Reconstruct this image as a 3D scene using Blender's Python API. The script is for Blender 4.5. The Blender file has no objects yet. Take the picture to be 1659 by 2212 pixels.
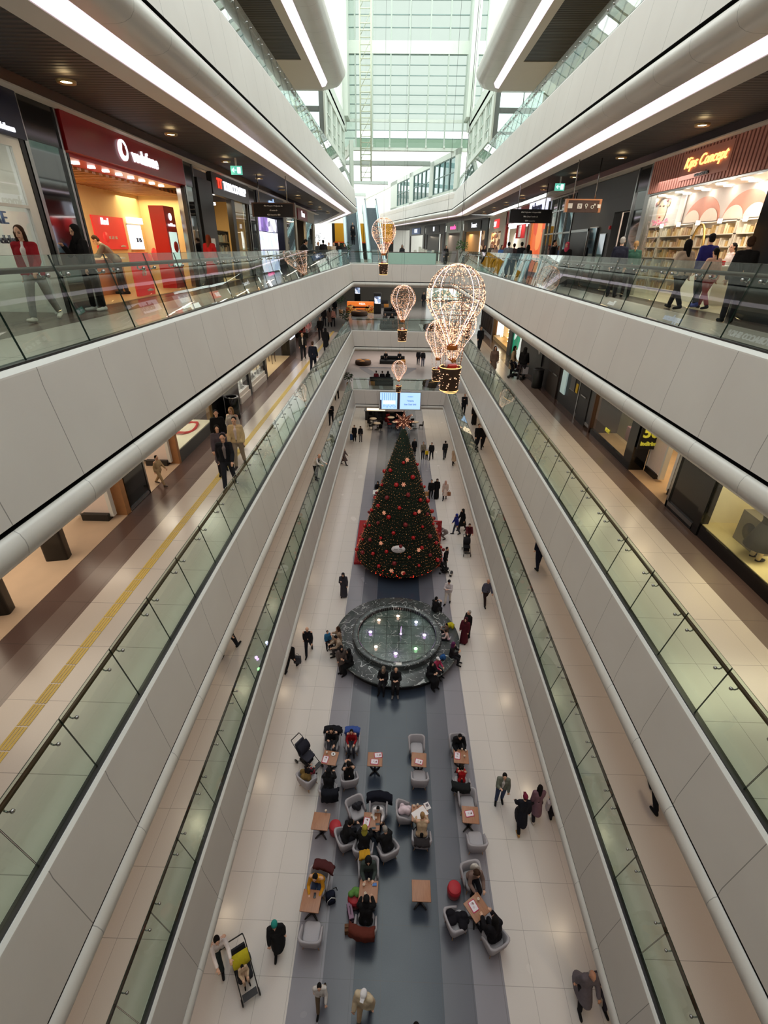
import bpy, bmesh, math, random
from mathutils import Vector, Matrix
random.seed(7)
sc = bpy.context.scene
PI = math.pi
# ------------------------------------------------------------------ camera
CF, PITCH, YAW, ROLL, EYE = 1033.53, 0.50362351, 0.01966769, 0.01475775, 17.5
F_ = Vector((-math.sin(YAW)*math.cos(PITCH), math.cos(YAW)*math.cos(PITCH), -math.sin(PITCH)))
R_ = Vector((math.cos(YAW), math.sin(YAW), 0)); U_ = R_.cross(F_)
R_, U_ = math.cos(ROLL)*R_+math.sin(ROLL)*U_, math.cos(ROLL)*U_-math.sin(ROLL)*R_
cam_d = bpy.data.cameras.new('camera'); cam = bpy.data.objects.new('camera', cam_d)
sc.collection.objects.link(cam)
cam.matrix_world = Matrix(((R_.x, U_.x, -F_.x, 0), (R_.y, U_.y, -F_.y, 0), (R_.z, U_.z, -F_.z, EYE), (0, 0, 0, 1)))
cam_d.sensor_fit = 'HORIZONTAL'; cam_d.sensor_width = 36; cam_d.lens = CF/1659*36
cam_d.clip_start = .05; cam_d.clip_end = 400
sc.camera = cam
# ------------------------------------------------------------------ light and exposure
SKY = 3.0
w = bpy.data.worlds.new('sky'); sc.world = w; w.use_nodes = True
w.node_tree.nodes['Background'].inputs[0].default_value = (.93, 1, .96, 1)
w.node_tree.nodes['Background'].inputs[1].default_value = SKY
sc.view_settings.view_transform = 'Standard'; sc.view_settings.look = 'None'
sc.view_settings.gamma = 1; sc.view_settings.use_curve_mapping = False
sc.view_settings.exposure = 0.0
STRIP_E, DOWN_W = 1.0, 62

def at(px, py, ax, val):
    """world point seen at pixel (px, py) of the 1659x2212 frame on the plane ax = val"""
    d = F_ + R_*((px-829.5)/CF) - U_*((py-1106)/CF)
    i = 'XYZ'.index(ax); c = (0, 0, EYE)
    t = (val-c[i])/d[i]
    return Vector((d.x*t, d.y*t, EYE+d.z*t))
# ------------------------------------------------------------------ helpers
def link(o, parent=None):
    sc.collection.objects.link(o)
    if parent is not None: o.parent = parent
    return o
def tag(o, label=None, cat=None, group=None, kind=None):
    if label: o['label'] = label
    if cat: o['category'] = cat
    if group: o['group'] = group
    if kind: o['kind'] = kind
    return o
def thing(name, label, cat, loc=(0, 0, 0), rz=0, group=None, s=1):
    o = bpy.data.objects.new(name, None); o.empty_display_size = .2
    o.location = loc; o.rotation_euler = (0, 0, rz); o.scale = (s, s, s)
    link(o); return tag(o, label, cat, group)
_kids = {}
def copy_tree(o, parent=None):
    c = o.copy(); link(c, parent)
    for ch in list(o.children): copy_tree(ch, c)
    return c

class MB:
    """mesh builder: several shapes into ONE mesh object"""
    def __init__(s): s.v = []; s.f = []; s.m = []; s.sm = []; s.uv = {}
    def add(s, vs, fs, m=0, smooth=False, T=None):
        n = len(s.v)
        for p in vs:
            p = Vector(p); s.v.append(tuple(T @ p) if T is not None else tuple(p))
        for f in fs:
            s.f.append(tuple(i+n for i in f)); s.m.append(m); s.sm.append(smooth)
        return s
    def box(s, a, b, m=0, T=None):
        x0, y0, z0 = a; x1, y1, z1 = b
        vs = [(x0,y0,z0),(x1,y0,z0),(x1,y1,z0),(x0,y1,z0),(x0,y0,z1),(x1,y0,z1),(x1,y1,z1),(x0,y1,z1)]
        return s.add(vs, [(3,2,1,0),(4,5,6,7),(0,1,5,4),(1,2,6,5),(2,3,7,6),(3,0,4,7)], m, False, T)
    def cbox(s, c, d, m=0, rz=0, T=None):
        M_ = Matrix.Translation(c) @ Matrix.Rotation(rz, 4, 'Z')
        if T is not None: M_ = T @ M_
        return s.box((-d[0]/2,-d[1]/2,-d[2]/2), (d[0]/2,d[1]/2,d[2]/2), m, M_)
    def rbox(s, c, d, r, m=0, rz=0, seg=3, T=None, smooth=True):
        """box with rounded vertical edges and softened top"""
        pts = []
        for cx, cy, a0 in ((1,1,0),(-1,1,90),(-1,-1,180),(1,-1,270)):
            for k in range(seg+1):
                a = math.radians(a0+90*k/seg)
                pts.append((cx*(d[0]/2-r)+r*math.cos(a), cy*(d[1]/2-r)+r*math.sin(a)))
        b = min(r, d[2]*.4)*.7
        rings = [(-d[2]/2, 1-0.0), (d[2]/2-b, 1.0), (d[2]/2-b*.3, 1-b*.35/max(d[0],d[1])*2), (d[2]/2, 1-b*1.2/max(d[0],d[1])*2)]
        n = len(pts); vs = []; fs = []
        for z, k in rings:
            for x, y in pts: vs.append((x*k, y*k, z))
        for i in range(len(rings)-1):
            for j in range(n):
                fs.append((i*n+j, i*n+(j+1)%n, (i+1)*n+(j+1)%n, (i+1)*n+j))
        fs.append(tuple(range(n-1,-1,-1))); fs.append(tuple((len(rings)-1)*n+j for j in range(n)))
        M_ = Matrix.Translation(c) @ Matrix.Rotation(rz, 4, 'Z')
        if T is not None: M_ = T @ M_
        return s.add(vs, fs, m, smooth, M_)
    def tube(s, path, r, m=0, seg=8, closed=False, caps=True):
        P = [Vector(p) for p in path]; n = len(P); vs = []; fs = []
        rr = r if isinstance(r, (list, tuple)) else [r]*n
        up = Vector((0, 0, 1)); prev = None
        for i in range(n):
            a = P[(i-1) % n] if (closed or i > 0) else P[i]; b = P[(i+1) % n] if (closed or i < n-1) else P[i]
            t = (b-a).normalized()
            if prev is None:
                x = t.cross(up if abs(t.z) < .9 else Vector((1, 0, 0))).normalized()
            else:
                x = (prev - t*prev.dot(t)).normalized()
            prev = x; y = t.cross(x)
            for k in range(seg):
                an = 2*PI*k/seg
                vs.append(P[i]+(x*math.cos(an)+y*math.sin(an))*rr[i])
        for i in range(n if closed else n-1):
            j = (i+1) % n
            for k in range(seg):
                fs.append((i*seg+k, i*seg+(k+1)%seg, j*seg+(k+1)%seg, j*seg+k))
        if caps and not closed:
            fs.append(tuple(range(seg-1,-1,-1))); fs.append(tuple((n-1)*seg+k for k in range(seg)))
        return s.add(vs, fs, m, True)
    def lathe(s, prof, c=(0,0,0), m=0, seg=32, smooth=True, T=None, caps=True, a0=0, a1=2*PI):
        vs = []; fs = []; n = len(prof); full = abs(a1-a0-2*PI) < 1e-6; ns = seg if full else seg+1
        for k in range(ns):
            a = a0+(a1-a0)*k/seg
            for r, z in prof: vs.append((c[0]+r*math.cos(a), c[1]+r*math.sin(a), c[2]+z))
        for k in range(seg):
            j = (k+1) % ns
            for i in range(n-1): fs.append((k*n+i, j*n+i, j*n+i+1, k*n+i+1))
        if caps and full:
            if prof[0][0] > 1e-4: fs.append(tuple(k*n for k in range(ns-1,-1,-1)))
            if prof[-1][0] > 1e-4: fs.append(tuple(k*n+n-1 for k in range(ns)))
        return s.add(vs, fs, m, smooth, T)
    def prism(s, poly, z0, z1, m=0, T=None):
        n = len(poly)
        vs = [(x, y, z0) for x, y in poly]+[(x, y, z1) for x, y in poly]
        fs = [tuple(range(n-1,-1,-1)), tuple(range(n, 2*n))]+[(i, (i+1)%n, n+(i+1)%n, n+i) for i in range(n)]
        return s.add(vs, fs, m, False, T)
    def sphere(s, c, r, m=0, u=12, v=8, T=None):
        rx, ry, rz = r if isinstance(r, (tuple, list)) else (r, r, r)
        vs = [(c[0], c[1], c[2]+rz)]; fs = []
        for i in range(1, v):
            t = PI*i/v
            for k in range(u):
                a = 2*PI*k/u
                vs.append((c[0]+rx*math.sin(t)*math.cos(a), c[1]+ry*math.sin(t)*math.sin(a), c[2]+rz*math.cos(t)))
        vs.append((c[0], c[1], c[2]-rz)); L = len(vs)-1
        for k in range(u):
            fs.append((0, 1+k, 1+(k+1)%u)); b = 1+(v-2)*u
            fs.append((L, b+(k+1)%u, b+k))
        for i in range(v-2):
            for k in range(u):
                a = 1+i*u
                fs.append((a+k, a+u+k, a+u+(k+1)%u, a+(k+1)%u))
        return s.add(vs, fs, m, True, T)
    def quad(s, a, b, c, d, m=0): return s.add([a, b, c, d], [(0, 1, 2, 3)], m)
    def mesh(s, name, mats):
        me = bpy.data.meshes.new(name); me.from_pydata(s.v, [], s.f)
        for mm in (mats if isinstance(mats, (list, tuple)) else [mats]): me.materials.append(mm)
        me.polygons.foreach_set('material_index', s.m); me.polygons.foreach_set('use_smooth', s.sm)
        me.update(); return me
    def build(s, name, mats, parent=None, loc=None, rz=None):
        o = bpy.data.objects.new(name, s.mesh(name, mats)); link(o, parent)
        if loc is not None: o.location = loc
        if rz is not None: o.rotation_euler = (0, 0, rz)
        return o
def struct(name, mb, mats): return tag(mb.build(name, mats), kind='structure')
# ------------------------------------------------------------------ materials
_mats = {}
class NT:
    def __init__(s, name):
        s.m = bpy.data.materials.new(name); s.m.use_nodes = True; s.t = s.m.node_tree
        s.b = s.t.nodes['Principled BSDF']; s.out = s.t.nodes['Material Output']
    def n(s, typ, **k):
        nd = s.t.nodes.new(typ)
        for a, b in k.items(): setattr(nd, a, b)
        return nd
    def l(s, a, b): s.t.links.new(a, b)
    def put(s, sock, v):
        if hasattr(v, 'is_output') or isinstance(v, bpy.types.NodeSocket): s.l(v, sock)
        else: sock.default_value = v
    def math(s, op, a, b=0, c=None):
        nd = s.n('ShaderNodeMath', operation=op); s.put(nd.inputs[0], a); s.put(nd.inputs[1], b)
        if c is not None: s.put(nd.inputs[2], c)
        return nd.outputs[0]
    def coord(s, kind='Object'): return s.n('ShaderNodeTexCoord').outputs[kind]
    def xyz(s, v):
        nd = s.n('ShaderNodeSeparateXYZ'); s.l(v, nd.inputs[0]); return nd.outputs
    def noise(s, v, scale, detail=3, rough=.5):
        nd = s.n('ShaderNodeTexNoise'); s.l(v, nd.inputs['Vector']); nd.inputs['Scale'].default_value = scale
        nd.inputs['Detail'].default_value = detail; nd.inputs['Roughness'].default_value = rough; return nd.outputs['Fac']
    def mix(s, fac, a, b, blend='MIX'):
        nd = s.n('ShaderNodeMix', data_type='RGBA', blend_type=blend); s.put(nd.inputs[0], fac)
        s.put(nd.inputs[6], a if not isinstance(a, tuple) else (*a[:3], 1)); s.put(nd.inputs[7], b if not isinstance(b, tuple) else (*b[:3], 1))
        return nd.outputs[2]
    def ramp(s, fac, stops, interp='CONSTANT'):
        nd = s.n('ShaderNodeValToRGB'); cr = nd.color_ramp; cr.interpolation = interp
        while len(cr.elements) < len(stops): cr.elements.new(.5)
        for e, (p, c) in zip(cr.elements, stops): e.position = p; e.color = (*c[:3], 1)
        s.put(nd.inputs[0], fac); return nd.outputs[0]
    def line(s, v, period, width, off=0.0):
        """1 on thin lines every `period` of v"""
        a = s.math('FRACT', s.math('DIVIDE', s.math('SUBTRACT', v, off), period))
        a = s.math('ABSOLUTE', s.math('SUBTRACT', a, .5))
        return s.math('GREATER_THAN', a, .5-width/period/2)
    def bump(s, h, strength=.2, dist=.01):
        nd = s.n('ShaderNodeBump'); nd.inputs['Strength'].default_value = strength; nd.inputs['Distance'].default_value = dist
        s.put(nd.inputs['Height'], h); s.l(nd.outputs[0], s.b.inputs['Normal'])
    def base(s, c, rough=.5, metal=0, spec=.5):
        s.put(s.b.inputs['Base Color'], c if not isinstance(c, tuple) else (*c[:3], 1))
        s.put(s.b.inputs['Roughness'], rough); s.b.inputs['Metallic'].default_value = metal
        s.b.inputs['Specular IOR Level'].default_value = spec
def mat(name, col=(.5,.5,.5), rough=.5, metal=0, var=.08, scale=6, spec=.5, emit=0, ecol=None, bump=0):
    if name in _mats: return _mats[name]
    t = NT(name); v = t.coord()
    nz = t.noise(v, scale)
    dk = tuple(c*(1-var) for c in col); lt = tuple(min(1, c*(1+var)) for c in col)
    t.base(t.mix(nz, dk, lt), rough, metal, spec)
    if emit:
        t.b.inputs['Emission Color'].default_value = (*(ecol or col), 1); t.b.inputs['Emission Strength'].default_value = emit
    if bump: t.bump(t.noise(v, scale*6), bump)
    _mats[name] = t.m; return t.m
def rgb(r, g, b):
    f = lambda c: (c/255/12.92) if c/255 <= .04045 else ((c/255+.055)/1.055)**2.4
    return (f(r), f(g), f(b))
def cloth(r, g, b): return mat('cloth %d %d %d' % (r, g, b), rgb(r, g, b), .85, var=.18, scale=14, spec=.2, bump=.15)
def paint(r, g, b, rough=.5): return mat('paint %d %d %d' % (r, g, b), rgb(r, g, b), rough, var=.05)
def glow(name, col, e): return mat(name, col, .5, emit=e, ecol=col, var=.02)

def glass_mat(name, tint=(.86,.94,.9), refl=1.0, ior=1.45):
    t = NT(name)
    tr = t.n('ShaderNodeBsdfTransparent'); gl = t.n('ShaderNodeBsdfGlossy'); mx = t.n('ShaderNodeMixShader'); fr = t.n('ShaderNodeLayerWeight')
    v = t.coord(); nz = t.noise(v, 2.0, 2)
    tr.inputs[0].default_value = (*tint, 1)
    t.l(t.mix(nz, tuple(c*.97 for c in tint), tint), tr.inputs[0])
    gl.inputs['Roughness'].default_value = 0.0
    fr.inputs['Blend'].default_value = .5; sch = t.math('MULTIPLY_ADD', t.math('POWER', fr.outputs['Facing'], 4.6), .9, .035)
    bp = t.n('ShaderNodeBump'); bp.inputs['Strength'].default_value = .04; bp.inputs['Distance'].default_value = .02
    t.l(t.noise(v, 1.3, 1), bp.inputs['Height']); t.l(bp.outputs[0], gl.inputs['Normal'])
    t.l(t.math('MULTIPLY', sch, refl), mx.inputs[0]); t.l(tr.outputs[0], mx.inputs[1]); t.l(gl.outputs[0], mx.inputs[2])
    t.l(mx.outputs[0], t.out.inputs[0]); return t.m
G_RAIL = glass_mat('balustrade glass', (.88,.955,.92), 1.0)
G_SHOP = glass_mat('shop window glass', (.93,.96,.95), 1.0)
G_FAC = glass_mat('facade glass', (.525,.552,.530), .4)
G_DARK = glass_mat('dark glass', (.42,.46,.45), 1.5)

M_WHITE = mat('white painted metal', rgb(222,222,218), .4, var=.02)
M_SOFFIT = mat('soffit paint', rgb(205,198,188), .6, var=.03, scale=2)
M_STEEL = mat('brushed steel', rgb(170,170,168), .25, 1, var=.1, scale=20)
M_BLACK = mat('black metal', rgb(24,23,24), .4, var=.2)
M_DARK = mat('dark cladding', rgb(42,42,44), .3, var=.1)
M_BROWN = mat('brown handrail wood', rgb(66,42,30), .35, var=.15, scale=9)
M_EDGE = mat('glass edge', rgb(26,48,40), .3, var=.1)
M_STRIP = glow('light strip', (1.0,.87,1.0), STRIP_E)
M_WARM = glow('warm lamp', (1.0,.74,.38), 14)
M_COOL = glow('cool lamp', (1.0,.96,.9), 16)

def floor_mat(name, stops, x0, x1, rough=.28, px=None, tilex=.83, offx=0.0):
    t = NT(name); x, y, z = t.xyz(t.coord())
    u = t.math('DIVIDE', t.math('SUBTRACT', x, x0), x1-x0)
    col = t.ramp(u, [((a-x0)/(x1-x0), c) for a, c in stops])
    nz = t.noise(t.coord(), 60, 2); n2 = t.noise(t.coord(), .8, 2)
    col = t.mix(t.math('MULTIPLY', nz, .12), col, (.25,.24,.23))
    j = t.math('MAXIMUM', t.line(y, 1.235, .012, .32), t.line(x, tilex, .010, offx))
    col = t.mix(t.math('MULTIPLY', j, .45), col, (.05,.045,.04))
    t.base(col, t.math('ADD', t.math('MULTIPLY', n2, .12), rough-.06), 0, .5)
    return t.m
TILE = rgb(212,202,193); TILE0 = rgb(214,208,202)
M_GROUND = floor_mat('ground floor tiles', [(-12,TILE0),(-2.48,rgb(140,138,146)),(-1.66,rgb(92,94,104)),(-.835,rgb(42,55,72)),  # dark centre strip: blue of a reflection is put into the tile colour
    (1.665,rgb(92,94,104)),(2.5,rgb(140,138,146)),(3.32,TILE0)], -12, 12, .25, tilex=.83, offx=-.835)
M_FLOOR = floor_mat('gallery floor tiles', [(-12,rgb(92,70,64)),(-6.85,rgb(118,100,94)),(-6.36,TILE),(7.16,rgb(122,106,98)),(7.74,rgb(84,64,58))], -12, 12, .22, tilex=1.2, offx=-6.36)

def fascia_mat():
    t = NT('fascia panels'); uv = t.n('ShaderNodeUVMap'); u, v, _ = t.xyz(uv.outputs[0])
    nz = t.noise(t.coord(), .7, 4); n2 = t.noise(t.coord(), 90, 1)
    col = t.mix(nz, rgb(196,188,182), rgb(212,206,200))
    col = t.mix(t.math('MULTIPLY', n2, .1), col, (.4,.38,.37))
    col = t.mix(t.math('MULTIPLY', t.line(u, 1.235, .012, .32), .65), col, (.06,.055,.05))
    t.base(col, .42, 0, .4); return t.m
M_FASCIA = fascia_mat()
def tube_mat():
    t = NT('fascia tube'); uv = t.n('ShaderNodeUVMap'); u, v, _ = t.xyz(uv.outputs[0])
    nz = t.noise(t.coord(), 1.1, 4)
    col = t.mix(nz, rgb(196,190,184), rgb(212,208,202))
    col = t.mix(t.math('MULTIPLY', t.line(u, 1.235, .012, .32), .5), col, (.08,.075,.07))
    t.base(col, .3, 0, .5); return t.m
M_TUBE = tube_mat()
def slat_mat():
    t = NT('black slatted ceiling'); x, y, z = t.xyz(t.coord())
    s_ = t.math('SINE', t.math('MULTIPLY', y, 2*PI/.16))
    f = t.math('MULTIPLY_ADD', s_, .5, .5)
    t.base(t.mix(f, rgb(20,18,18), rgb(58,52,50)), .6); t.bump(f, .6, .03); return t.m
M_SLAT = slat_mat()

def sweep(path, prof, mats, segm, name, u0=0.0, smooth_from=None):
    """sweep a profile [(offset to the right of travel, z)] along a plan polyline with mitred corners; UV = metres"""
    P = [Vector((p[0], p[1])) for p in path]; n = len(P); np_ = len(prof)
    dirs = [(P[i+1]-P[i]).normalized() for i in range(n-1)]
    vs = []; us = []; u = u0
    for i in range(n):
        if i > 0: u += (P[i]-P[i-1]).length
        us.append(u)
        d0 = dirs[max(i-1, 0)]; d1 = dirs[min(i, n-2)]
        n0 = Vector((d0.y, -d0.x)); n1 = Vector((d1.y, -d1.x)); b = (n0+n1).normalized(); k = 1/max(.3, b.dot(n1))
        for o, z in prof: q = P[i]+b*o*k; vs.append((q.x, q.y, z))
    vl = [0]
    for i in range(1, np_): vl.append(vl[-1]+math.hypot(prof[i][0]-prof[i-1][0], prof[i][1]-prof[i-1][1]))
    me = bpy.data.meshes.new(name); fs = []; mi = []; uvs = []; sm = []
    for i in range(n-1):
        for j in range(np_-1):
            fs.append((i*np_+j, (i+1)*np_+j, (i+1)*np_+j+1, i*np_+j+1)); mi.append(segm[j])
            uvs += [(us[i], vl[j]), (us[i+1], vl[j]), (us[i+1], vl[j+1]), (us[i], vl[j+1])]
            sm.append(smooth_from is not None and j >= smooth_from)
    me.from_pydata(vs, [], fs)
    for m_ in mats: me.materials.append(m_)
    me.polygons.foreach_set('material_index', mi); me.polygons.foreach_set('use_smooth', sm)
    L = me.uv_layers.new(name='UVMap')
    for k, c in enumerate(uvs): L.data[k].uv = c
    me.update()
    return link(bpy.data.objects.new(name, me))
def text_mesh(s, size, name='lettering', extrude=.02, align='CENTER', shear=0, bold=0):
    c = bpy.data.curves.new('t', 'FONT'); c.body = s; c.size = size; c.extrude = extrude; c.align_x = align; c.align_y = 'CENTER'; c.shear = shear
    c.offset = bold; c.resolution_u = 3
    o = bpy.data.objects.new('t', c); sc.collection.objects.link(o)
    dg = bpy.context.evaluated_depsgraph_get(); me = bpy.data.meshes.new_from_object(o.evaluated_get(dg)); me.name = name
    bpy.data.objects.remove(o); bpy.data.curves.remove(c); return me
def text(s, size, m, parent, loc, rot, name='lettering', extrude=.02, align='CENTER', shear=0, bold=0, sx=1):
    me = text_mesh(s, size, name, extrude, align, shear, bold); me.materials.clear(); me.materials.append(m)
    o = link(bpy.data.objects.new(name, me), parent); o.location = loc; o.rotation_euler = rot; o.scale = (sx, 1, 1); return o
ROT_L = (PI/2, 0, PI/2)      # reads from the void on the left-hand shops (normal +X)
ROT_R = (PI/2, 0, -PI/2)     # on the right-hand shops (normal -X)
ROT_F = (PI/2, 0, 0)         # faces the camera (normal -Y)

# ------------------------------------------------------------------ the setting
LIP = [5.83, 11.08, 16.36, 21.95]           # top edge of each gallery's fascia
FLOORZ = [5.65, 10.90, 16.15, 21.75]
XL, XR, YE, YN = -3.97, 4.82, 45.0, -1.2    # void edges left, right, far end, near end
SHL, SHR = -7.35, 8.12                      # shop lines
g = MB(); g.quad((-12,-4,0),(12.5,-4,0),(12.5,80,0),(-12,80,0)); struct('floor', g, M_GROUND)
M_PLAZA = [mat('rosy plaza floor', rgb(178,164,158), .25, var=.05, scale=1), mat('grey plaza floor', rgb(150,148,146), .16, var=.05, scale=1), mat('pale plaza floor', rgb(190,180,172), .25, var=.05, scale=1)]
DIAG = Vector((-.236, .972))
for lv, z in enumerate(FLOORZ):
    g = MB()
    if lv < 3:
        g.box((-12,YN-3,z-.3),(XL-.06,YE,z)); g.box((XR+.06,YN-3,z-.3),(12.5,YE,z)); pz = MB(); pz.box((-40,YE+.06,z-.3),(12.5,95,z)); struct('floor', pz, M_PLAZA[lv])
        g.box((XL-.06,YN-3,z-.3),(XR+.06,YN-.1,z))
    else:
        a = (XL-.06, 49.5); b = (a[0]+DIAG.x*45, a[1]+DIAG.y*45)
        g.prism([(-12,YN-3),(XL-.06,YN-3),a,b,(b[0]-9,b[1])], z-.3, z)
        a = (XR+.06, 49.5); b = (a[0]+DIAG.x*45, a[1]+DIAG.y*45)
        g.prism([(XR+.06,YN-3),(12.5,YN-3),(12.5,49),(b[0]+9,b[1]),b,a], z-.3, z)
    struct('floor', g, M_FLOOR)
PROF = [(-.14,-.02),(-.14,0),(-.005,0),(.03,-.05),(.035,-.07),(.205,-1.32),(.10,-1.33),(.10,-1.37),(.19,-1.38),(.245,-1.42),(.275,-1.49),(.28,-1.56),(.26,-1.64),(.20,-1.71),(.10,-1.755),(-.02,-1.775),(-.24,-1.78)]
SEGM = [0,0,0,1,1,2,2,2,3,3,3,3,3,3,3,3]
PM = [M_WHITE, M_FASCIA, M_BLACK, M_TUBE]
trim_no = [0]
def ring(path, z, u0):
    trim_no[0] += 1
    o = sweep(path, [(a, z+b) for a, b in PROF], PM, SEGM, 'trim_%d' % trim_no[0], u0, 8); o['kind'] = 'structure'; return o
for z in LIP[:3]:
    ring([(XL,YN),(XL,YE),(XR,YE),(XR,YN)], z, YN)
    ring([(XR,YN),(XL,YN)], z, 0)
def diag(p, t): return (p[0]+DIAG.x*t, p[1]+DIAG.y*t)
ring([(XL,YN),(XL,49.3),diag((XL,49.3),45)], LIP[3], YN)
ring([diag((XR,50.2),45),(XR,50.2),(XR,YN)], LIP[3], -45)
ring([(XR,YN),(XL,YN)], LIP[3], 0)
# soffits: light strip between tube and a white board, then the black slatted ceiling
def soffit(side, z, y0, y1, lit=True):
    s = -1 if side < 0 else 1; lip = XL if s < 0 else XR; sh = SHL if s < 0 else SHR
    X = lambda d: lip+s*d
    def q(mb, d0, d1, zz):
        a, b = sorted((X(d0), X(d1)))
        mb.box((a,y0,zz),(b,y1,zz+.03))
    trim_no[0] += 1
    m = MB(); q(m, .24, .74, z-1.775); struct('trim_%d' % trim_no[0], m, M_STRIP)
    trim_no[0] += 1
    m = MB(); q(m, .74, 1.22, z-1.79); q(m, abs(sh-lip)-.28, abs(sh-lip)+.02, z-1.95); struct('trim_%d' % trim_no[0], m, M_SOFFIT)
    m = MB(); q(m, 1.22, abs(sh-lip)-.28, z-1.74); struct('ceiling', m, M_SLAT)
for i, z in enumerate(LIP):
    soffit(-1, z, YN, YE if i < 3 else 49.2); soffit(1, z, YN, YE if i < 3 else 50)
# the diagonal wing beyond the corner: strip and soffit under the fourth fascia
for (p, s) in (((XL,49.3),-1), ((XR,50.2),1)):
    nrm = Vector((DIAG.y, -DIAG.x))*s
    def dq(d0, d1, zz, m, nm):
        mb = MB(); pts = []
        for t, d in ((0,d0),(45,d0),(45,d1),(0,d1)):
            b = diag(p, t); pts.append((b[0]+nrm.x*d, b[1]+nrm.y*d))
        mb.prism(pts if s > 0 else pts[::-1], zz, zz+.03)
        if nm == 'trim': trim_no[0] += 1; nm = 'trim_%d' % trim_no[0]
        struct(nm, mb, m)
    dq(.24,.74, LIP[3]-1.775, M_STRIP, 'trim'); dq(.74,1.22, LIP[3]-1.79, M_SOFFIT, 'trim'); dq(1.22,7, LIP[3]-1.74, M_SLAT, 'ceiling')
# topmost gallery: bulky rounded soffit ends nearer than the others
Z5 = 25.5
P5 = [(0,2.6),(.35,1.6),(.55,.95),(.66,.8),(.78,.62),(.82,.45),(.78,.28),(.66,.13),(.5,.04),(.3,0),(-.18,0)]
for s in (-1, 1):
    lip = XL if s < 0 else XR
    path = [(lip,YN),(lip,34.5),(lip+s*.25,35.4),(lip+s*.9,35.9),(lip+s*3.2,35.9)]
    if s > 0: path = path[::-1]
    trim_no[0] += 1
    o = sweep(path, [(a, Z5+b) for a, b in P5], PM, [1,1,2,3,3,3,3,3,3,3], 'trim_%d' % trim_no[0], 0, 3); o['kind'] = 'structure'
    X = lambda d: lip+s*d
    def q(d0, d1, y0, y1, zz, m, nm):
        a, b = sorted((X(d0), X(d1))); mb = MB(); mb.box((a,y0,zz),(b,y1,zz+.04))
        if nm == 'trim': trim_no[0] += 1; nm = 'trim_%d' % trim_no[0]
        struct(nm, mb, m)
    q(.17,.62,YN,35.8,Z5+.01,M_STRIP,'trim'); q(.62,1.0,YN,35.85,Z5-.005,M_SOFFIT,'trim')
    q(1.0,3.9,31.0,35.85,Z5-.005,M_SOFFIT,'trim'); q(1.0,3.9,YN,31.0,Z5+.02,M_SLAT,'ceiling')
    q(.3,3.9,YN,35.8,Z5+.3,M_SOFFIT,'ceiling')
# walls that close the place
def wall(name, a, b, m): mb = MB(); mb.box(a, b); return struct(name, mb, m)
M_WALL = mat('white wall', rgb(214,212,206), .7, var=.03, scale=2)
M_GREYW = mat('grey wall', rgb(92,94,96), .6, var=.06, scale=2)
wall('wall_left', (-12.2,YN-3,0),(-12,80,30), M_WALL); wall('wall_right', (12.5,YN-3,0),(12.7,49,30), M_WALL)
wall("wall_near", (-12,YN-3.2,0),(12.5,YN-3,30), M_WALL)
# ------------------------------------------------------------------ glazed end wall, roof, windows
M_MULL = mat('pale green mullion paint', rgb(206,214,204), .5, var=.03)
M_MULLD = mat('grey green mullion paint', rgb(128,150,146), .5, var=.05)
win_no = [0]
def window(mb, m, pane, pm):
    win_no[0] += 1
    f = struct('window_%d' % win_no[0], mb, m); pane.build('pane', pm, f); return f
FY = 52.0
mb = MB(); xs = [-5.1,-3.92,-2.5,-1.0,.53,2.14,3.7,5.23,6.6]; zs = [25.2,25.85,26.4,27.05,27.55,28.15,28.76,29.38,30.0,30.66,31.28,32.9,33.65,34.5,35.3,36.1]
for x in xs: mb.box((x-.06,FY-.2,25.1),(x+.06,FY,36.5),2)
for z in zs: mb.box((-5.1,FY-.08,z-.025),(6.6,FY,z+.025),1)
mb.box((-5.1,FY-.22,31.3),(6.6,FY,32.1)); mb.box((-5.1,FY-.14,26.95),(6.6,FY,27.15)); mb.box((-5.1,FY-.5,24.95),(6.6,FY+.1,25.15))
for x in xs[2:8]: mb.box((x-.06,FY-.6,25.15),(x+.06,FY-.16,25.3))
pn = MB(); pn.box((-3.92,FY-.01,26.4),(6.6,FY+.01,36.5))
window(mb, [M_MULL, M_MULLD, mat('mid grey mullion paint', rgb(172,184,174), .45)], pn, G_FAC)
mb = MB()
for z in zs: mb.box((-5.1,FY+.02,z-.02),(-3.92,FY+.06,z+.02))
pn = MB(); pn.box((-5.1,FY,25.2),(-3.92,FY+.02,36.5)); window(mb, M_MULL, pn, glass_mat('clear facade glass',(.45,.5,.46),.8))
pn = MB(); pn.box((-3.92,FY-.01,25.2),(6.6,FY+.01,25.85)); mb = MB(); mb.box((-3.92,FY-.02,25.84),(6.6,FY+.02,25.9)); window(mb, M_MULL, pn, glass_mat('low facade glass',(.33,.4,.34),.8))
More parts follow.
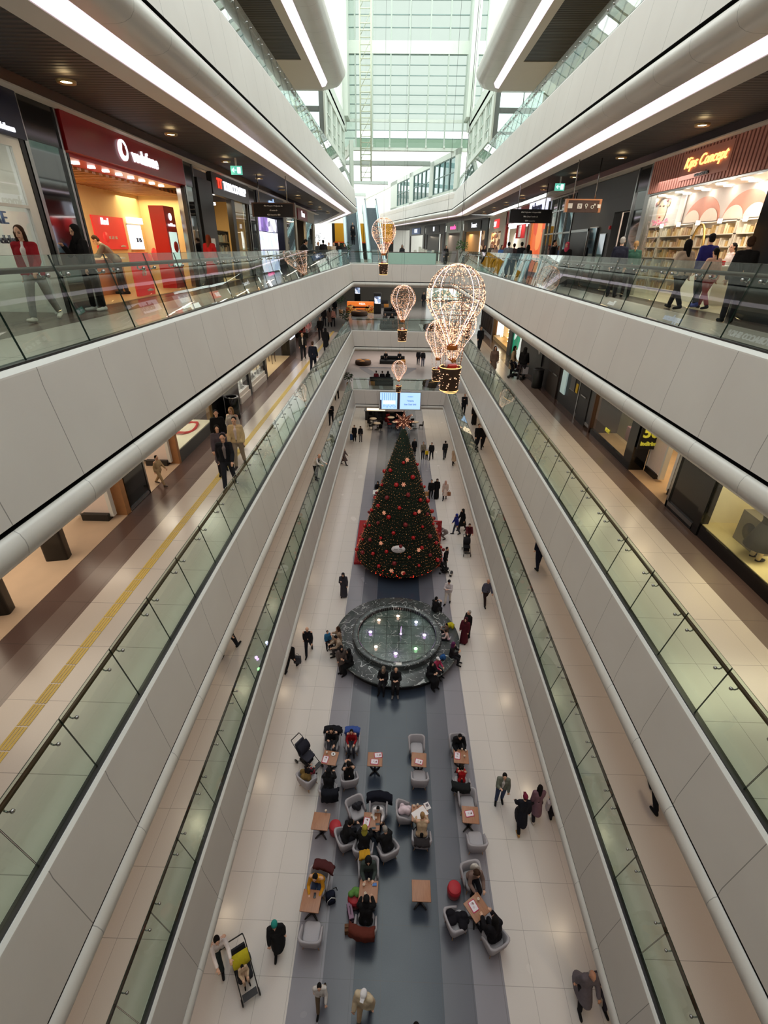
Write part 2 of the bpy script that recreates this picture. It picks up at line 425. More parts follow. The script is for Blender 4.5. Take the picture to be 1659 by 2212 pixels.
# steel-framed openings left and right of the atrium under the top soffit
for s in (-1, 1):
    x0 = XL-.85 if s < 0 else XR+.85; X = lambda d: x0+s*d
    mb = MB(); Y0 = 38.0
    def bx(a, b, y0, y1, z0, z1, t=mb):
        p, q = sorted((X(a), X(b))); t.box((p,y0,z0),(q,y1,z1))
    bx(-.02,.34,Y0,Y0+.35,21.75,26.2); bx(.3,3.6,Y0+.05,Y0+.3,24.95,25.2); bx(.3,3.6,Y0+.05,Y0+.3,23.9,24.02); bx(1.75,1.8,Y0+.1,Y0+.2,21.75,26.2)
    pn = MB(); bx(.34,3.6,Y0+.15,Y0+.17,21.75,26.2,pn)
    window(mb, mat('grey window steel', rgb(120,128,126), .5), pn, glass_mat('clear window glass %d' % s,(.8,.86,.85),1))
    # glazed side wall running on to the end wall
    mb = MB(); pn = MB(); ya, yb = Y0+.4, 50.0
    bx(-.1,.06,ya,yb,25.9,26.5,mb); bx(-.14,.1,ya,yb,23.55,23.85,mb); bx(-.02,.12,yb-.5,yb+.1,21.75,30,mb)
    for k in range(13):
        y = ya+(yb-ya)*k/12; wd = .9 if k % 3 == 0 else .04
        bx(-.06,.05,y-wd/2,y+wd/2,21.75,26.3,mb)
    for z in (22.5,23.1,24.4,25.1): bx(-.04,.02,ya,yb,z-.03,z+.03,mb)
    bx(.0,.015,ya,yb,21.9,26.2,pn)
    window(mb, M_MULL, pn, glass_mat('side window glass %d' % s,(.74,.8,.77),.7))
    win_no[0] += 1
    mb = MB(); bx(-.1,.2,36.2,52,26.3,27.1,mb); bx(-.4,.2,50,52,27,36,mb); struct('trim_%d' % (60+win_no[0]), mb, M_MULL)
# wing beyond the corner: upper walls with three groups of windows, and the low roof's beams
def wing(p, t, off, z):
    n = Vector((DIAG.y, -DIAG.x)); return (p[0]+DIAG.x*t+n.x*off, p[1]+DIAG.y*t+n.y*off, z)
def wbox(mb, p, t0, t1, o0, o1, z0, z1, m=0):
    v = [wing(p,t,o,z) for z in (z0,z1) for t,o in ((t0,o0),(t1,o0),(t1,o1),(t0,o1))]
    mb.add(v, [(3,2,1,0),(4,5,6,7),(0,1,5,4),(1,2,6,5),(2,3,7,6),(3,0,4,7)], m)
PR = (XR+.08, 50.2); PL = (XL-.08, 49.3)
mb = MB(); edges = [0,.87,7.1,8.4,14.6,16.3,22.4,26]
for i in range(0, 8, 2): wbox(mb, PR, edges[i], edges[i+1], 0, .25, 21.95, 25)
wbox(mb, PR, 0, 45, 0, .25, 24.57, 25); wbox(mb, PR, 0, 26, 0, .25, 21.9, 22.16)
struct('wall_wing', mb, M_MULL)
for i in (1, 3, 5):
    a, b = edges[i], edges[i+1]; mb = MB(); pn = MB()
    for k in range(5):
        t = a+(b-a)*k/4; wbox(mb, PR, t-.06, t+.06, .02, .2, 22.16, 24.57)
    for z in (22.16,23.4,24.5): wbox(mb, PR, a, b, .05, .16, z, z+.07)
    wbox(pn, PR, a, b, .1, .12, 22.16, 24.57); window(mb, M_MULLD, pn, glass_mat('wing window glass %d' % i,(.3,.42,.42),1.5))
mb = MB(); wbox(mb, PL, 0, .5, -.2, .1, 21.9, 25.3); wbox(mb, PL, .5, 24, -.1, .1, 24.5, 25.2); struct('wall_wing', mb, M_MULL)
for t in (8.5, 25, 41):
    trim_no[0] += 1; mb = MB(); a = wing(PL, t, 0, 25); b = wing(PR, t+2.3 if t > 9 else t, 0, 25)
    mb.box((a[0],a[1]-.5,24.6),(b[0],a[1]+.1,24.95))
    for k in range(6):
        x = a[0]+(b[0]-a[0])*(k+.5)/6; mb.box((x-.04,a[1]-1.0,24.55),(x+.04,a[1]-.5,24.75))
    struct('trim_%d' % (80+trim_no[0]), mb, mat('roof beam paint', rgb(180,188,182), .6))
# far building end so that the wing does not open on nothing
wall('wall_far', (-45,94,0),(12,94.3,26), M_WALL)
# hanging lattice ladder in front of the glazed wall
t = thing('lattice_ladder', 'pale steel lattice ladder hanging in front of the tall glazed end wall', 'ladder', (-2.85,48,22.4))
lm = mat('ladder paint', rgb(186,192,170), .5)
for dx in (-.42, .42):
    mb = MB(); mb.tube([(dx,0,0),(dx,0,13.5)], .055, seg=6); mb.tube([(dx,.5,0),(dx,.5,13.5)], .05, seg=6); mb.build('stile', lm, t)
mb = MB()
for k in range(34): mb.tube([(-.42,0,.2+k*.39),(.42,0,.2+k*.39)], .04, seg=5)
mb.build('rungs', lm, t)
mb = MB()
for k in range(9): mb.tube([(-.42,.5,k*1.5),(.42,.5,k*1.5+1.4)], .025, seg=5); mb.tube([(.42,0,k*1.5),(.42,.5,k*1.5+.7)], .025, seg=5)
mb.build('brace', lm, t)
# ------------------------------------------------------------------ balustrades: leaning glass panes, wooden handrail, clamps
def pane_mesh(w_):
    mb = MB(); h = 1.02; l = .24
    a = [(0,0,0),(w_,0,0),(w_,-l,h),(0,-l,h)]; n = Vector((0, -h, -l)).normalized()*.016
    vs = [Vector(p) for p in a]+[Vector(p)+n for p in a]
    mb.add(vs, [(0,1,2,3)], 0); mb.add(vs, [(7,6,5,4)], 0); mb.add(vs, [(0,4,5,1),(1,5,6,2),(2,6,7,3),(3,7,4,0)], 1)
    me = mb.mesh('glass_panel', [G_RAIL, M_EDGE]); return me
PANE = pane_mesh(1.223)
def clamp_mesh():
    mb = MB(); mb.sphere((0,-.185,.80), .028, u=8, v=6); mb.tube([(0,-.19,.80),(0,-.25,.775),(0,-.285,.80),(0,-.285,.835)], .012, seg=6); return mb.mesh('rail_clamp', M_STEEL)
CLAMP = clamp_mesh()
def balustrade(name_label, p0, p1, z, n, skip=()):
    """panes along p0 -> p1; the leaning side (away from the void) is to the left of travel's -y frame"""
    a = math.atan2(p1[1]-p0[1], p1[0]-p0[0]); L = math.hypot(p1[0]-p0[0], p1[1]-p0[1])
    t = thing('glass_balustrade', name_label, 'glass railing', (p0[0],p0[1],z), a)
    st = L/n
    for k in range(n):
        if k in skip: continue
        o = link(bpy.data.objects.new('glass_panel', PANE), t); o.location = (k*st, -.05, 0)
        if abs(st-1.235) > .002: o.scale.x = st/1.235
        for q in (.2, st-.2):
            c = link(bpy.data.objects.new('rail_clamp', CLAMP), t); c.location = (k*st+q, -.05, 0)
    mb = MB()
    mb.tube([(0,-.335,.865),(L,-.335,.865)], .032, seg=8); mb.build('handrail', M_BROWN, t)
    mb = MB(); mb.box((0,-.12,-.03),(L,-.02,.025)); mb.build('base_channel', M_BLACK, t)
    return t
lvl = ['first', 'second', 'third', 'fourth']
Ys = .32-1.235; Yend = Ys+1.235*37
for i, z in enumerate(LIP):
    if i < 3:
        # left: travel towards -y so that the walkway lies on local -y side
        balustrade('glass railing with brown handrail along the left edge of the %s gallery' % lvl[i], (XL,Yend), (XL,Ys), z, 37)
        balustrade('glass railing with brown handrail along the right edge of the %s gallery' % lvl[i], (XR,Ys), (XR,Yend), z, 37)
        balustrade('glass railing across the far end of the void on the %s gallery' % lvl[i], (XR,YE), (XL,YE), z, 7, skip=(2,3,4) if i == 2 else ())
    else:
        balustrade('glass railing above the fascia along the left edge of the topmost gallery', (XL,Yend+1.235*3), (XL,Ys), z, 40)
        balustrade('glass railing above the fascia along the right edge of the topmost gallery', (XR,Ys), (XR,Yend+1.235*4), z, 41)
# frosted panel in the far railing of the third gallery, cafe counter behind
mb = MB(); mb.box((-.85,44.96,16.37),(3.1,45.0,17.2)); o = mb.build('frosted_screen', mat('frosted green glass', rgb(168,206,192), .5, var=.03)); tag(o, 'wide frosted green glass screen at the far end of the third gallery', 'screen')
t = thing('cafe_counter', 'grey topped counter behind the frosted green glass screen', 'counter', (1.1,46.3,16.15))
mb = MB(); mb.box((-2.1,-.4,0),(2.1,.4,1.0)); mb.build('body', mat('counter body', rgb(150,170,164), .5), t)
mb = MB(); mb.box((-2.2,-.5,1.0),(2.2,.5,1.05)); mb.build('counter_top', mat('counter top', rgb(110,112,112), .4), t)
mb = MB()
for k, (x, h) in enumerate(((.2,.2),(.6,.45),(.85,.32),(1.1,.25),(1.7,.22))): mb.box((x,-.2,1.05),(x+.22,.2,1.05+h))
mb.build('cups_and_boxes', mat('cream boxes', rgb(214,210,196), .6), t)
# ------------------------------------------------------------------ escalators rising from the third to the fourth gallery
M_ESC = mat('escalator side panel', rgb(200,222,222), .35, var=.04); M_ESCG = glass_mat('escalator glass', (.72,.88,.92), 1.2)
M_STEP = mat('escalator step', rgb(110,120,126), .4, .3, var=.15)
def escalator(x, y, lab):
    t = thing('escalator', lab, 'escalator', (x,y,16.15), math.radians(7))
    rise, run = 5.6, 9.7; w_ = .62
    for s in (-1, 1):
        pts = [(-1.2,.0),(0,0),(run,rise),(run+1.4,rise)]
        mb = MB()
        for (ya, za), (yb, zb) in zip(pts[:-1], pts[1:]):
            for off, hh in ((0, .35),):
                vs = [(s*w_,ya,za-.55),(s*w_,yb,zb-.55),(s*w_,yb,zb+hh),(s*w_,ya,za+hh)]
                vs += [(s*(w_+.34),p[1],p[2]) for p in vs]
                mb.add(vs, [(0,1,2,3),(7,6,5,4),(0,4,5,1),(3,2,6,7),(0,3,7,4),(1,5,6,2)])
        mb.build('side_panel', M_ESC, t)
        mb = MB()
        for (ya, za), (yb, zb) in zip(pts[:-1], pts[1:]):
            mb.quad((s*(w_+.05),ya,za+.35),(s*(w_+.05),yb,zb+.35),(s*(w_+.05),yb,zb+.95),(s*(w_+.05),ya,za+.95))
        mb.build('glass_side', M_ESCG, t)
        mb = MB(); mb.tube([(s*(w_+.05),ya,za+.98) for ya, za in pts], .05, seg=6); mb.build('handrail', mat('escalator handrail', rgb(60,84,96), .4), t)
    mb = MB(); n = 27
    for k in range(n):
        y = run*k/n; z = rise*k/n; mb.box((-w_,y,z-.1),(w_,y+run/n+.02,z+rise/n))
    mb.build('steps', M_STEP, t)
    mb = MB(); vs = []
    for s in (-1, 1): vs += [(s*(w_+.2),0,-.05),(s*(w_+.2),run,rise-.6),(s*(w_+.2),run,rise-1.3),(s*(w_+.2),.9,-.05)]
    mb.add(vs, [(0,1,2,3),(7,6,5,4),(0,4,5,1),(1,5,6,2),(2,6,7,3)]); mb.build('truss', M_ESC, t)
    return t
E1 = escalator(-4.75, 58.5, 'left escalator of the pair, carrying two people down to the third gallery')
E2 = escalator(-2.35, 59.0, 'right escalator of the pair, empty, rising behind the small lit balloon')
# ------------------------------------------------------------------ shops
F1, F2, F3, F4 = FLOORZ
def sx(side, d): return SHL-d if side < 0 else SHR+d
def sb(mb, side, y0, y1, d0, d1, z0, z1, m=0):
    a, b = sorted((sx(side,d0), sx(side,d1))); return mb.box((a,min(y0,y1),z0),(b,max(y0,y1),z1), m)
def part(name, m, t, side, *boxes):
    """one part mesh of storefront t (an Empty at its threshold) from boxes (y0,y1,d0,d1,z0,z1)"""
    mb = MB()
    for b in boxes: sb(mb, side, *b)
    o = mb.build(name, m, t); o.location = -t.location; return o
def front(side, y0, z0, label, cat='shop front', name='shop_front'):
    return thing(name, label, cat, (sx(side,0), y0, z0))
def stext(s, size, m, t, side, y, d, z, **k):
    return text(s, size, m, t, Vector((sx(side,d), y, z))-t.location, ROT_L if side < 0 else ROT_R, **k)
def area(loc, size, power, col=(1,.8,.55), sizey=None, rot=(0,0,0)):
    L = bpy.data.lights.new('shop_light', 'AREA'); L.energy = power; L.color = col; L.size = size
    if sizey: L.shape = 'RECTANGLE'; L.size_y = sizey
    o = link(bpy.data.objects.new('shop_light', L)); o.location = loc; o.rotation_euler = rot; return o
def sfloor(side, y0, y1, z, m, d0=0, d1=4.4): mb = MB(); sb(mb, side, y0, y1, d0, d1, z-.02, z+.012); return struct('floor', mb, m)
def blank(side, y0, y1, z0, z1, m, d=0, name='wall_panel', t=.2):
    mb = MB(); sb(mb, side, y0, y1, d, d+t, z0, z1); return struct(name, mb, m)
M_MIRROR = mat('mirror cladding', rgb(120,124,126), .04, 1, var=.03)
M_BLACKG = mat('black gloss cladding', rgb(14,14,15), .12, var=.1)
M_LETTER = glow('lit white letters', (.9,.93,1), 1.15); M_LRED = glow('lit red letters', (1,.06,.03), 1.2)
M_NEON = glow('neon script', (1,.5,.16), 1.9); M_LBLUE = glow('lit blue letters', (.4,.58,1), 1.3)
M_CREAM = mat('cream wall', rgb(232,205,150), .7, var=.04); M_WOODF = mat('pale wood floor', rgb(196,150,110), .4, var=.15, scale=3)
M_RED = paint(186,28,30,.3); M_REDP = glow('red lit panel', (.62,.03,.03), .5)
M_WOOD = mat('tan wood', rgb(168,118,76), .5, var=.2, scale=5)
M_BEIGEF = mat('beige shop floor', rgb(214,196,164), .35, var=.06)
M_SCREEN = glow('bluish screen', (.72,.82,1), 1.5)
def poster_mat(name, cols, sc_=3.0, e=0.0):
    t = NT(name); v = t.coord(); nz = t.n('ShaderNodeTexVoronoi'); t.l(v, nz.inputs['Vector']); nz.inputs['Scale'].default_value = sc_
    f = t.n('ShaderNodeSeparateColor'); t.l(nz.outputs['Color'], f.inputs[0])
    c = t.ramp(f.outputs[0], [(i/len(cols), c) for i, c in enumerate(cols)])
    t.base(c, .4)
    if e: t.l(c, t.b.inputs['Emission Color']); t.b.inputs['Emission Strength'].default_value = e
    return t.m
ZC = F3+3.95     # ceiling over the third gallery walkway
# --- left side, third gallery
t = front(-1, 7, F3, 'telecom shop front with navy sign and white framed window at left edge', 'shop front')
part('sign_board', mat('navy sign', rgb(18,22,48), .3), t, -1, (4.5,11.5,-.05,.1,F3+3.1,F3+3.9))
part('frame', M_WHITE, t, -1, (11.05,11.3,0,.12,F3,F3+3.1),(8.1,8.2,0,.1,F3,F3+3.1),(4.5,11.05,0,.1,F3+2.95,F3+3.1),(4.5,11.05,0,.08,F3+1.95,F3+2.0))
part('corner_post', M_BLACK, t, -1, (11.3,11.42,-.02,.15,F3,F3+3.1))
part('window_glass', G_SHOP, t, -1, (4.5,11.05,.04,.05,F3,F3+2.95))
part('interior', mat('white shop interior', rgb(222,220,210), .6), t, -1, (4.5,11.4,3.4,3.5,F3,F3+3.3),(11.3,11.4,.2,3.4,F3,F3+3.3))
part('display_shelf', mat('white shelving', rgb(226,226,222), .5), t, -1, *[(5,11,2.9,3.35,F3+.5+.45*k,F3+.53+.45*k) for k in range(4)])
part('light_box', glow('white lightbox', (1,.98,.92), 1.4), t, -1, (8.3,10.7,.4,.5,F3+2.05,F3+2.45))
stext('Telekom', .15, M_LETTER, t, -1, 10.9, -.07, F3+3.22); stext('inar', .26, M_LBLUE, t, -1, 9.9, .38, F3+2.25)
stext('STORE', .3, mat('window sticker blue', rgb(110,130,170), .5), t, -1, 9.9, .02, F3+1.75)
stext('Türk Telekom', .2, mat('window sticker grey', rgb(90,94,104), .5), t, -1, 10.0, .02, F3+1.4)
area((SHL-1.8,9,F3+3.2), 3, 90, (1,.95,.85), 2)
mb = MB(); mb.box((-.02,-.55,.05),(.02,.55,1.25)); tt = thing('price_poster_stand', 'price poster stand with green and orange bars by the navy telecom shop', 'poster', (-7.2,7.55,F3), .25)
mb.build('poster', poster_mat('price poster', [rgb(222,216,196),rgb(228,220,200),rgb(222,216,196),rgb(180,60,30),rgb(40,60,110),rgb(220,210,190)], 2.4), tt)
for k, (c, s_) in enumerate((((.1,.3,.06),'250'),((.7,.2,.04),'320'),((.6,.12,.05),'470'))):
    mb = MB(); mb.box((.022,-.45,.82-.17*k),(.03,-.08,.93-.17*k)); mb.build('price_bar', paint(*[int(255*x**.45) for x in c]), tt)
    text(s_, .13, M_BLACK, tt, (.03,.1,.875-.17*k), (PI/2,0,PI/2), 'price')
mb = MB(); mb.box((-.15,-.6,0),(.15,.6,.05)); mb.build('foot', M_BLACK, tt)
def mirror_pillar(side, y0, y1, lab, z=F3, zt=3.9):
    t = front(side, y0, z, lab, 'pillar', 'clad_pillar')
    part('upper_panel', M_BLACKG, t, side, (y0,y1,0,.3,z+3.15,z+zt)); part('mirror_panel', M_MIRROR, t, side, (y0+.05,y1-.05,.02,.3,z,z+3.15))
    part('metal_edge', M_STEEL, t, side, (y0-.05,y0+.06,-.03,.3,z,z+zt),(y1-.05,y1+.03,-.03,.3,z,z+zt)); return t
mirror_pillar(-1, 11.5, 12.72, 'mirror clad pillar between the navy and the red shop signs')
t = front(-1, 12.8, F3, 'red phone shop front with round white emblem and warm lit interior', 'shop front')
part('sign_board', mat('glossy red sign', rgb(150,14,22), .28), t, -1, (12.8,19.4,-.08,.1,F3+3.14,F3+3.9))
part('frame', M_BLACK, t, -1, (19.33,19.42,-.02,.1,F3,F3+3.1),(12.8,12.88,-.02,.1,F3,F3+3.1))
part('wall_lining', M_CREAM, t, -1, (12.8,22.0,2.85,2.95,F3,F3+3.2),(12.7,12.8,.1,2.9,F3,F3+3.2),(21.95,22.0,.3,2.9,F3,F3+3.2))
part('ceiling_slats', M_WOOD, t, -1, *[(13+.34*k,13.18+.34*k,.9,2.85,F3+3.0,F3+3.1) for k in range(26)])
part('red_soffit', M_RED, t, -1, (12.8,19.4,.1,.9,F3+3.06,F3+3.14))
ld = MB()
for k in range(9): ld.cbox((sx(-1,.5),13.3+.68*k,F3+3.05),(.13,.13,.03))
for y, d in ((13.4,1.6),(13.9,1.9),(14.2,1.4)): ld.cbox((sx(-1,d),y,F3+2.98),(.13,.13,.03))
o = ld.build('downlights', M_COOL, t); o.location = -t.location
em = MB(); em.lathe([(0,0),(.23,0),(.23,.04),(0,.04)], seg=28, T=Matrix.Rotation(PI/2,4,'Y')); o = em.build('emblem', M_LETTER, t); o.location = Vector((SHL+.09,15.28,F3+3.5))-t.location
em = MB(); em.sphere((0,0,-.02),(.02,.1,.1), u=12, v=8); em.add([(0,-.1,0),(.01,-.06,.17),(.01,.06,.09),(0,.05,0)], [(0,1,2,3),(3,2,1,0)]); o = em.build('emblem_drop', M_RED, t); o.location = Vector((SHL+.14,15.28,F3+3.5))-t.location
stext('vodafone', .42, M_LETTER, t, -1, 16.55, -.1, F3+3.46, bold=.008)
sfloor(-1, 12.8, 22.0, F3, M_WOODF, 0, 2.9)
area((SHL-1.6,16,F3+2.9), 4, 160, (1,.78,.42), 2); area((SHL-1.9,21,F3+2.9), 2, 60, (1,.78,.42), 1.5)
def sboard(name, label, cat, side, y0, y1, d, z0, z1, m, th=.06, frame=None):
    t = thing(name, label, cat, (sx(side,d),(y0+y1)/2,z0)); mb = MB(); a, b = sorted((0, (1 if side > 0 else -1)*th))
    mb.box((a,-(y1-y0)/2,0),(b,(y1-y0)/2,z1-z0)); mb.build('panel', m, t)
    if frame:
        mb = MB(); mb.box((a,-(y1-y0)/2-.03,-.03),(b,(y1-y0)/2+.03,0)); mb.box((a,-(y1-y0)/2-.03,z1-z0),(b,(y1-y0)/2+.03,z1-z0+.03)); mb.build('frame', frame, t)
    return t
def ltext(t, s, size, m, side, dy, dz, off=.02, **k):
    return text(s, size, m, t, ((.01+off) if side < 0 else -(.01+off), dy, dz), ROT_L if side < 0 else ROT_R, **k)
t = sboard('red_wall_poster', 'red poster board on the back wall of the red phone shop', 'poster', -1, 18.25, 20.3, 2.8, F3+1.2, F3+2.2, M_REDP)
ltext(t, 'Red', .3, M_LETTER, -1, -.35, .83, shear=.2); ltext(t, '12   24   36', .12, M_WHITE, -1, 0, .35); ltext(t, 'vodafone', .09, M_WHITE, -1, .6, .1)
t = sboard('wall_display', 'white lit display with phone picture on the back wall of the red phone shop', 'display', -1, 20.6, 21.6, 2.8, F3+1.2, F3+2.0, M_SCREEN, frame=M_WHITE)
ltext(t, 'X 15', .2, M_BLACK, -1, .1, .3); mb = MB(); mb.box((0,-.55,.85),(.1,.55,1.05)); mb.build('header', M_LETTER, t)
t = thing('red_kiosk', 'tall red kiosk with white emblem and pale screen inside the red phone shop', 'kiosk', (SHL-.75,19.0,F3), .0)
mb = MB(); mb.box((-.25,-.42,0),(.25,.42,2.5)); mb.build('body', mat('kiosk red', rgb(176,16,20), .35), t)
mb = MB(); mb.box((.25,-.3,.7),(.27,.3,1.75)); mb.build('screen', glow('pale screen', (.62,.85,.78), .8), t)
mb = MB(); mb.lathe([(0,0),(.11,0),(.11,.02),(0,.02)], seg=20, T=Matrix.Translation((.25,0,2.2)) @ Matrix.Rotation(PI/2,4,'Y')); mb.build('emblem', M_LETTER, t)
text('vodafone', .14, M_LETTER, t, (.27,0,1.96), ROT_L)
mb = MB(); mb.lathe([(.1,0),(.17,0),(.17,.02),(.1,.02)], seg=20, T=Matrix.Translation((.27,.05,1.3)) @ Matrix.Rotation(PI/2,4,'Y')); mb.build('ring_mark', M_RED, t)
for y, z, s_ in ((18.1,1.55,.16),(21.45,1.0,.25),(20.95,.85,.2)):
    mb = MB(); mb.lathe([(0,0),(s_,0),(s_,.03),(0,.03)], seg=24, T=Matrix.Rotation(PI/2,4,'Y')); o = mb.build('round_sign', M_REDP); o.location = (SHL-2.4,y,F3+z)
    tag(o, {18.1:'round red sign nearest the pillar in the red phone shop',21.45:'larger round red sign by the far corner of the red phone shop',20.95:'round red sign in the far corner of the red phone shop, beside the kiosk'}[y], 'sign')
t = thing('service_desk', 'wooden service desk inside the red phone shop', 'desk', (SHL-1.7,15.6,F3)); mb = MB(); mb.box((-.35,-1.2,0),(.35,1.2,.95)); mb.build('body', M_WOOD, t); mb = MB(); mb.box((-.42,-1.3,.95),(.42,1.3,1.0)); mb.build('desk_top', paint(230,220,200), t)
t = sboard('floor_poster', 'leaning red floor poster at the entrance of the red phone shop', 'poster', -1, 15.2, 16.3, .25, F3, F3+1.15, M_REDP); ltext(t, '79', .26, M_WHITE, -1, 0, .62); ltext(t, 'vodafone', .1, M_WHITE, -1, .2, .15)
mirror_pillar(-1, 19.5, 20.4, 'mirror clad pillar right of the red phone shop')
t = front(-1, 20.5, F3, 'wide black pillar with a small white notice left of the tobacco shop', 'pillar', 'clad_pillar'); part('body', M_BLACK, t, -1, (20.5,21.95,-.1,.4,F3,F3+3.5)); part('notice', M_WHITE, t, -1, (20.9,21.5,-.12,-.1,F3+1.3,F3+1.6))
blank(-1, 20.4, 28.8, F3+3.85, ZC, M_SOFFIT, .05)
t = front(-1, 22.1, F3, 'tobacco shop front with black sign and white lettering', 'shop front')
part('sign_board', M_DARK, t, -1, (22.1,27.25,-.1,.1,F3+3.12,F3+3.85)); part('post', M_BLACK, t, -1, (24.55,25.0,-.02,.2,F3,F3+3.12),(22.1,22.25,0,.2,F3,F3+3.12),(27.1,27.25,0,.2,F3,F3+3.12))
part('window_glass', G_SHOP, t, -1, (25.0,27.1,.05,.06,F3,F3+3.1)); part('wall_lining', M_CREAM, t, -1, (22.1,28.5,2.6,2.7,F3,F3+3.3),(28.4,28.5,.3,2.6,F3,F3+3.3),(22.0,22.1,.3,2.6,F3,F3+3.3))
stext('TT', .46, M_LRED, t, -1, 22.95, -.12, F3+3.52, bold=.012); stext('TOBACCO SHOP', .42, M_LETTER, t, -1, 25.05, -.12, F3+3.5, bold=.008)
part('track_lamps', M_COOL, t, -1, (22.7,22.8,.4,.5,F3+2.85,F3+2.95),(23.6,23.7,.4,.5,F3+2.85,F3+2.95))
sfloor(-1, 22.1, 28.5, F3, M_BEIGEF, 0, 2.7); area((SHL-1.2,24.5,F3+3), 2, 110, (1,.78,.45), 1.5)
def shelf_unit(lab, side, y0, y1, d, z, h, cols, name='display_shelf', cat='shelf', n=4, m=M_WOOD):
    t = thing(name, lab, cat, (sx(side,d),(y0+y1)/2,z)); s_ = -1 if side < 0 else 1; W_ = (y1-y0)/2
    mb = MB(); a, b = sorted((0, s_*.35)); mb.box((a,-W_,0),(b,-W_+.04,h)); mb.box((a,W_-.04,0),(b,W_,h)); mb.box(*[(min(s_*.33,s_*.35),-W_,0),(max(s_*.33,s_*.35),W_,h)])
    for k in range(n+1): zz = .05+(h-.1)*k/n; mb.box((a,-W_,zz),(b,W_,zz+.03))
    mb.build('carcass', m, t)
    for k in range(n):
        mb = MB(); zz = .08+(h-.1)*k/n; y = -W_+.08
        while y < W_-.15:
            q = random.uniform(.08,.16); hh = (h/n)*random.uniform(.35,.75); mb.box((min(s_*.05,s_*.28),y,zz),(max(s_*.05,s_*.28),y+q,zz+hh), random.randrange(len(cols))); y += q+.03
        o = mb.build('goods', cols, t); o['kind'] = 'stuff'
    return t
shelf_unit('shelf of red and yellow packets seen through the tobacco shop door', -1, 23.0, 24.6, 1.6, F3, 1.5, [paint(170,40,30), paint(200,150,60), paint(110,60,40)])
shelf_unit('shelf of small ornaments in the tobacco shop window', -1, 25.2, 26.9, 1.0, F3, 2.0, [paint(190,170,140), paint(120,110,100), paint(150,160,150)], m=M_STEEL)
mirror_pillar(-1, 27.4, 28.7, 'dark mirror pillar between the tobacco shop and the lit phone shop')
t = front(-1, 28.8, F3, 'navy phone shop front with a big bright product panel', 'shop front')
part('sign_board', mat('dark navy sign', rgb(26,30,46), .3), t, -1, (28.8,35.3,-.08,.1,F3+3.12,F3+3.85)); part('wall_lining', mat('navy wall', rgb(24,28,44), .4), t, -1, (28.8,35.3,1.5,1.6,F3,F3+3.2),(35.2,35.4,0,1.6,F3,F3+3.2)); part('side_post', M_BLACK, t, -1, (28.75,28.9,-.02,.2,F3,F3+3.1))
part('light_panel', poster_mat('product panel', [(.55,.62,.9),(.75,.8,1),(.9,.92,1),(.5,.58,.85),(.86,.8,1),(.7,.75,.95)], 2.2, 1.3), t, -1, (28.95,31.0,-.03,.1,F3+1.2,F3+2.05),(31.1,33.2,-.03,.1,F3+1.2,F3+2.05),(28.95,31.0,-.03,.1,F3+.1,F3+1.15),(31.1,33.2,-.03,.1,F3+.1,F3+1.15))
part('purple_panel', poster_mat('purple panel', [(.12,.08,.3),(.2,.12,.45),(.5,.4,.8),(.1,.07,.25)], 2.0, 1.0), t, -1, (28.95,31.0,-.03,.1,F3+2.1,F3+2.75)); part('white_panel', poster_mat('white panel', [(.8,.82,.95),(.6,.6,.7),(.85,.87,.98),(.2,.2,.28)], 1.6, 1.1), t, -1, (31.1,33.2,-.03,.1,F3+2.1,F3+2.75))
part('goods', poster_mat('shelf goods', [rgb(30,34,50),rgb(160,110,80),rgb(30,34,50),rgb(200,200,210),rgb(40,46,70)], 5), t, -1, (33.4,35.1,1.2,1.5,F3+.4,F3+2.6))
stext('cepphone', .55, M_LBLUE, t, -1, 32.4, -.1, F3+3.5, bold=.01); area((SHL+.1-1,34,F3+2.9), 1, 20, (.8,.85,1))
t = front(-1, 36, F3, 'grey perfume shop front with a small red sign and a warm doorway', 'shop front')
gf = mat('warm grey front', rgb(150,148,138), .5)
part('facade', gf, t, -1, (35.4,48,-.02,.1,F3+3.1,F3+3.85),(35.4,36.2,-.02,.1,F3,F3+3.1),(39.2,39.8,-.02,.1,F3,F3+3.1),(43.2,43.8,-.02,.1,F3,F3+3.1),(47.2,48.2,-.02,.1,F3,F3+3.1))
part('red_sign', mat('dull red sign', rgb(130,30,40), .4), t, -1, (40.1,44.2,-.08,0,F3+3.12,F3+3.8)); stext('Rossa', .55, M_LETTER, t, -1, 42.2, -.1, F3+3.5)
part('window_glass', G_SHOP, t, -1, (36.2,39.2,.03,.04,F3,F3+3.1),(43.8,47.2,.03,.04,F3,F3+3.1)); part('wall_lining', mat('amber wall', rgb(206,150,80), .6), t, -1, (36,48,2.2,2.3,F3,F3+3.2)); area((SHL-1.1,41.5,F3+3), 4, 120, (1,.75,.4), 1.5)
shelf_unit('dark shelf of bottles just inside the perfume shop doorway', -1, 41.2, 43.0, 1.2, F3, 2.3, [paint(60,36,24), paint(220,190,150), paint(90,60,40)], m=M_BROWN)
blank(-1, 4, 48, F3+3.83, ZC+.02, M_SOFFIT, .04, 'trim_90')
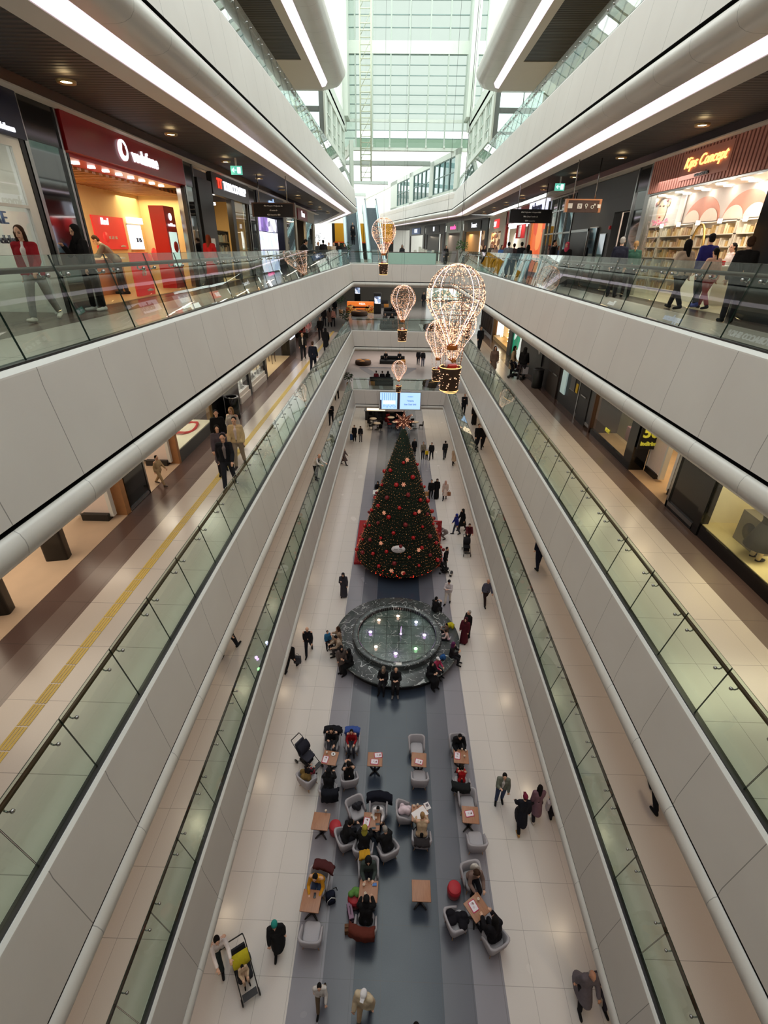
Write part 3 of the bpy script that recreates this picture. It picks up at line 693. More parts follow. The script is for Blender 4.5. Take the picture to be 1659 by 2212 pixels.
# --- right side, third gallery
t = front(1, 11, F3, 'broad black pillar at the right edge beside the accessories shop', 'pillar', 'clad_pillar'); part('body', M_BLACKG, t, 1, (9.5,12.75,-.1,.4,F3,F3+3.9))
t = front(1, 12.9, F3, 'accessories shop front with terracotta ribbed sign and orange neon script', 'shop front')
M_TERRA = mat('terracotta ribs', rgb(188,130,118), .6, var=.06)
part('sign_board', mat('terracotta board', rgb(104,58,54), .6), t, 1, (9,18.9,-.02,.1,F3+3.0,F3+3.85)); part('ribs', M_TERRA, t, 1, *[(9+.15*k,9.09+.15*k,-.07,0,F3+3.0,F3+3.85) for k in range(66)])
part('name_plate', M_TERRA, t, 1, (14.6,16.9,-.09,-.05,F3+3.15,F3+3.78))
stext('Kips Concept', .36, M_NEON, t, 1, 15.75, -.12, F3+3.52, shear=.35, extrude=.015); stext('accessories', .15, M_BLACK, t, 1, 15.75, -.1, F3+3.22)
part('frame', M_STEEL, t, 1, (18.75,18.95,-.03,.2,F3,F3+3.85),(12.75,18.75,-.02,.1,F3+2.95,F3+3.02)); part('window_glass', G_SHOP, t, 1, (16.8,18.75,.04,.05,F3,F3+2.95))
pinkw = mat('dusty pink wall', rgb(212,200,190), .7, var=.03)
part('wall_lining', pinkw, t, 1, (12,25.5,2.9,3.0,F3,F3+3.6),(25.4,25.5,.3,2.9,F3,F3+3.6),(11.9,12,.3,2.9,F3,F3+3.6)); part('ceiling_panel', paint(226,214,196), t, 1, (12,25.5,.15,2.95,F3+3.32,F3+3.36))
ld = MB()
for k in range(27): ld.lathe([(0,0),(.13,0),(.13,.04),(0,.04)], (sx(1,1.65+(k%3)*.5), 13.2+k*.43, F3+3.28), seg=12)
for k in range(5): ld.lathe([(0,0),(.06,0),(.06,.12),(0,.12)], (sx(1,2.2), 17+k*1.3, F3+2.2), seg=10)
o = ld.build('downlights', M_COOL, t); o.location = -t.location
arc = MB()
for c in (20.8,18.3,15.9):
    pts = [(c+1.15*math.cos(PI*k/16), 1.15*math.sin(PI*k/16)*.68) for k in range(17)]
    arc.add([(sx(1,2.88),y,F3+2.35+z) for y, z in pts]+[(sx(1,2.9),y,F3+2.35+z) for y, z in pts], [tuple(range(17)), tuple(range(33,16,-1))]+[(k,k+17,k+18,k+1) for k in range(16)])
o = arc.build('pink_arches', paint(214,150,128), t); o.location = -t.location
arc = MB()
for c in (21.4,20.25,18.85,17.75,16.5,15.3):
    pts = [(c+.55*math.cos(PI*k/12), .55*math.sin(PI*k/12)*.72) for k in range(13)]; arc.add([(sx(1,2.86),y,F3+2.35+z) for y, z in pts], [tuple(range(13))])
o = arc.build('cream_arches', paint(232,218,200), t); o.location = -t.location
area((SHR+1.3,17,F3+3.26), 7, 210, (1,.93,.84), 2.4); area((SHR+2.2,23.3,F3+3.26), 2, 40, (1,.95,.9), 1)  # second lamp added to brighten the face poster, standing in for unseen spots
sfloor(1, 9, 25.4, F3, paint(206,190,160,.3), 0, 3)
def poster(lab, side, y0, y1, d, z0, z1, m): return sboard('wall_poster', lab, 'poster', side, y0, y1, d, z0, z1, m)
t = poster('large poster of a woman\'s face with flowers on the accessories shop wall', 1, 22.1, 25.2, 2.8, F3+2.3, F3+3.3, paint(226,220,214))
fc = MB(); fc.sphere((-.03,.1,.52), (.015,.4,.44), u=20, v=14); fc.build('face_print', paint(236,206,176), t)
fl = MB()
for k in range(26):
    a = random.uniform(0,PI); fl.sphere((-.035,.1+.5*math.cos(a)*random.uniform(.7,1.3),.75+.42*math.sin(a)*random.uniform(.6,1.05)), (.012,.09,.08), u=8, v=6, m=random.randrange(3))
fl.build('flower_print', [paint(214,160,110), paint(140,90,96), paint(226,200,160)], t)
fl = MB()
for k in range(30): fl.sphere((-.035,random.uniform(-.6,.75),random.uniform(.05,.25)), (.012,.08,.04), u=8, v=5, m=k%2)
fl.build('pink_petal_print', [paint(236,130,160), paint(240,180,196)], t)
fl = MB(); fl.sphere((-.045,.0,.72),(.01,.09,.035),u=8,v=6); fl.sphere((-.045,.3,.74),(.01,.07,.03),u=8,v=6); fl.sphere((-.045,.14,.33),(.01,.11,.035),u=8,v=6,m=1); fl.build('eyes_and_mouth_print', [paint(84,60,50), paint(180,80,70)], t)
for k in range(5):
    shelf_unit('pale accessory shelves, %s bay counted from the far corner of the terracotta shop' % ['first','second','third','fourth','fifth'][k], 1, 25.2-2.5*(k+1), 25.2-2.5*k-.08, 2.4, F3, 2.3,
               [paint(236,214,168), paint(214,176,110), paint(240,226,200), paint(196,160,120)], m=paint(238,226,204), n=6)
t = thing('till_counter', 'pale till counter inside the accessories shop', 'counter', (SHR+1.2,16.3,F3)); mb = MB(); mb.box((-.3,-.9,0),(.3,.9,1)); mb.build('body', paint(232,226,214), t); mb = MB(); mb.box((-.33,-.95,1),(.33,.95,1.04)); mb.build('counter_top', M_WHITE, t); mb = MB(); mb.box((-.15,-.5,1.04),(.1,.3,1.16)); mb.build('red_tray', M_RED, t)
t = thing('oval_mirror', 'tall gold framed oval mirror standing in the accessories shop', 'mirror', (SHR+1.5,18.0,F3)); mb = MB(); mb.tube([(0,.42*math.cos(a),1.2+.95*math.sin(a)) for a in [2*PI*k/24 for k in range(24)]], .035, closed=True, seg=6); mb.build('frame', mat('gold frame', rgb(200,160,90), .3, .8), t); mb = MB(); mb.tube([(0,0,0),(0,0,.27)], .03); mb.cbox((0,0,.02),(.3,.5,.04)); mb.build('stand', mat('gold frame', rgb(200,160,90)), t)
mirror_pillar(1, 19.0, 20.0, 'mirror clad pillar left of the terracotta shop')
M_GW = mat('charcoal tile wall', rgb(74,76,78), .5, var=.06, scale=3)
mb = MB(); sb(mb, 1, 20.05, 20.1, 0, .3, F3, F3+3.8); sb(mb, 1, 21.5, 26.4, 0, .3, F3, F3+3.8); sb(mb, 1, 20.05, 21.5, 0, .3, F3+2.65, F3+3.8); sb(mb, 1, 20.05, 26.4, -.005, .3, F3+3.1, F3+3.11); struct('wall_right_panel', mb, M_GW)
mb = MB(); sb(mb, 1, 20.05, 21.5, .35, .45, F3, F3+2.65); d_ = struct('door_1', mb, M_BLACK); mb = MB(); sb(mb, 1, 20.15, 20.25, .28, .35, F3+1, F3+1.1); mb.build('door_handle', M_STEEL, d_)
mb = MB(); sb(mb, 1, 24.0, 26.2, -.02, .0, F3, F3+2.1); d_ = struct('door_2', mb, mat('dark lift door', rgb(40,40,42), .3, .5)); mb = MB(); sb(mb, 1, 23.92, 24.0, -.04, .0, F3, F3+2.2); sb(mb, 1, 23.92, 26.28, -.04, 0, F3+2.1, F3+2.2); mb.build('door_frame', M_STEEL, d_)
t = sboard('info_screen', 'upright information screen on the charcoal wall, left of the pair', 'screen', 1, 22.75, 23.55, -.1, F3+.3, F3+2.2, M_MIRROR, frame=M_WHITE); t = sboard('info_screen', 'lower framed panel on the charcoal wall beside the dark doorway', 'screen', 1, 21.8, 22.4, -.06, F3+.6, F3+1.95, M_MIRROR, frame=M_STEEL)
mb = MB(); mb.box((-.06,-.06,0),(0,.06,.12)); o = mb.build('fire_call_point', M_RED); o.location = (SHR-.001,21.6,F3+2.1); tag(o, 'small red fire call point on the charcoal wall', 'call point')
t = front(1, 26.5, F3, 'tall window wall with steel mullions between charcoal wall and white shop sign', 'window wall', 'window_wall')
part('mullion', M_STEEL, t, 1, *[(y,y+.07,-.04,.1,F3,F3+3.7) for y in (26.45,27.6,28.8,29.2,30.3,31.0)],(26.45,31,-.03,.1,F3+2.1,F3+2.17),(26.45,31,-.03,.1,F3+3.1,F3+3.16)); part('glass', G_DARK, t, 1, (26.5,31,.02,.03,F3,F3+3.7)); part('back_panel', paint(90,74,50), t, 1, (26.5,31,2.5,2.6,F3,F3+3.7))
t = front(1, 31.1, F3, 'electronics shop front with white sign and orange lit window', 'shop front')
part('sign_board', glow('white sign board', (.82,.84,1), 1.0), t, 1, (31.1,35.0,-.15,.05,F3+3.2,F3+3.85)); stext('teknosa', .72, mat('navy letters', rgb(30,36,90), .4), t, 1, 33.0, -.18, F3+3.5, bold=.012)
part('orange_window', poster_mat('orange window', [(.75,.1,.02),(.8,.14,.03),(.7,.08,.02),(.9,.3,.08)], 1.2, .7), t, 1, (31.4,34.6,.1,.2,F3+.2,F3+3.0)); part('frame', paint(206,190,160), t, 1, (31.1,31.4,-.05,.2,F3,F3+2.4),(34.6,35,-.02,.2,F3,F3+3.2))
t = front(1, 36, F3, 'red shop front with pale script sign and a red flag', 'shop front')
part('sign_board', mat('brick red front', rgb(170,46,44), .4), t, 1, (35.1,42.5,-.05,.1,F3+3.05,F3+3.85),(42.2,42.5,-.05,.1,F3,F3+3.85)); part('name_plate', glow('lilac plate', (.75,.72,.8), .6), t, 1, (37.8,41.2,-.1,0,F3+3.05,F3+3.85)); stext('Tekstil', .72, M_LETTER, t, 1, 39.6, -.14, F3+3.45, shear=.2)
part('wall_lining', mat('red interior', rgb(180,40,36), .5), t, 1, (35.1,42.4,1.6,1.7,F3,F3+3.1)); part('screens', M_SCREEN, t, 1, (35.8,37.6,.9,.95,F3+.8,F3+2.4)); part('flag', mat('red flag', rgb(200,20,24), .7), t, 1, (38.2,41.1,.5,.52,F3+2.1,F3+2.95))
stext('☪', .7, M_WHITE, t, 1, 39.7, .46, F3+2.5); area((SHR+.8,39,F3+3), 3, 60, (1,.85,.8), 1)
t = front(1, 43.8, F3, 'cream shop front with a small red and white sign', 'shop front')
part('facade', paint(196,190,174), t, 1, (42.6,50,-.05,.1,F3+2.7,F3+3.9),(42.6,44.2,-.05,.1,F3,F3+2.7),(49.4,50,-.05,.1,F3,F3+2.7)); part('red_sign', glow('red sign', (.8,.04,.04), 1), t, 1, (45.2,47.2,-.12,-.05,F3+2.95,F3+3.55)); stext('SNV', .55, M_LETTER, t, 1, 46.6, -.15, F3+3.2); part('wall_lining', paint(240,232,214), t, 1, (43,50,1.8,1.9,F3,F3+3)); area((SHR+1,47,F3+2.6), 3, 120, (1,.95,.85), 1)
blank(1, 4, 50, F3+3.83, ZC+.02, M_SOFFIT, .04, 'trim_91')
# --- shops along the wing, right-hand side beyond the corner (third gallery)
WP = (SHR, 50.2)
def wfront(lab, t0, t1, base, sign, letters, lm, inner, sgn_c=None):
    a = wing(WP, t0, 0, F3); t = thing('shop_front', lab, 'shop front', a, math.atan2(DIAG.y, DIAG.x)); L = t1-t0
    mb = MB(); mb.box((0,-.1,2.9),(L,.05,3.9)); mb.box((0,-.1,0),(.5,.05,2.9)); mb.box((L-.5,-.1,0),(L,.05,2.9)); mb.build('facade', base, t)
    mb = MB(); mb.box((L*.25,.05,3.05),(L*.8,.1,3.75)); mb.build('sign_board', sign, t)
    mb = MB(); mb.box((0,-2.0,0),(L,-1.9,3.2)); mb.build('wall_lining', inner, t)
    if letters: text(letters, .62, lm, t, (L*.52,.13,3.4), (PI/2,0,PI), 'lettering', .02)
    area(wing(WP, (t0+t1)/2, 1.0, F3+2.8), 2, 55, (1,.85,.65), 1); return t
wfront('black and tan shop front with white lettering where the gallery bends', .3, 6.5, M_DARK, M_BLACK, 'bvaat', M_LETTER, poster_mat('round goods', [rgb(110,66,40),rgb(200,150,100),rgb(90,50,30),rgb(230,200,160)], 3, .3))
wfront('pale shop front with a pink neon sign past the bend', 7, 12, paint(176,186,180), paint(160,172,166), 'wondo', glow('pink neon', (1,.1,.35), 1.6), mat('ochre wall', rgb(190,140,80), .6))
wfront('dark grey shop front with a small white square sign past the bend', 12.6, 20, mat('slate front', rgb(74,80,86), .5), mat('slate board', rgb(64,70,78), .5), '■', M_LETTER, paint(130,120,116))
wfront('dark far shop front with a blue lit menu board above the cafe', 20.6, 28, M_DARK, mat('blue board', rgb(70,110,180), .4), 'CAFE', M_LETTER, M_BLACK)
# left of the escalators: bright opening and yellow shop boxes
t = thing('yellow_shop', 'far shop with a row of yellow panels behind the escalators', 'shop front', (-8.3,71.5,F3))
for k in range(6):
    mb = MB(); mb.box((k*1.25,0,2.05),(k*1.25+1.2,.2,4.1)); mb.build('yellow_panel', mat('yellow panel', rgb(226,160,20), .5), t)
mb = MB(); mb.box((-.1,-.05,1.9),(7.5,.25,2.05)); mb.build('orange_edge', mat('orange edge', rgb(220,90,20), .5), t); mb = MB(); mb.box((-.4,.3,0),(7.6,.5,4.1)); mb.build('back_wall', M_BLACK, t)
mb = MB(); mb.box((-15,72,F3),(-8.8,72.2,F3+4)); win_no[0] += 1; struct('window_%d' % win_no[0], mb, glow('bright daylight opening', (.95,1,1), 1.6))
mb = MB(); mb.box((-12.2,48.3,F3),(-7.6,48.6,ZC)); struct('wall_left_return', mb, M_GREYW)
# --- second gallery, left side
Z2T = 3.5
mb = MB(); sb(mb, -1, 4, 48, .0, .1, F2+Z2T, F2+4.2); sb(mb, 1, 4, 50, 0, .1, F2+Z2T, F2+4.2); struct('trim_92', mb, M_DARK)
sfloor(-1, 4, 15.1, F2, mat('travertine shop floor', rgb(200,174,148), .45, var=.14, scale=1.6), 0, 4.4)
t = front(-1, 5, F2, 'clothing shop opening with travertine floor at the left edge', 'shop front')
part('wood_pillar', M_WOOD, t, -1, (11.42,11.62,0,.35,F2,F2+Z2T),(15.05,15.2,0,.5,F2,F2+Z2T)); part('dark_glass_door', mat('dark glass leaf', rgb(20,24,22), .08, var=.1), t, -1, (11.7,12.8,.02,.06,F2+.12,F2+Z2T)); part('door_rail', M_STEEL, t, -1, (11.65,12.85,0,.08,F2,F2+.12),(12.78,12.85,0,.08,F2,F2+Z2T)); part('wall_lining', paint(232,206,182), t, -1, (4,15.1,4.0,4.1,F2,F2+Z2T))
area((SHL-2,8,F2+3.2), 4, 120, (1,.84,.64), 3); area((SHL-2,13.6,F2+3.2), 2, 60, (1,.84,.64), 2)
def gate(lab, x, y, z, rz=0, col=None):
    t = thing('security_gate', lab, 'security gate', (x,y,z), rz)
    mb = MB(); mb.box((-.5,-.06,.18),(.5,.06,1.6)); mb.build('panel', col or paint(236,220,212), t)
    mb = MB(); mb.box((-.52,-.08,.1),(-.42,.08,1.65)); mb.box((.42,-.08,.1),(.52,.08,1.65)); mb.box((-.52,-.08,1.6),(.52,.08,1.66)); mb.build('frame', M_WHITE, t)
    mb = MB(); mb.box((-.3,-.2,0),(.42,.12,.2)); mb.build('base', M_BLACK, t); return t
gate('white security gate with black foot beside the dark glass door, nearer one', -8.1, 11.25, F2); gate('white security gate with black foot beyond the running child', -8.1, 15.0, F2)
for y, lab in ((9.3,'black price totem standing on the travertine floor'),(7.35,'black price totem at the left edge of the travertine floor')):
    t = thing('price_totem', lab, 'sign', (-7.95,y,F2), .2); mb = MB(); mb.rbox((0,0,.85),(.5,.28,1.7),.06); mb.build('body', M_BLACK, t)
    mb = MB()
    for k in range(5): mb.box((-.14,-.146,1.1+k*.09),(.16,-.141,1.12+k*.09)); mb.box((.251,-.1,1.1+k*.09),(.256,.1,1.12+k*.09))
    mb.build('white_print', M_WHITE, t)
t = front(-1, 15.2, F2, 'lit white shop window with red ribbon and clothed legs on its plinth', 'shop window', 'shop_window')
part('plinth', paint(236,230,210), t, -1, (15.2,18.5,.03,2,F2,F2+.45)); part('back_wall', paint(238,226,200), t, -1, (15.2,18.5,1.9,2,F2,F2+Z2T)); part('kick_panel', mat('dark kick panel', rgb(70,72,70), .3), t, -1, (15.2,18.5,0,.03,F2,F2+.42)); part('window_glass', G_SHOP, t, -1, (15.2,18.5,.01,.02,F2+.45,F2+Z2T)); part('gold_frame', mat('brass', rgb(120,96,60), .35, .7), t, -1, (18.5,18.65,-.02,.2,F2,F2+Z2T))
area((SHL-.9,16.8,F2+3.3), 2.5, 110, (1,.9,.72), 1.2)
rb = MB(); pts = [(SHL-.6-.35*math.cos(a), 17.4+.7*math.sin(a), F2+.5+.04*math.sin(3*a)) for a in [k*.32 for k in range(22)]]
rb.tube(pts, .05, seg=5); o = rb.build('ribbon', mat('red ribbon', rgb(200,30,32), .5)); tag(o, 'curled red ribbon lying on the white shop window plinth', 'ribbon')
def mannequin_legs(lab, x, y, z, trousers, top=None, h=1.0, shoe=(40,40,42)):
    t = thing('mannequin', lab, 'mannequin', (x,y,z))
    for s in (-1, 1):
        mb = MB(); mb.tube([(0,s*.1,.05),(.03,s*.1,.45*h),(0,s*.09,.9*h)], [.05,.07,.1], seg=8); mb.build('leg', trousers, t); mb = MB(); mb.sphere((.06,s*.1,.04),(.13,.05,.045),u=8,v=6); mb.build('shoe', cloth(*shoe), t)
    mb = MB(); mb.lathe([(.0,.82*h),(.17,.84*h),(.15,1.05*h),(.2,1.35*h),(.1,1.48*h),(0,1.5*h)], seg=14); mb.build('torso', top or trousers, t); mb = MB(); mb.sphere((0,0,1.65*h),(.09,.08,.12)); mb.tube([(0,0,1.45*h),(0,0,1.58*h)], .045); mb.build('head', paint(226,212,196), t)
    for s in (-1, 1): mb = MB(); mb.tube([(0,s*.2,1.4*h),(.02,s*.25,1.1*h),(.06,s*.23,.85*h)], [.055,.045,.03], seg=7); mb.build('arm', top or trousers, t)
    return t
mannequin_legs('mannequin in dark grey trousers at the near end of the white shop window', SHL-.7, 15.6, F2+.45, cloth(70,78,78)); mannequin_legs('mannequin in white trousers beside the red ribbon', SHL-.9, 16.9, F2+.45, cloth(220,220,212), cloth(120,124,120))
t = thing('display_box', 'grey display box on the white shop window plinth', 'box', (SHL-.75,16.05,F2+.45)); mb = MB(); mb.rbox((0,0,.25),(.25,.35,.5),.03); mb.build('body', paint(150,154,146), t); mb = MB(); mb.box((-.1,-.15,.5),(.1,.15,.52)); mb.build('lid', paint(170,172,166), t)
t = thing('litter_bin', 'tall round black bin by the brass framed shop window', 'bin', (-7.0,20.1,F2)); mb = MB(); mb.lathe([(.28,0),(.3,.05),(.3,.9),(.26,.95),(.2,.9)], seg=20); mb.build('body', M_BLACKG, t); mb = MB(); mb.lathe([(.22,.93),(.31,.94),(.31,.98),(.22,.97)], seg=20, caps=False); mb.build('rim', M_STEEL, t)
blank(-1, 18.65, 22.2, F2, F2+Z2T, M_BLACKG, -.02, 'wall_left_panel')
for k, (a, b) in enumerate(((22.3,23.9),(24.5,27.2))):
    t = front(-1, a, F2, ['narrow','wide'][k]+' sparkling jewellery window with stepped white base', 'shop window', 'shop_window')
    part('stepped_base', paint(236,230,222), t, -1, (a,b,0,1.2,F2+.3,F2+.5),(a-.03,b+.03,-.06,1.2,F2,F2+.3)); part('back_wall', glow('white back wall', (1,.96,.9), .6), t, -1, (a,b,1.2,1.3,F2,F2+Z2T)); part('window_glass', G_SHOP, t, -1, (a,b,.01,.02,F2+.5,F2+Z2T)); part('post', M_BLACKG, t, -1, (b,b+.35,-.05,.3,F2,F2+Z2T))
    mb = MB()
    for q in range(60): mb.cbox((sx(-1,random.uniform(.1,1)),random.uniform(a+.1,b-.1),F2+.5+random.uniform(.02,.16)),(random.uniform(.04,.12),random.uniform(.04,.12),random.uniform(.05,.3)), random.randrange(2), random.uniform(0,3))
    o = mb.build('jewellery', [paint(240,240,240), paint(150,150,150)], t); o.location = -t.location; o['kind'] = 'stuff'
    area((SHL-.6,(a+b)/2,F2+3.2), b-a, 70, (1,.95,.88), .8)
t = front(-1, 27.6, F2, 'open shop with pale floor and a bright screen past the jewellery windows', 'shop front'); part('wall_lining', paint(226,200,150), t, -1, (27.6,38,3,3.1,F2,F2+Z2T)); part('screen_pillar', M_BLACKG, t, -1, (34.0,36.2,-.05,.5,F2,F2+Z2T)); part('screen', M_SCREEN, t, -1, (34.3,35.9,-.08,-.05,F2+1.0,F2+2.6))
sfloor(-1, 27.6, 34, F2, M_BEIGEF, 0, 3); area((SHL-1.4,30.5,F2+3.2), 3, 110, (1,.85,.6), 1.6)
for k, y in enumerate((29.3,31.6)):
    t = thing('clothes_rail', ['low metal frame stand in the pale floored shop, nearer one','taller metal frame stand by the bright screen pillar'][k], 'rack', (-7.9,y,F2)); h = (.9,1.5)[k]
    mb = MB(); mb.tube([(0,-.4,0),(0,-.4,h),(0,.4,h),(0,.4,0)], .025, seg=6); mb.build('hoop', M_BROWN, t); mb = MB(); mb.tube([(-.4,-.4,0),(-.4,-.4,h),(-.4,.4,h),(-.4,.4,0)], .025, seg=6); mb.build('rear_hoop', M_BROWN, t)
t = front(-1, 38, F2, 'dark shop with red goods and a bright spotlight near the far end', 'shop front'); part('wall_lining', mat('maroon wall', rgb(70,30,28), .5), t, -1, (38,48,1.4,1.5,F2,F2+Z2T)); part('black_plinth', M_BLACKG, t, -1, (41.5,47.5,-.05,1.2,F2,F2+.4)); part('red_goods', poster_mat('red goods', [rgb(190,40,40),rgb(220,120,120),rgb(60,20,20),rgb(230,200,190)], 4), t, -1, (41.8,45,.2,.8,F2+.4,F2+1.8)); part('spotlight', M_COOL, t, -1, (46,46.2,.1,.3,F2+2,F2+2.2)); area((SHL-.7,43,F2+3), 3, 60, (1,.8,.7), .8)
# yellow tactile paving strip, second gallery left
mb = MB()
for k in range(106):
    y = 1+k*.42
    for j in range(4): mb.box((-5.78+j*.052,y,F2),(-5.78+j*.052+.036,y+.395,F2+.008))
o = mb.build('tactile_strip', mat('yellow tactile rubber', rgb(214,184,84), .5)); tag(o, 'yellow ribbed tactile paving strip along the left second gallery', 'tactile paving')
# --- second gallery, right side
t = front(1, 8, F2, 'lit fashion shop window with grey stone blocks at the right edge', 'shop window', 'shop_window')
part('platform', paint(232,214,160), t, 1, (5,11.2,.05,2.4,F2,F2+.35)); part('kick_panel', M_BLACKG, t, 1, (5,11.3,0,.05,F2,F2+.33)); part('back_wall', paint(236,224,190), t, 1, (5,11.3,2.4,2.5,F2,F2+Z2T),(11.2,11.3,.1,2.4,F2,F2+Z2T)); part('post', M_BLACKG, t, 1, (11.1,11.35,-.03,.2,F2,F2+Z2T)); part('window_glass', G_SHOP, t, 1, (5,11.1,.02,.03,F2+.35,F2+Z2T)); area((SHR+1.2,8.8,F2+3.3), 4, 190, (1,.86,.56), 1.8)
def stone_block(lab, x, y, z, d, hole=None, rz=0):
    t = thing('stone_block', lab, 'display block', (x,y,z), rz); mb = MB(); mb.box((-d[0]/2,-d[1]/2,0),(d[0]/2,d[1]/2,d[2])); mb.build('block', mat('grey stone', rgb(128,118,100), .8, var=.12, scale=8), t)
    mb = MB()
    if hole == 'disc': mb.lathe([(0,0),(.22,0),(.22,.012),(0,.012)], seg=24, T=Matrix.Translation((-d[0]/2,0,d[2]/2)) @ Matrix.Rotation(-PI/2,4,'Y'))  # flat black disc painted for the shade inside a round hole
    else:
        for k in (-1, 1): mb.add([(-d[0]/2-.008,k*.18-.14,d[2]*.1),(-d[0]/2-.008,k*.18+.14,d[2]*.1),(-d[0]/2-.008,k*.18,d[2]*.75)], [(0,1,2),(2,1,0)])
    mb.build('recess', M_BLACK, t); return t
stone_block('grey stone cube with a round recess painted dark in the right shop window', SHR+.9, 10.05, F2+.35, (.9,.85,.8), 'disc'); stone_block('smaller grey block with dark triangles on top of the stone cube', SHR+1.1, 10.05, F2+1.15, (.7,.8,.35)); stone_block('topmost grey block with a half round recess painted dark above the triangles', SHR+1.2, 10.0, F2+1.5, (.6,.8,.5), 'disc'); stone_block('rough grey block at the right edge of the shop window', SHR+.7, 8.4, F2+.35, (.6,.7,1.1))
mannequin_legs('mannequin in a dark grey skirt beside the grey stone cube', SHR+.36, 9.5, F2+.35, cloth(214,196,164), cloth(70,68,66), 1.0, (30,30,32)); mb = MB(); mb.lathe([(.16,.95),(.24,.7),(.34,.35),(.33,.34)], seg=16, caps=False); o = mb.build('skirt', cloth(74,72,70), None); o.parent = bpy.data.objects['mannequin.002'] if 'mannequin.002' in bpy.data.objects else None
t = front(1, 11.4, F2, 'dark glass leaf in a steel frame beside the lit window', 'shop front'); part('leaf', mat('dark glass leaf', rgb(20,24,22)), t, 1, (11.4,12.75,.02,.06,F2+.2,F2+Z2T)); part('frame', M_STEEL, t, 1, (12.72,12.82,-.02,.1,F2,F2+Z2T),(11.4,12.8,-.02,.1,F2+.08,F2+.2)); part('sill', M_BLACKG, t, 1, (11.4,12.8,-.02,.1,F2,F2+.08))
sfloor(1, 12.8, 19.2, F2, mat('oak shop floor', rgb(186,158,128), .4, var=.15, scale=3), 0, 4.3)
t = front(1, 12.8, F2, 'clothing shop entrance with wood floor and a black sale post', 'shop front'); part('wall_lining', paint(206,160,110), t, 1, (12.8,15.4,4.2,4.3,F2,F2+Z2T)); part('black_post', M_BLACKG, t, 1, (15.4,15.95,-.02,.5,F2,F2+Z2T)); part('shelf_block', M_WOOD, t, 1, (13.2,15,2.6,3.1,F2,F2+1.2)); area((SHR+2,14.4,F2+3.3), 3, 130, (1,.75,.42), 2.4)
t = thing('sale_sign', 'black sale sign with yellow figures 50 hanging on the black post', 'sign', (SHR+.34,15.3,F2+.82)); mb = MB(); mb.box((-.32,-.03,0),(.32,.03,.9)); mb.build('panel', M_BLACK, t); LY = glow('yellow print', (.75,.72,.08), .15)
text('50', .52, LY, t, (0,-.05,.58), ROT_F, bold=.012); text('indirim', .19, LY, t, (0,-.05,.2), ROT_F, bold=.006)
gate('white security gate beside the black sale sign', 8.75, 14.95, F2, PI/2); gate('dark backed security gate against the dark glass leaf', 8.7, 13.15, F2, PI/2+.2, paint(120,108,104))
t = front(1, 16, F2, 'warm shop window with a pink and yellow sticker and a mannequin', 'shop window', 'shop_window'); part('window_glass', G_SHOP, t, 1, (15.95,19.2,.02,.03,F2,F2+Z2T)); part('screen_wall', mat('taupe screen', rgb(120,112,86), .6), t, 1, (17.2,19.2,1.1,1.2,F2,F2+Z2T)); part('kick_panel', M_BLACKG, t, 1, (15.95,19.25,-.02,.1,F2,F2+.2)); stext('HO!', .2, LY, t, 1, 17.7, 0, F2+.62); area((SHR+.8,17.4,F2+3.2), 2, 80, (1,.8,.5), 1)
mannequin_legs('mannequin in a cream knitted top behind the warm shop window', SHR+.7, 16.7, F2, cloth(214,190,160), cloth(236,214,180)); t = thing('handbag', 'mauve bag standing by the mannequin in the warm shop window', 'bag', (SHR+.6,17.2,F2+.45)); mb = MB(); mb.rbox((0,0,.25),(.14,.3,.5),.03); mb.build('body', cloth(150,110,120), t); mb = MB(); mb.tube([(0,.1*math.cos(a),.5+.14*math.sin(a)) for a in [PI*k/8 for k in range(9)]], .01, seg=5); mb.build('handle', M_BROWN, t)
t = front(1, 19.3, F2, 'brown framed post with a narrow dark window panel', 'shop front'); part('post', M_BROWN, t, 1, (19.26,19.38,-.06,.2,F2,F2+Z2T)); part('dark_panel', M_DARK, t, 1, (19.4,21.3,0,.1,F2+.25,F2+Z2T)); part('frame', M_STEEL, t, 1, (21.2,21.3,-.03,.12,F2,F2+Z2T),(19.35,21.25,-.02,.1,F2+.12,F2+.25))
mb = MB(); sb(mb, 1, 21.3, 33, .05, .3, F2, F2+Z2T); struct('wall_right_panel', mb, mat('near black wall', rgb(40,40,42), .4))
mb = MB(); sb(mb, 1, 19.95, 21.1, -.03, .0, F2, F2+2.3); d_ = struct('door_3', mb, M_BLACK); mb = MB(); sb(mb, 1, 20.2, 20.8, -.09, -.05, F2+1.15, F2+1.2); mb.build('push_bar', M_STEEL, d_)
mb = MB(); sb(mb, 1, 24.3, 26.0, -.02, .05, F2, F2+2.3); d_ = struct('door_4', mb, mat('dark brown door', rgb(52,44,40), .4)); mb = MB(); sb(mb, 1, 25.2, 25.9, -.09, -.05, F2+1.1, F2+1.16); sb(mb, 1, 24.4, 25.05, -.09, -.05, F2+1.1, F2+1.16); mb.build('push_bar', M_STEEL, d_)
t = sboard('directory_board', 'narrow pale green directory board on the near black wall', 'sign', 1, 23.05, 23.7, -.04, F2+.55, F2+2.3, glow('pale green board', (.45,.6,.58), .35)); ltext(t, 'i', .3, M_WHITE, 1, 0, 1.3)
t = sboard('hatch_panel', 'grey service hatch on the near black wall beside the yellow notice', 'panel', 1, 22.0, 22.6, .02, F2+1.0, F2+2.1, mat('grey hatch', rgb(90,92,94), .4), frame=M_STEEL); t = sboard('notice', 'small yellow notice on the near black wall', 'notice', 1, 21.6, 21.85, .03, F2+1.0, F2+1.4, paint(214,180,30))
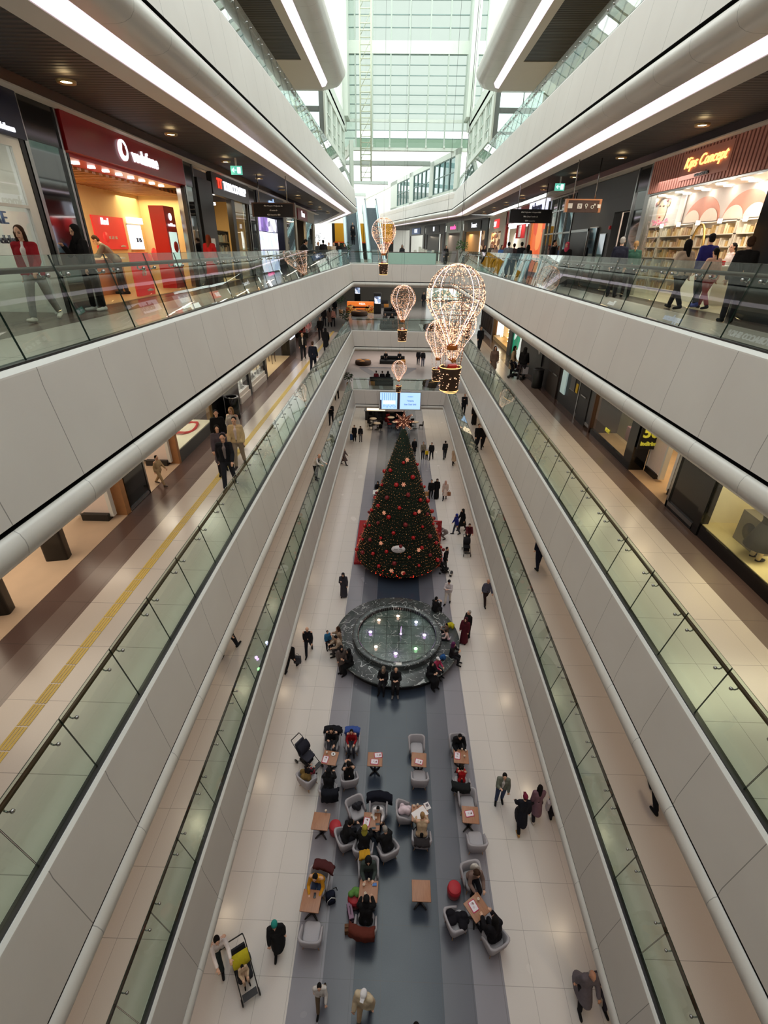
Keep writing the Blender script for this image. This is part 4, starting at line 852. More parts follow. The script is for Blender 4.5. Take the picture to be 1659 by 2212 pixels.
t = thing('litter_bin', 'tall round black bin by the near black wall', 'bin', (7.75,26.6,F2)); mb = MB(); mb.lathe([(.26,0),(.28,.05),(.28,.95),(.2,1.0)], seg=20); mb.build('body', M_BLACK, t); mb = MB(); mb.lathe([(.2,.98),(.29,.96),(.29,1.0),(.2,1.02)], seg=20, caps=False); mb.build('rim', M_DARK, t)
t = sboard('shoe_poster', 'dark wall panel with pale figures left of the tall black bin', 'poster', 1, 27.6, 28.8, -.03, F2+.9, F2+2.9, poster_mat('dark poster', [rgb(20,20,22),rgb(24,24,26),rgb(200,200,196),rgb(20,20,22),rgb(26,26,28)], 3))
t = front(1, 33, F2, 'sports shop window with a bright green pattern and black sign', 'shop front'); part('green_window', poster_mat('green pattern', [rgb(30,150,110),rgb(60,180,140),rgb(230,240,236),rgb(30,130,96),rgb(200,230,220)], 1.4, .6), t, 1, (32.9,35.6,.1,.2,F2+.1,F2+2.5)); part('sign_board', M_BLACK, t, 1, (32.8,37,-.05,.1,F2+2.5,F2+3.2)); stext('BERSHKA', .36, M_LETTER, t, 1, 35, -.08, F2+2.8); part('post', M_GREYW, t, 1, (35.6,36.6,-.05,.2,F2,F2+2.5))
t = front(1, 37, F2, 'golden lit shop window with hanging lights past the green one', 'shop window', 'shop_window'); part('back_wall', glow('gold wall', (1,.72,.35), .5), t, 1, (36.7,43,.9,1,F2,F2+Z2T)); part('platform', paint(230,200,140), t, 1, (36.7,43,.05,.9,F2,F2+.3)); mb = MB()
for k in range(80): mb.sphere((sx(1,.4),random.choice((38.2,38.5,40.8,41.2))+random.gauss(0,.15),F2+random.uniform(.4,3.2)), .035, u=6, v=4)
o = mb.build('fairy_lights', M_WARM, t); o.location = -t.location; o['kind'] = 'stuff'; part('post', M_BROWN, t, 1, (42.8,43.3,-.05,.2,F2,F2+Z2T))
t = front(1, 43.4, F2, 'shop front with upright wooden slats at the far right', 'shop front'); part('back_wall', M_WOOD, t, 1, (43.3,50,.3,.4,F2,F2+Z2T)); part('slats', M_BROWN, t, 1, *[(43.4+k*.55,43.55+k*.55,-.02,.3,F2+.2,F2+Z2T) for k in range(12)]); part('kick_panel', M_BLACKG, t, 1, (43.3,50,-.05,.1,F2,F2+.2))
# first gallery: plain shop fronts behind the walkway (barely seen)
mb = MB(); sb(mb, -1, YN, 48, 0, .2, F1, F1+4.2); struct('wall_left_panel', mb, M_CREAM); mb = MB(); sb(mb, 1, YN, 48, 0, .2, F1, F1+4.2); struct('wall_right_panel', mb, M_CREAM)
mb = MB(); sb(mb, -1, YN, 60, 0, .2, 0, 4.2); struct('wall_left_panel', mb, M_CREAM); mb = MB(); sb(mb, 1, YN, 60, 0, .2, 0, 4.2); struct('wall_right_panel', mb, M_CREAM)
mb = MB(); sb(mb, -1, YN, 36, 0, .2, F4, F4+3.7); struct('wall_left_panel', mb, M_CREAM); mb = MB(); sb(mb, 1, YN, 36, 0, .2, F4, F4+3.7); struct('wall_right_panel', mb, M_CREAM)
# ------------------------------------------------------------------ hanging signs and ceiling lamps
def hanging_sign(lab, x, y, z, w_, h, lines, face, edge):
    t = thing('hanging_sign', lab, 'sign', (x,y,z))
    mb = MB(); mb.box((-w_/2,-.06,-h/2),(w_/2,.06,h/2)); mb.build('panel', face, t); mb = MB(); mb.box((-w_/2-.08,-.08,-h/2),(-w_/2,.08,h/2)); mb.box((w_/2,-.08,-h/2),(w_/2+.08,.08,h/2)); mb.box((-w_/2-.08,-.08,h/2),(w_/2+.08,.08,h/2+.04)); mb.build('frame', edge, t)
    for s in (-.35, .35): mb = MB(); mb.tube([(w_*s,0,h/2),(w_*s,0,20.22-z)], .02, seg=6); mb.build('rod', M_STEEL, t)
    for k, s in enumerate(lines): text(s, h/len(lines)*.42, mat('sign print white', rgb(226,224,216), .5), t, (0,-.075,h/2-(k+.5)*h/len(lines)), ROT_F)
    return t
hanging_sign('long directory sign hanging in front of the navy phone shop', -5.55, 24.8, F3+2.75, 1.75, .5, ['◄▲ Otopark / Mağazalar ▲','◄ Lavabo ►','◄▲ Asansörler ■►'], M_BLACK, mat('bronze edge', rgb(96,74,62), .4))
hanging_sign('black directory sign with three lines hanging on the right gallery', 6.2, 26.8, F3+2.75, 1.8, .52, ['■◄ Mağazalar / Otopark ■■','■▲ Çıkış / Lavabo ▲','■■ Asansörler'], M_BLACK, M_BLACK)
t = hanging_sign('bronze framed restroom sign hanging before the charcoal wall', 6.3, 19.7, F3+2.7, 1.05, .35, ['▐▌  ♿ ♀ ♂ ■'], mat('bronze face', rgb(70,44,30), .4), mat('copper edge', rgb(186,128,88), .35, .3))
M_EXIT = glow('exit sign green', (.12,.5,.38), .9)
for (px, py, lab) in ((511,368,'green exit sign on the left ceiling above the tobacco shop'),(1209,404,'green exit sign on the right ceiling left of the restroom sign')):
    p = at(px, py, 'Z', ZC-.25); t = thing('exit_sign', lab, 'exit sign', p); mb = MB(); mb.box((-.2,-.02,-.13),(.2,.02,.13)); mb.build('panel', M_EXIT, t); mb = MB(); mb.box((-.03,-.02,.13),(.03,.02,.37)); mb.build('bracket', M_WHITE, t); text('←🏃'[:1], .22, M_LETTER, t, (-.07,-.03,0), ROT_F); mb = MB(); mb.box((.03,-.03,-.09),(.15,-.02,.09)); mb.build('door_symbol', M_LETTER, t)
dl0 = thing('ceiling_downlight', 'x', 'ceiling lamp', (0,0,0)); mb = MB(); mb.lathe([(.1,.0),(.16,-.012),(.17,.03)], seg=20, caps=False); mb.build('rim', mat('brass rim', rgb(170,140,90), .35, .6), dl0); mb = MB(); mb.lathe([(0,.01),(.1,.01)], seg=16, caps=False); mb.build('lens', M_WARM, dl0)
def spot(p, power=55, col=(1,.80,.55), size=2.2):
    L = bpy.data.lights.new('downlight_beam', 'SPOT'); L.energy = power; L.color = col; L.spot_size = size; L.spot_blend = .6; L.shadow_soft_size = .12
    o = link(bpy.data.objects.new('downlight_beam', L)); o.location = (p[0],p[1],p[2]-.06)
pos = [(sd, k) for sd in (-1, 1) for k in range(10)]
for n, (sd, k) in enumerate(pos):
    x = -6.15 if sd < 0 else 6.95; y = (11.3 if sd < 0 else 14.2)+(k-1)*4.6 if sd < 0 else 5+k*4.6
    o = dl0 if n == 0 else copy_tree(dl0)
    o.location = (x,y,ZC-.02); o['group'] = 'round downlights in the black slatted ceilings of the third gallery'; o['label'] = 'round warm downlight in the black slatted ceiling of the %s third gallery' % ('left' if sd < 0 else 'right')
    if n: pass
    spot((x,y,ZC-.02), DOWN_W)
for lv in (0, 1, 2):
    for sd in (-1, 1):
        for k in range(9):
            spot((-5.7 if sd < 0 else 6.4, 3+k*5, LIP[lv]-1.85), DOWN_W)
# ------------------------------------------------------------------ people
def vox(mb, size, name, smooth=4):
    """union of overlapping solids into one continuous skin"""
    me = mb.mesh(name, [M_WHITE]); o = bpy.data.objects.new('tmp', me); sc.collection.objects.link(o)
    r = o.modifiers.new('r', 'REMESH'); r.mode = 'VOXEL'; r.voxel_size = size; r.use_smooth_shade = True
    s_ = o.modifiers.new('s', 'SMOOTH'); s_.factor = .5; s_.iterations = smooth
    dg = bpy.context.evaluated_depsgraph_get(); out = bpy.data.meshes.new_from_object(o.evaluated_get(dg)); out.name = name
    bpy.data.objects.remove(o); bpy.data.meshes.remove(me)
    if not out.materials: out.materials.append(M_WHITE)
    return out
def cap(mb, a, b, ra, rb, seg=10, flat=None):
    """closed tapered capsule a->b; flat=(sx,sy,sz) squashes about the mid point"""
    a = Vector(a); b = Vector(b); d = b-a; L = d.length
    if L < 1e-5: mb.sphere(a, ra, u=seg, v=8); return
    z = d/L; x = z.cross(Vector((0,0,1)) if abs(z.z) < .9 else Vector((1,0,0))).normalized(); y = z.cross(x)
    rows = [(-ra,0.0)]+[(-ra*math.cos(t), ra*math.sin(t)) for t in (.5,1.0)]+[(0,ra),(L,rb)]+[(L+rb*math.cos(t), rb*math.sin(t)) for t in (1.0,.5)]+[(L+rb,0.0)]
    vs = [a+z*rows[0][0]]; fs = []; n = len(rows)-2
    for h, r in rows[1:-1]:
        for k in range(seg):
            an = 2*PI*k/seg; vs.append(a+z*h+(x*math.cos(an)+y*math.sin(an))*r)
    vs.append(a+z*rows[-1][0]); Lx = len(vs)-1
    for k in range(seg): fs.append((0,1+(k+1)%seg,1+k)); fs.append((Lx,1+(n-1)*seg+k,1+(n-1)*seg+(k+1)%seg))
    for i in range(n-1):
        for k in range(seg): p = 1+i*seg; fs.append((p+k,p+(k+1)%seg,p+seg+(k+1)%seg,p+seg+k))
    mb.add(vs, fs, 0, True)
D = math.radians
POSES = {   # lean, (hip, knee) L R, (flex, abduct, elbow, inward) L R, sitting
 'stand': (2, (2,2),(-2,3), (4,10,14,.05),(2,10,18,.05), 0),
 'walk':  (4, (24,6),(-20,18), (-18,9,18,.05),(20,9,26,.1), 0),
 'stroll':(4, (14,4),(-13,16), (10,9,22,.05),(-10,9,18,.05), 0),
 'phone': (6, (3,3),(-4,4), (28,6,105,.35),(4,10,16,.05), 0),
 'hug':   (4, (12,4),(-10,14), (30,8,95,.6),(28,8,100,.6), 0),
 'push':  (12, (20,6),(-18,18), (42,4,42,.1),(42,4,42,.1), 0),
 'lean':  (26, (6,4),(-4,6), (28,8,48,.2),(26,8,52,.2), 0),
 'bend':  (38, (6,4),(-4,6), (20,6,30,.1),(16,6,36,.1), 0),
 'bag':   (3, (12,4),(-12,14), (2,12,6,0),(-6,10,12,.05), 0),
 'sit':   (6, (82,82),(84,90), (24,10,62,.4),(22,10,66,.4), 1),
 'sitlean':(20, (80,88),(82,84), (20,12,52,.45),(16,14,50,.35), 1),
 'sitphone':(10, (82,88),(84,86), (34,8,105,.45),(26,10,66,.4), 1),
 'sithug':(4, (80,80),(80,84), (30,10,88,.65),(30,10,92,.65), 1),
 'crouch':(48, (112,130),(70,112), (55,10,40,.1),(50,10,60,.2), 2),
}
_sk = {}
def skel(pose):
    if pose in _sk: return _sk[pose]
    lean, lL, lR, aL, aR, sit = POSES[pose]; J = {}
    P0 = Vector((0,0,.93)); l = D(lean)
    def up(v): # lean the trunk forward (towards -Y) about the pelvis
        v = Vector(v)-P0; return P0+Vector((v.x, v.y*math.cos(l)-v.z*math.sin(l), v.y*math.sin(l)+v.z*math.cos(l)))
    J['pelvis'] = P0; J['waist'] = up((0,0,1.08)); J['chest'] = up((0,0,1.30)); J['neck'] = up((0,.01,1.46)); J['nk2'] = up((0,-.005,1.54)); J['head'] = up((0,-.025,1.635)); J['lean'] = l
    for s, n, leg, arm in ((-1,'L',lL,aL),(1,'R',lR,aR)):
        hp = Vector((s*.095,0,.90)); a = D(leg[0]); k = D(leg[1])
        kn = hp+Vector((s*(.02 if not sit else .03),-math.sin(a),-math.cos(a)))*.43; an = kn+Vector((0,-math.sin(a-k),-math.cos(a-k)))*.41
        pitch = max(-.6,min(.9,(k-a)*.7)) if not sit else 0
        J['hip'+n] = hp; J['knee'+n] = kn; J['ank'+n] = an; J['toe'+n] = an+Vector((s*.03,-.165*math.cos(pitch),-.045-.165*math.sin(pitch)*.6)); J['heel'+n] = an+Vector((0,.045,-.045))
        sh = up((s*.168,0,1.415)); f, b, e, i = D(arm[0]), D(arm[1]), D(arm[2]), arm[3]; f += l*.4
        el = sh+Vector((s*math.sin(b),-math.sin(f)*math.cos(b),-math.cos(f)*math.cos(b)))*.29
        fd = Vector((s*(math.sin(b)*.3-i),-math.sin(f+e),-math.cos(f+e))).normalized(); wr = el+fd*.25
        J['sh'+n] = sh; J['el'+n] = el; J['wr'+n] = wr; J['fd'+n] = fd
    low = min(J['ankL'].z, J['ankR'].z)-.085
    for q in J:
        if isinstance(J[q], Vector) and not q.startswith('fd'): J[q] = J[q]-Vector((0,0,low))
    J['sit'] = sit; _sk[pose] = J; return J
def up_dir(J): return (J['head']-J['neck']).normalized()
def body_mesh(pose):
    J = skel(pose); mb = MB(); u = up_dir(J); fw = Vector((0,-1,0)); fw = (fw-u*fw.dot(u)).normalized(); rt = fw.cross(u)
    cap(mb, J['hipL'], J['hipR'], .105, .105); cap(mb, J['pelvis'], J['waist'], .115, .11)
    for s in (-1, 1): cap(mb, J['waist']+Vector((s*.045,0,0)), J['chest']+Vector((s*.075,0,0)), .095, .105)
    cap(mb, J['shL'], J['shR'], .065, .065); cap(mb, J['chest'], J['neck'], .11, .06); cap(mb, J['neck'], J['nk2'], .055, .052)
    H = J['head']
    T = Matrix((( rt.x,-fw.x,u.x,H.x),(rt.y,-fw.y,u.y,H.y),(rt.z,-fw.z,u.z,H.z),(0,0,0,1)))
    mb.sphere((0,.012,.022),(.076,.097,.098),u=16,v=12,T=T); mb.sphere((0,-.018,-.045),(.058,.07,.07),u=14,v=10,T=T)
    def tc(a, b, ra, rb): cap(mb, T @ Vector(a), T @ Vector(b), ra, rb, 8)
    tc((0,-.088,.012),(0,-.106,-.026),.011,.016); tc((0,-.075,-.085),(0,-.07,-.1),.026,.024)
    for s in (-1, 1): tc((s*.076,.012,.012),(s*.074,.016,-.03),.015,.011); tc((s*.02,-.084,.026),(s*.045,-.076,.024),.011,.01)
    tc((-.02,-.086,-.062),(.02,-.086,-.062),.011,.011)
    for n, s in (('L',-1),('R',1)):
        cap(mb, J['sh'+n], J['el'+n], .056, .043); cap(mb, J['el'+n], J['wr'+n], .043, .029)
        cap(mb, J['hip'+n], J['knee'+n], .088, .058); cap(mb, J['knee'+n], J['ank'+n], .057, .04); cap(mb, J['ank'+n], J['heel'+n], .04, .036); cap(mb, J['heel'+n], J['toe'+n], .036, .03)
        # hand: palm, four bent fingers of unequal length, thumb from the side of the palm
        fd = J['fd'+n]; w_ = J['wr'+n]; side = fd.cross(Vector((0,0,1)));
        side = side.normalized() if side.length > .2 else Vector((0,-1,0)); dn = fd.cross(side).normalized()
        if dn.z > 0: dn = -dn
        cap(mb, w_+fd*.02-side*.018, w_+fd*.075-side*.024, .017, .016, 8); cap(mb, w_+fd*.02+side*.018, w_+fd*.075+side*.024, .017, .016, 8); cap(mb, w_+fd*.02, w_+fd*.078, .018, .017, 8)
        for q, Lf in ((-1.5,.062),(-.5,.076),(.5,.08),(1.5,.07)):
            b0 = w_+fd*.078+side*q*.0185; m0 = b0+(fd*.8+dn*.5).normalized()*Lf*.55; e0 = m0+(fd*.35+dn*.9).normalized()*Lf*.45
            cap(mb, b0, m0, .0095, .009, 6); cap(mb, m0, e0, .009, .008, 6)
        b0 = w_+fd*.03+side*.028*(-s); m0 = b0+(fd*.6-side*s*.8).normalized()*.04; cap(mb, b0, m0, .012, .0105, 6); cap(mb, m0, m0+(fd*.9-side*s*.25+dn*.3).normalized()*.032, .0105, .009, 6)
    me = vox(mb, .0105, 'body', 3)
    while len(me.materials) < 3: me.materials.append(M_WHITE)
    Ti = T.inverted(); mi = [0]*len(me.polygons)
    for i, p in enumerate(me.polygons):
        c = Ti @ p.center
        if abs(c.x) < .06 and c.y < -.055 and abs(c.z) < .09:
            if abs(abs(c.x)-.033) < .013 and abs(c.z-.008) < .0075: mi[i] = 1
            elif abs(c.x) < .024 and abs(c.z+.062) < .008: mi[i] = 2
            elif abs(abs(c.x)-.033) < .019 and abs(c.z-.03) < .005: mi[i] = 1
    me.polygons.foreach_set('material_index', mi); return me
def top_mesh(pose, kind):
    J = skel(pose); mb = MB(); g = {'shirt':.011,'jacket':.02,'puffer':.034,'coat':.023,'robe':.028}[kind]; sit = J['sit']
    for s in (-1, 1):
        cap(mb, J['waist']+Vector((s*.05,0,-.04)), J['chest']+Vector((s*.08,0,0)), .10+g, .108+g); cap(mb, J['pelvis']+Vector((s*.055,0,-.02 if not sit else .04)), J['waist']+Vector((s*.05,0,0)), .105+g, .10+g)
    cap(mb, J['shL'], J['shR'], .056+g, .056+g); cap(mb, J['chest'], J['neck']+Vector((0,0,-.01)), .11+g, .062+g*.6)
    for n in 'LR':
        fd = (J['wr'+n]-J['el'+n]).normalized(); cap(mb, J['sh'+n], J['el'+n], .053+g, .046+g); cap(mb, J['el'+n], J['wr'+n]-fd*.03, .047+g, .036+g)
    if kind in ('coat','robe'):
        hem = .46 if kind == 'coat' else .09
        if not sit:
            yc = (J['kneeL'].y+J['kneeR'].y)/2; sp = abs(J['ankL'].y-J['ankR'].y)*(.32 if kind == 'coat' else .5)
            rows = 5; vs = []; fs = []; seg = 18
            for i in range(rows+1):
                f = i/rows; z = J['pelvis'].z+.06-(J['pelvis'].z+.06-hem)*f; rx = .15+g+.05*f; ry = .12+g+.05*f+sp*f
                for k in range(seg): a = 2*PI*k/seg; vs.append((rx*math.cos(a), ry*math.sin(a)+yc*f*.5, z))
            for i in range(rows):
                for k in range(seg): fs.append((i*seg+k,(i+1)*seg+k,(i+1)*seg+(k+1)%seg,i*seg+(k+1)%seg))
            fs.append(tuple(range(seg))); fs.append(tuple(rows*seg+k for k in range(seg-1,-1,-1))); mb.add(vs, fs)
        else:
            for n in 'LR':
                cap(mb, J['hip'+n], J['knee'+n], .115+g, .085+g)
                if kind == 'robe': cap(mb, J['knee'+n], J['ank'+n]+Vector((0,0,.05)), .085+g, .085+g)
            if kind == 'robe': cap(mb, (J['kneeL']+J['kneeR'])/2, (J['ankL']+J['ankR'])/2+Vector((0,0,.08)), .1+g, .1+g)
            cap(mb, J['hipL'], J['hipR'], .12+g, .12+g); cap(mb, (J['hipL']+J['hipR'])/2, (J['kneeL']+J['kneeR'])/2, .11+g, .08+g)
    else: cap(mb, J['hipL']+Vector((0,0,.03)), J['hipR']+Vector((0,0,.03)), .108+g, .108+g)
    return vox(mb, .018, 'top', 5)
def trouser_mesh(pose):
    J = skel(pose); mb = MB(); g = .016
    cap(mb, J['hipL'], J['hipR'], .105+g, .105+g); cap(mb, J['pelvis'], J['pelvis']+Vector((0,0,.06)), .115+g, .11+g)
    for n in 'LR': cap(mb, J['hip'+n], J['knee'+n], .09+g, .062+g); cap(mb, J['knee'+n], J['ank'+n]+(J['knee'+n]-J['ank'+n])*.1, .06+g, .048+g)
    return vox(mb, .018, 'trousers', 4)
def shoe_mesh(pose, n):
    J = skel(pose); mb = MB(); cap(mb, J['heel'+n]+Vector((0,0,.004)), J['toe'+n]+Vector((0,-.015,.002)), .046, .04); cap(mb, J['heel'+n]+Vector((0,.0,.01)), J['ank'+n], .046, .05)
    return vox(mb, .016, 'shoe', 3)
def hair_mesh(kind):
    mb = MB()   # head frame: -Y is the face
    if kind == 'short': mb.sphere((0,.024,.04),(.084,.098,.092),u=16,v=12); mb.sphere((0,.05,-.02),(.074,.07,.07),u=12,v=10)
    elif kind == 'bald': mb.sphere((0,.045,-.01),(.081,.072,.05),u=14,v=10)
    elif kind == 'long':
        mb.sphere((0,.024,.04),(.09,.102,.094),u=16,v=12); cap(mb,(0,.06,0),(0,.085,-.3),.082,.06); cap(mb,(-.075,.01,0),(-.085,.03,-.24),.035,.025); cap(mb,(.075,.01,0),(.085,.03,-.24),.035,.025)
    elif kind == 'pony': mb.sphere((0,.024,.04),(.086,.1,.094),u=16,v=12); mb.sphere((0,.05,-.02),(.074,.07,.06),u=12,v=10); cap(mb,(0,.11,.04),(0,.15,-.2),.035,.018)
    elif kind == 'scarf':
        mb.sphere((0,.03,.035),(.1,.112,.108),u=16,v=12); cap(mb,(0,.03,-.04),(0,.02,-.17),.096,.115); cap(mb,(0,-.04,-.125),(0,-.05,-.19),.06,.07)
    elif kind == 'cap': mb.sphere((0,.018,.05),(.092,.106,.085),u=16,v=12); mb.add([(-.065,-.07,.055),(.065,-.07,.055),(.05,-.165,.04),(-.05,-.165,.04),(-.065,-.07,.068),(.065,-.07,.068),(.05,-.165,.052),(-.05,-.165,.052)],[(3,2,1,0),(4,5,6,7),(0,1,5,4),(1,2,6,5),(2,3,7,6),(3,0,4,7)])
    elif kind == 'beanie': mb.sphere((0,.02,.055),(.095,.108,.1),u=16,v=12); mb.sphere((0,.05,-.01),(.08,.075,.06),u=12,v=8)
    elif kind == 'hood': mb.sphere((0,.035,.035),(.112,.118,.118),u=16,v=12); cap(mb,(0,.05,-.05),(0,.04,-.15),.11,.12)
    return vox(mb, .012, 'hair', 3)
_pm = {}
def pmesh(key, fn, *a):
    if key not in _pm: _pm[key] = fn(*a)
    return _pm[key]
SKIN = [mat('skin tone %d' % i, c, .5, var=.05, scale=20) for i, c in enumerate((rgb(214,168,140), rgb(196,146,116), rgb(226,186,160)))]
M_EYE = mat('eye dark', rgb(40,28,24), .3); M_LIP = mat('lips', rgb(160,84,76), .4)
HAIRC = {'black': cloth(22,19,18), 'brown': cloth(62,42,30), 'blond': cloth(150,116,76), 'grey': cloth(150,146,140), 'red': cloth(110,50,30)}
def chd(name, me, root, mats):
    o = link(bpy.data.objects.new(name, me), root)
    for k, m_ in enumerate(mats): o.material_slots[k].link = 'OBJECT'; o.material_slots[k].material = m_
    return o
def inner_mesh(pose):
    J = skel(pose); mb = MB(); u = up_dir(J); f = Vector((0,-1,0)); f = (f-u*f.dot(u)).normalized(); cap(mb, J['waist']+f*.065-u*.05, J['chest']+f*.075+u*.05, .066, .062); cap(mb, J['chest']+f*.06, J['neck']+f*.03, .07, .05)
    return vox(mb, .014, 'shirt_front', 3)
def person(label, loc, rz, pose='stand', top=('jacket',(24,24,26)), legs=(28,28,32), hair=('short','black'), h=1.72, shoes=(26,26,28), skin=0, group=None, name='person', inner=None):
    r = thing(name, label, 'person', loc, D(rz), group, h/1.75); J = skel(pose)
    b = chd('body', pmesh(('b',pose), body_mesh, pose), r, [SKIN[skin], M_EYE, M_LIP])
    tn = {'coat':'coat','robe':'robe','shirt':'shirt','jacket':'jacket','puffer':'jacket'}[top[0]]
    chd(tn, pmesh(('t',pose,top[0]), top_mesh, pose, top[0]), r, [cloth(*top[1])])
    chd('trousers', pmesh(('l',pose), trouser_mesh, pose), r, [cloth(*legs)])
    if inner: chd('shirt_front', pmesh(('i',pose), inner_mesh, pose), r, [cloth(*inner)])
    for n in 'LR': chd('shoe', pmesh(('s',pose,n), shoe_mesh, pose, n), r, [cloth(*shoes)])
    if hair:
        hk, hc = hair; nm = {'scarf':'headscarf','cap':'cap','beanie':'woolly_hat','hood':'hood'}.get(hk, 'hair')
        o = chd(nm, pmesh(('h',hk), hair_mesh, hk), r, [HAIRC[hc] if isinstance(hc, str) else cloth(*hc)])
        o.location = J['head']; o.rotation_euler = (J['lean'],0,0)
        if hk in ('cap',):
            o = chd('hair', pmesh(('h','bald'), hair_mesh, 'bald'), r, [HAIRC['black']]); o.location = J['head']; o.rotation_euler = (J['lean'],0,0)
    return r
def seat_h(pose, h): return (skel(pose)['hipL'].z-.115)*h/1.75
def on(px, py, lv): return at(px, py, 'Z', 0.0 if lv == 0 else FLOORZ[lv-1])
BK = (22,22,24); DK = (34,34,40); JE = (60,74,104); NV = (30,36,62); BG = (186,166,140)
def P(px, py, lv, rz, label, pose='walk', top=('jacket',BK), legs=DK, hair=('short','black'), h=1.72, **k): return person(label, on(px,py,lv), rz, pose, top, legs, hair, h, **k)
# ---- third gallery, left
person('woman in open red jacket, white top and grey trousers walking by the navy shop',(-6.95,10.0,F3),10,'walk',('jacket',(150,30,40)),(150,150,148),('long','brown'),1.66,shoes=(226,222,210),inner=(226,220,216))
person('woman in black with headscarf raising a hand beside the mirror clad pillar',(-6.9,11.75,F3),-25,'phone',('jacket',(26,26,28)),(24,24,26),('scarf',(20,20,22)),1.68,shoes=(220,220,214))
person('woman with reddish hair in a red coat outside the red kiosk', (-6.75,19.3,F3), 170, 'stand', ('coat',(170,30,34)), DK, ('long','red'), 1.66)
person('man in black leaning on the left railing before the perfume shop', (-4.95,27.2,F3), 110, 'lean', ('puffer',(20,20,22)), (26,26,30), ('pony','black'), 1.74)
person('person in grey bending over the service desk in the red phone shop', (SHL-1.1,16.0,F3), -60, 'bend', ('jacket',(104,98,92)), DK, ('short','brown'), 1.7)
person('person with short dark hair sitting behind the service desk of the red phone shop', (SHL-2.35,14.9,F3), 60, 'stand', ('jacket',(120,40,36)), DK, ('short','black'), 1.5)
for px, Y, rz, pose, tp, lg, hr, h, lab in (
    (688,41,20,'stroll',('jacket',(70,74,80)),DK,('short','black'),1.7,'person in grey jacket farthest left of the group before the escalators'),
    (699,38.5,185,'stand',('puffer',(40,38,40)),DK,('short','black'),1.78,'broad person in dark jacket seen from behind near the left far corner'),
    (711,44,10,'stroll',('jacket',(150,140,120)),DK,('short','brown'),1.7,'person in tan jacket between the dark figures before the escalators'),
    (722,43,0,'walk',('jacket',(196,190,180)),DK,('short','black'),1.74,'person in open pale jacket walking from the escalators'),
    (733,42.5,0,'walk',('jacket',(24,24,26)),(30,30,34),('short','black'),1.76,'person in black walking beside the one in a pale jacket'),
    (745,45.6,-20,'stand',('coat',(60,60,66)),DK,('long','brown'),1.64,'woman in grey coat nearest the foot of the left escalator')):
    person(lab, (at(px,545,'Y',Y).x, Y, F3), rz, pose, tp, lg, hr, h)
def on_escalator(e, k, lab, tp):
    y = 9.7*k; z = 5.6*(math.floor(k*27)+1)/27; m = Matrix.Rotation(D(7),4,'Z'); p = Vector(e.location)+(m @ Vector((.0,y+.12,z))); person(lab, p, 5, 'stand', tp, DK, ('short','black'), 1.72)
on_escalator(E1, .28, 'person in black standing lower on the left escalator', ('coat',BK)); on_escalator(E1, .36, 'person in dark jacket with pale scarf standing higher on the left escalator', ('jacket',(34,34,40)))
# ---- third gallery, right
P(1451,668,3,190,'woman with long dark hair and beige hoodie walking past the accessories shop','walk',('jacket',(188,168,150)),(30,28,30),('long','black'),1.68,shoes=(40,38,40))
P(1496,664,3,180,'man in royal blue jacket outside the accessories shop','stroll',('jacket',(38,38,110)),(40,42,52),('short','black'),1.8,shoes=(70,80,150))
P(1512,668,3,185,'girl with ponytail, pale pink hoodie and dusty red trousers','walk',('jacket',(214,176,160)),(150,66,72),('pony','black'),1.5,shoes=(40,36,40))
person('man in black jacket standing at the broad black pillar by the right edge',(7.35,11.65,F3),165,'stand',('jacket',(26,26,28)),DK,('short','brown'),1.64)
person('man in dark navy with receding hair at the mirror clad pillar', (7.2,17.9,F3), 150, 'stand', ('jacket',(28,30,44)), DK, ('short','grey'), 1.74)
person('fair haired woman in green jacket beside the man in navy', (7.75,18.1,F3), 160, 'stand', ('jacket',(50,84,70)), DK, ('pony','blond'), 1.64)
person('person in black with a pink patterned headscarf before the lift door', (7.1,23.2,F3), -40, 'stroll', ('robe',(26,24,26)), DK, ('scarf',(196,70,96)), 1.66)
for px, Y, rz, pose, tp, lg, hr, h, lab in (
    (1193,26.0,60,'stand',('jacket',(26,26,30)),DK,('short','black'),1.76,'man in dark suit standing in profile by the window wall'),
    (1211,27.5,80,'stand',('jacket',(70,60,60)),DK,('short','brown'),1.4,'boy in brown jacket behind the man in a dark suit'),
    (1126,30.0,180,'stroll',('jacket',(24,26,34)),DK,('short','black'),1.74,'man in black seen from behind outside the electronics shop'),
    (1140,28.5,170,'stroll',('jacket',(70,70,72)),DK,('long','black'),1.6,'woman in grey outside the orange shop window'),
    (1098,30.5,185,'walk',('jacket',(120,122,128)),(40,44,54),('short','black'),1.78,'man in pale grey jacket walking away on the right gallery'),
    (1110,33.0,180,'walk',('jacket',(50,50,56)),DK,('short','black'),1.74,'man in dark grey just ahead of the pale grey jacket'),
    (1083,34.0,10,'stand',('jacket',(70,120,190)),DK,('long','black'),1.6,'woman in light blue top by the red shop'),
    (1068,36.5,0,'stroll',('jacket',(180,170,158)),DK,('long','brown'),1.62,'woman in beige beside the blue top'),
    (1061,39.5,-10,'walk',('jacket',(80,74,66)),DK,('short','brown'),1.78,'tall man in olive jacket beyond the beige woman'),
    (1045,38.5,30,'stand',('jacket',(28,28,32)),DK,('long','brown'),1.6,'woman in black near the right far corner'),
    (963,47.8,20,'stand',('coat',(26,24,26)),DK,('long','black'),1.62,'woman in black coat past the frosted green screen')):
    person(lab, (min(7.6,at(px,545,'Y',Y).x) if Y < 45 else at(px,545,'Y',Y).x, Y, F3), rz, pose, tp, lg, hr, h)
person('shop worker with dark hair behind the pale till counter', (SHR+1.9,16.6,F3), -90, 'stand', ('shirt',(230,214,206)), DK, ('pony','black'), 1.6)
